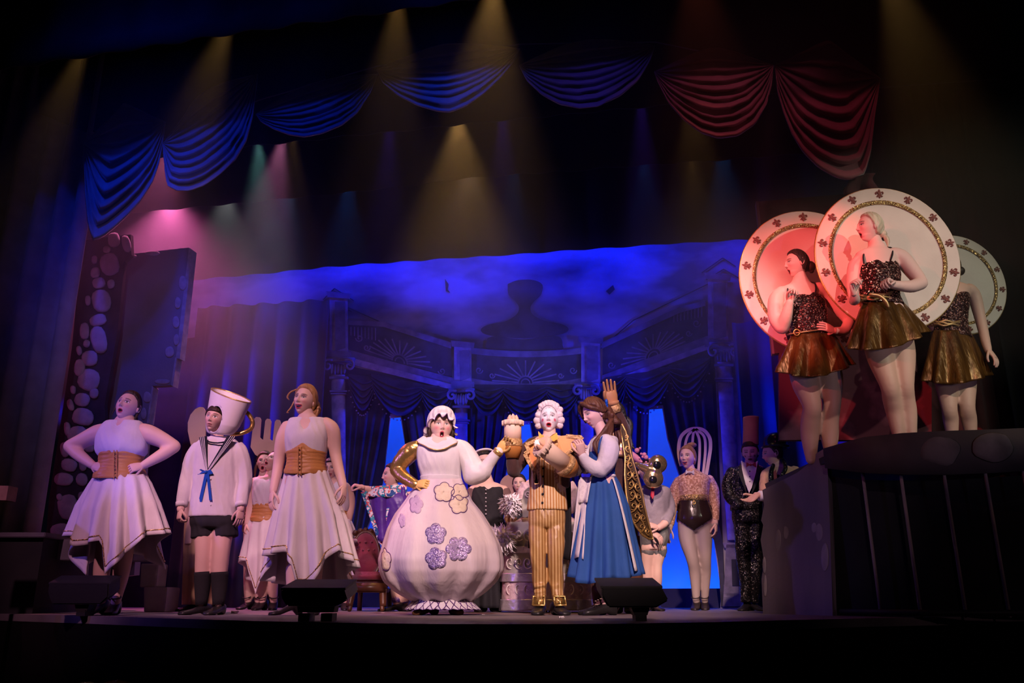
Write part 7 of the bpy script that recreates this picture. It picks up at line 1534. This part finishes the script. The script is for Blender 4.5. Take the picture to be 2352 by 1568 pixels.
# man in bowler hat, arm stretched to the left
f, mb = simple('man in black bowler hat and sequined vest in profile behind the platform wall', 7.9, 1795, (1774, 1042), 58, -72, 6, 0,
    [(1795, 1200, 34, .8), (1794, 1140, 36, .75), (1794, 1095, 38, .6), (1792, 1078, 36, .5), (1788, 1068, 17, .85)], [([(1752, 1139, -.14), (1736, 1136, -.16)], [8, 7])], [(1785, 0), (1805, .02)])
leg(f, mb, (1784, 1200), (1784, 1290), f.an[0], 20, 14, 9); leg(f, mb, (1808, 1200), (1806, 1290), f.an[1], 20, 14, 9)
f.body(mb, [hd(f, (1738, 1137, -.16), (1714, 1154, -.20), (.2, -.3, .9), 1.05, curl=.25, sg=1)], dict(skin=(.64, .36, .28), smile=.5), res=.8); f.hair(M_hbr, .010)
m = MB(); f.torso(m, [(1795, 1200, 38, .8), (1794, 1140, 40, .78), (1794, 1098, 40, .66), (1792, 1082, 38, .56), (1788, 1072, 24, .6)]); f.limb(m, [(1824, 1084), (1836, 1110), (1834, 1150)], [16, 18, 15], rnd=True); f.limb(m, [(1762, 1090, .0), (1758, 1120, -.08), (1760, 1140, -.13), (1752, 1139, -.14)], [14, 14, 12, 11], rnd=True); f.part('tan_shirt', m, mat('tan_shirt', (.58, .34, .22), .8, col2=(.5, .29, .18), ns=7, bump=.5, bs=12), vox=.009, sm=4)
m = tors(f, [(1794, 1198, 39, .84), (1794, 1140, 41, .82), (1793, 1102, 40, .72), (1791, 1086, 34, .62)], top=-.08); f.part('vest', m, M_bk, vox=.009, sm=3)
m = MB(); m.slab([f.P(1790+dx, y, -.20) for dx, y in ((-14, 1084), (-8, 1078), (-6, 1098), (-12, 1112))], (0, -.01, 0)); f.part('red_vest_front', m, mat('dark_red_satin', (.30, .02, .04), .5), smooth=False)
for q in ([(1776, 1068, -.15), (1771, 1085, -.19), (1770, 1108, -.20)], [(1800, 1056, -.06), (1804, 1075, -.16), (1796, 1092, -.20), (1792, 1106, -.21)]): m = MB(); f.limb(m, q, [4.5, 5, 4.5, 4][:len(q)], 10, 4); f.part('sequin_lapel', m, M_bsq)
m = MB(); f.limb(m, [(1756, 1139, -.14), (1744, 1138, -.155)], [11.5, 11.5], rnd=False); f.part('white_cuff', m, M_cot)
M_bow = mat('black_felt_gloss', (.010, .010, .012), .22); m = MB(); q = [f.ring(1781, y, hw, .95) for y, hw in ((1030, 27), (1029, 31), (1026, 33), (1024, 31), (1022, 27), (1012, 26.5), (1003, 23.5), (997, 17), (994, 9), (993, 2))]; m.loft(q); f.part('bowler_hat', m, M_bow)
for a in f.an: f.shoe(a, -.6, M_bkl, .28, .02)

# ------------------------------------------------------------------ red velvet armchair
M_rv = mat('crimson_velvet', (.20, .012, .035), .75, col2=(.13, .008, .022), ns=7, sheen=.5, bump=.2, bs=30); M_wd = mat('carved_mahogany', (.10, .035, .018), .35, col2=(.06, .02, .01), ns=8)
Y = 8.3; k = Y/F*1.03
ch = thing('armchair', 'carved mahogany armchair with buttoned crimson velvet seat and oval back', 'armchair', (W(846, 1396, Y).x, Y, 0))
def cp(x, y, dy=0): return W(x, y, Y+dy)
n = 24; ov = [(840+33*math.cos(a)*(1 if math.sin(a) > 0 else .95), 1276+54*math.sin(a)) for a in np.arange(n)*2*pi/n]
m = MB(); R = []
for s, d in ((1, .0), (.96, -.03), (.7, -.055), (.3, -.06)): R.append([cp(840+(x-840)*s, 1276+(y-1276)*s, .10+.12*(1276-y)/54*.5+d) for x, y in ov])
m.loft(R); m.build('backrest', M_rv, ch)
m = MB(); m.tube([cp(x, y, .10+.06*(1276-y)/54) for x, y in ov+ov[:2]], .020, 10, 2, rnd=False); m.build('back_frame', M_wd, ch)
m = MB(); [m.ball(cp(840+dx, 1222-4*math.cos(dx/12), .17), (.030, .025, .030), n=10, m=8) for dx in (-24, -12, 0, 12, 24)]; o = m.build('carved_crest', M_wd, ch)
for dx, y in ((-14, 1244), (0, 1244), (14, 1244), (-20, 1262), (-7, 1262), (7, 1262), (20, 1262), (-14, 1280), (0, 1280), (14, 1280), (-7, 1298), (7, 1298)): m = MB(); m.ball(cp(840+dx, y, .05+.06*(1276-y)/54), .010, n=8, m=6); m.build('tuft_button', M_rv, ch)
z = cp(850, 1340).z
m = MB(); x0, x1 = cp(826, 1340).x, cp(892, 1340).x; m.slab([(x0, Y+.10, z), (x1, Y+.08, z), (x1+.02, Y-.38, z), (x0-.02, Y-.36, z)], (0, 0, .10)); m.build('seat', M_rv, ch, bevel=.03)
m = MB(); m.slab([(x0-.01, Y+.12, z-.08), (x1+.01, Y+.10, z-.08), (x1+.03, Y-.40, z-.08), (x0-.03, Y-.38, z-.08)], (0, 0, .08)); m.build('seat_rail', M_wd, ch, bevel=.01)
for sx, X in ((-1, x0), (1, x1)):
    m = MB(); m.tube([(X+sx*.05, Y+.02, z+.36), (X+sx*.09, Y-.18, z+.34), (X+sx*.10, Y-.28, z+.28), (X+sx*.06, Y-.30, z+.14), (X+sx*.03, Y-.30, z)], [.020, .024, .026, .020, .022], 10, 4); a = m.build('armrest', M_wd, ch)
    m = MB(); m.tube([(X+sx*.06, Y-.02, z+.385), (X+sx*.09, Y-.18, z+.365)], [.026, .028], 10, 1); m.build('arm_pad', M_rv, a)
    m = MB(); m.tube([(X, Y-.34, z-.06), (X+sx*.015, Y-.39, z-.20), (X, Y-.37, .10), (X+sx*.01, Y-.40, .018)], [.034, .030, .018, .022], 10, 4); m.build('leg', M_wd, ch)
    m = MB(); m.tube([(X, Y+.08, z-.06), (X+sx*.01, Y+.11, z-.25), (X+sx*.03, Y+.20, .018)], [.026, .022, .018], 10, 4); m.build('leg', M_wd, ch)
# ------------------------------------------------------------------ floor monitors on the apron
def monitor(x0, x1, yt, yb, xs, ybase, Y, label, point=0, lm=True):
    a, b = W(x0, yt, Y), W(x1, yt, Y); zb = W(x0, yb, Y).z; cx = W(xs, yb, Y).x; zt = a.z
    o0 = thing('floor_monitor', label, 'floor monitor', (cx, Y, 0), 'floor monitors on the apron')
    w0, w1 = a.x, b.x; d = .34 if lm or point > .5 else .17; ins = (w1-w0)*.10
    m = MB(); pr_ = [(w0, Y, zt), (w1, Y, zt), (w1+point*.035, Y, (zt*.35+zb*.65)), (w1-ins, Y, zb), (w0+ins, Y, zb), (w0-.0, Y, (zt*.55+zb*.45))]
    m.slab(pr_, (0, d, .05)); m.build('case', mat('monitor_black', (.005, .005, .0055), .6, col2=(.007, .007, .0075), ns=20), o0, smooth=False, bevel=.008)
    m = MB(); m.slab([(w0-.006, Y+.01, zt-.004), (w1+.006, Y+.01, zt-.004), (w1+.006, Y+d, zt+.046), (w0-.006, Y+d, zt+.046)], (0, 0, .012)); m.build('top_lip', M_blackp, o0, smooth=False)
    zf = max(W(xs, ybase, Y).z, .0); hw = (w1-w0)*.30
    m = MB(); m.slab([(cx-hw, Y+.04, zb), (cx+hw, Y+.04, zb), (cx+hw*.95, Y+.04, .045), (cx-hw*.95, Y+.04, .045)] if lm else [(cx-.05, Y+.04, zb), (cx+.05, Y+.04, zb), (cx+.035, Y+.04, .03), (cx-.035, Y+.04, .03)], (0, .12, 0)); m.build('stand', M_blackp, o0, smooth=False)
    for dx in ((-.6, .6) if lm else (0,)):
        m = MB(); m.box((cx+hw*dx, Y+.10, .02), (.06, .13, .04)); m.build('foot', M_blackp, o0, smooth=False)
    return o0
monitor(646, 790, 1353, 1392, 722, 1430, 4.75, 'black wedge floor monitor in front of the blonde woman in white', .6)
monitor(1382, 1520, 1349, 1395, 1474, 1426, 4.80, 'black wedge floor monitor below the blue dress', 1.0, False)
monitor(112, 250, 1340, 1388, 182, 1408, 6.04, 'black wedge floor monitor in the dark at the left edge of the apron', .2, False)
# ------------------------------------------------------------------ paper scraps on the floor
for (x, y, s, lab) in ((541, 1409, 9, 'crumpled white paper scrap on the floor beside the boy'), (404, 1407, 6, 'flat white paper scrap on the floor left of the boy'), (1289, 1420, 7, 'white paper scrap on the floor below the gold buckle shoes'), (1110, 1412, 4, 'tiny white paper scrap right of the round gown'), (880, 1408, 4, 'tiny white paper scrap left of the round gown')):
    p = FL(x, y); m = MB(); r = s*p.y/F; rnd = random.Random(x)
    for q in range(4 if s > 6 else 2):
        a = rnd.uniform(0, 6.28); c = p+V3((rnd.uniform(-r, r)*.7, rnd.uniform(-r, r)*.7, .003)); u = V3((math.cos(a), math.sin(a), .0))*r*.8; v = V3((-math.sin(a)*.6, math.cos(a)*.6, rnd.uniform(.3, 1.0) if s > 6 else .12))*r*.7
        m.slab([c-u, c+u*.8-v*.1, c+u+v, c-u*.7+v*.8], (0, 0, .002))
    tag(m.build('paper_scrap', M_cot, smooth=False, base=(p.x, p.y, 0)), lab, 'paper')
# ------------------------------------------------------------------ heads of the audience at the lower edge
for (x, y, Y, col, lab) in ((198, 1573, 2.3, (.50, .42, .34), 'fair haired spectator at the lower left edge'), (266, 1568, 2.5, (.16, .05, .02), 'dark red haired spectator at the lower left edge')):
    f = Fig('person', lab, Y, x); f.root.location = (W(x, y, Y).x, Y, -1.25); ROOT[f.root.name] = V3(f.root.location)
    mb = MB(); c = W(x, y, Y)-V3((0, 0, .13)); f.M = Matrix.Translation(c) @ Matrix.Rotation(pi, 4, 'Z'); f.hk = 1
    mb.tube([c-V3((0, 0, .05)), c-V3((0, 0, .2))], [.055, .06], 12, 2); mb.loft([[c+V3((w_*math.cos(a), d_*math.sin(a), z_)) for a in np.arange(20)*2*pi/20] for z_, w_, d_ in ((-.17, .06, .06), (-.21, .15, .09), (-.26, .20, .11), (-.40, .20, .13), (-.75, .17, .12))])
    f.body(mb, (), dict(), res=.6); f.hair(mat('hair_%d' % x, col, .6, bump=.4, bs=50), .02, low=-.75)
    m = MB(); m.loft([[c+V3((w_*math.cos(a), d_*math.sin(a), z_)) for a in np.arange(20)*2*pi/20] for z_, w_, d_ in ((-.20, .13, .085), (-.23, .19, .11), (-.40, .215, .145), (-.75, .19, .14), (-.80, .19, .14))]); f.part('shirt', m, M_bk)
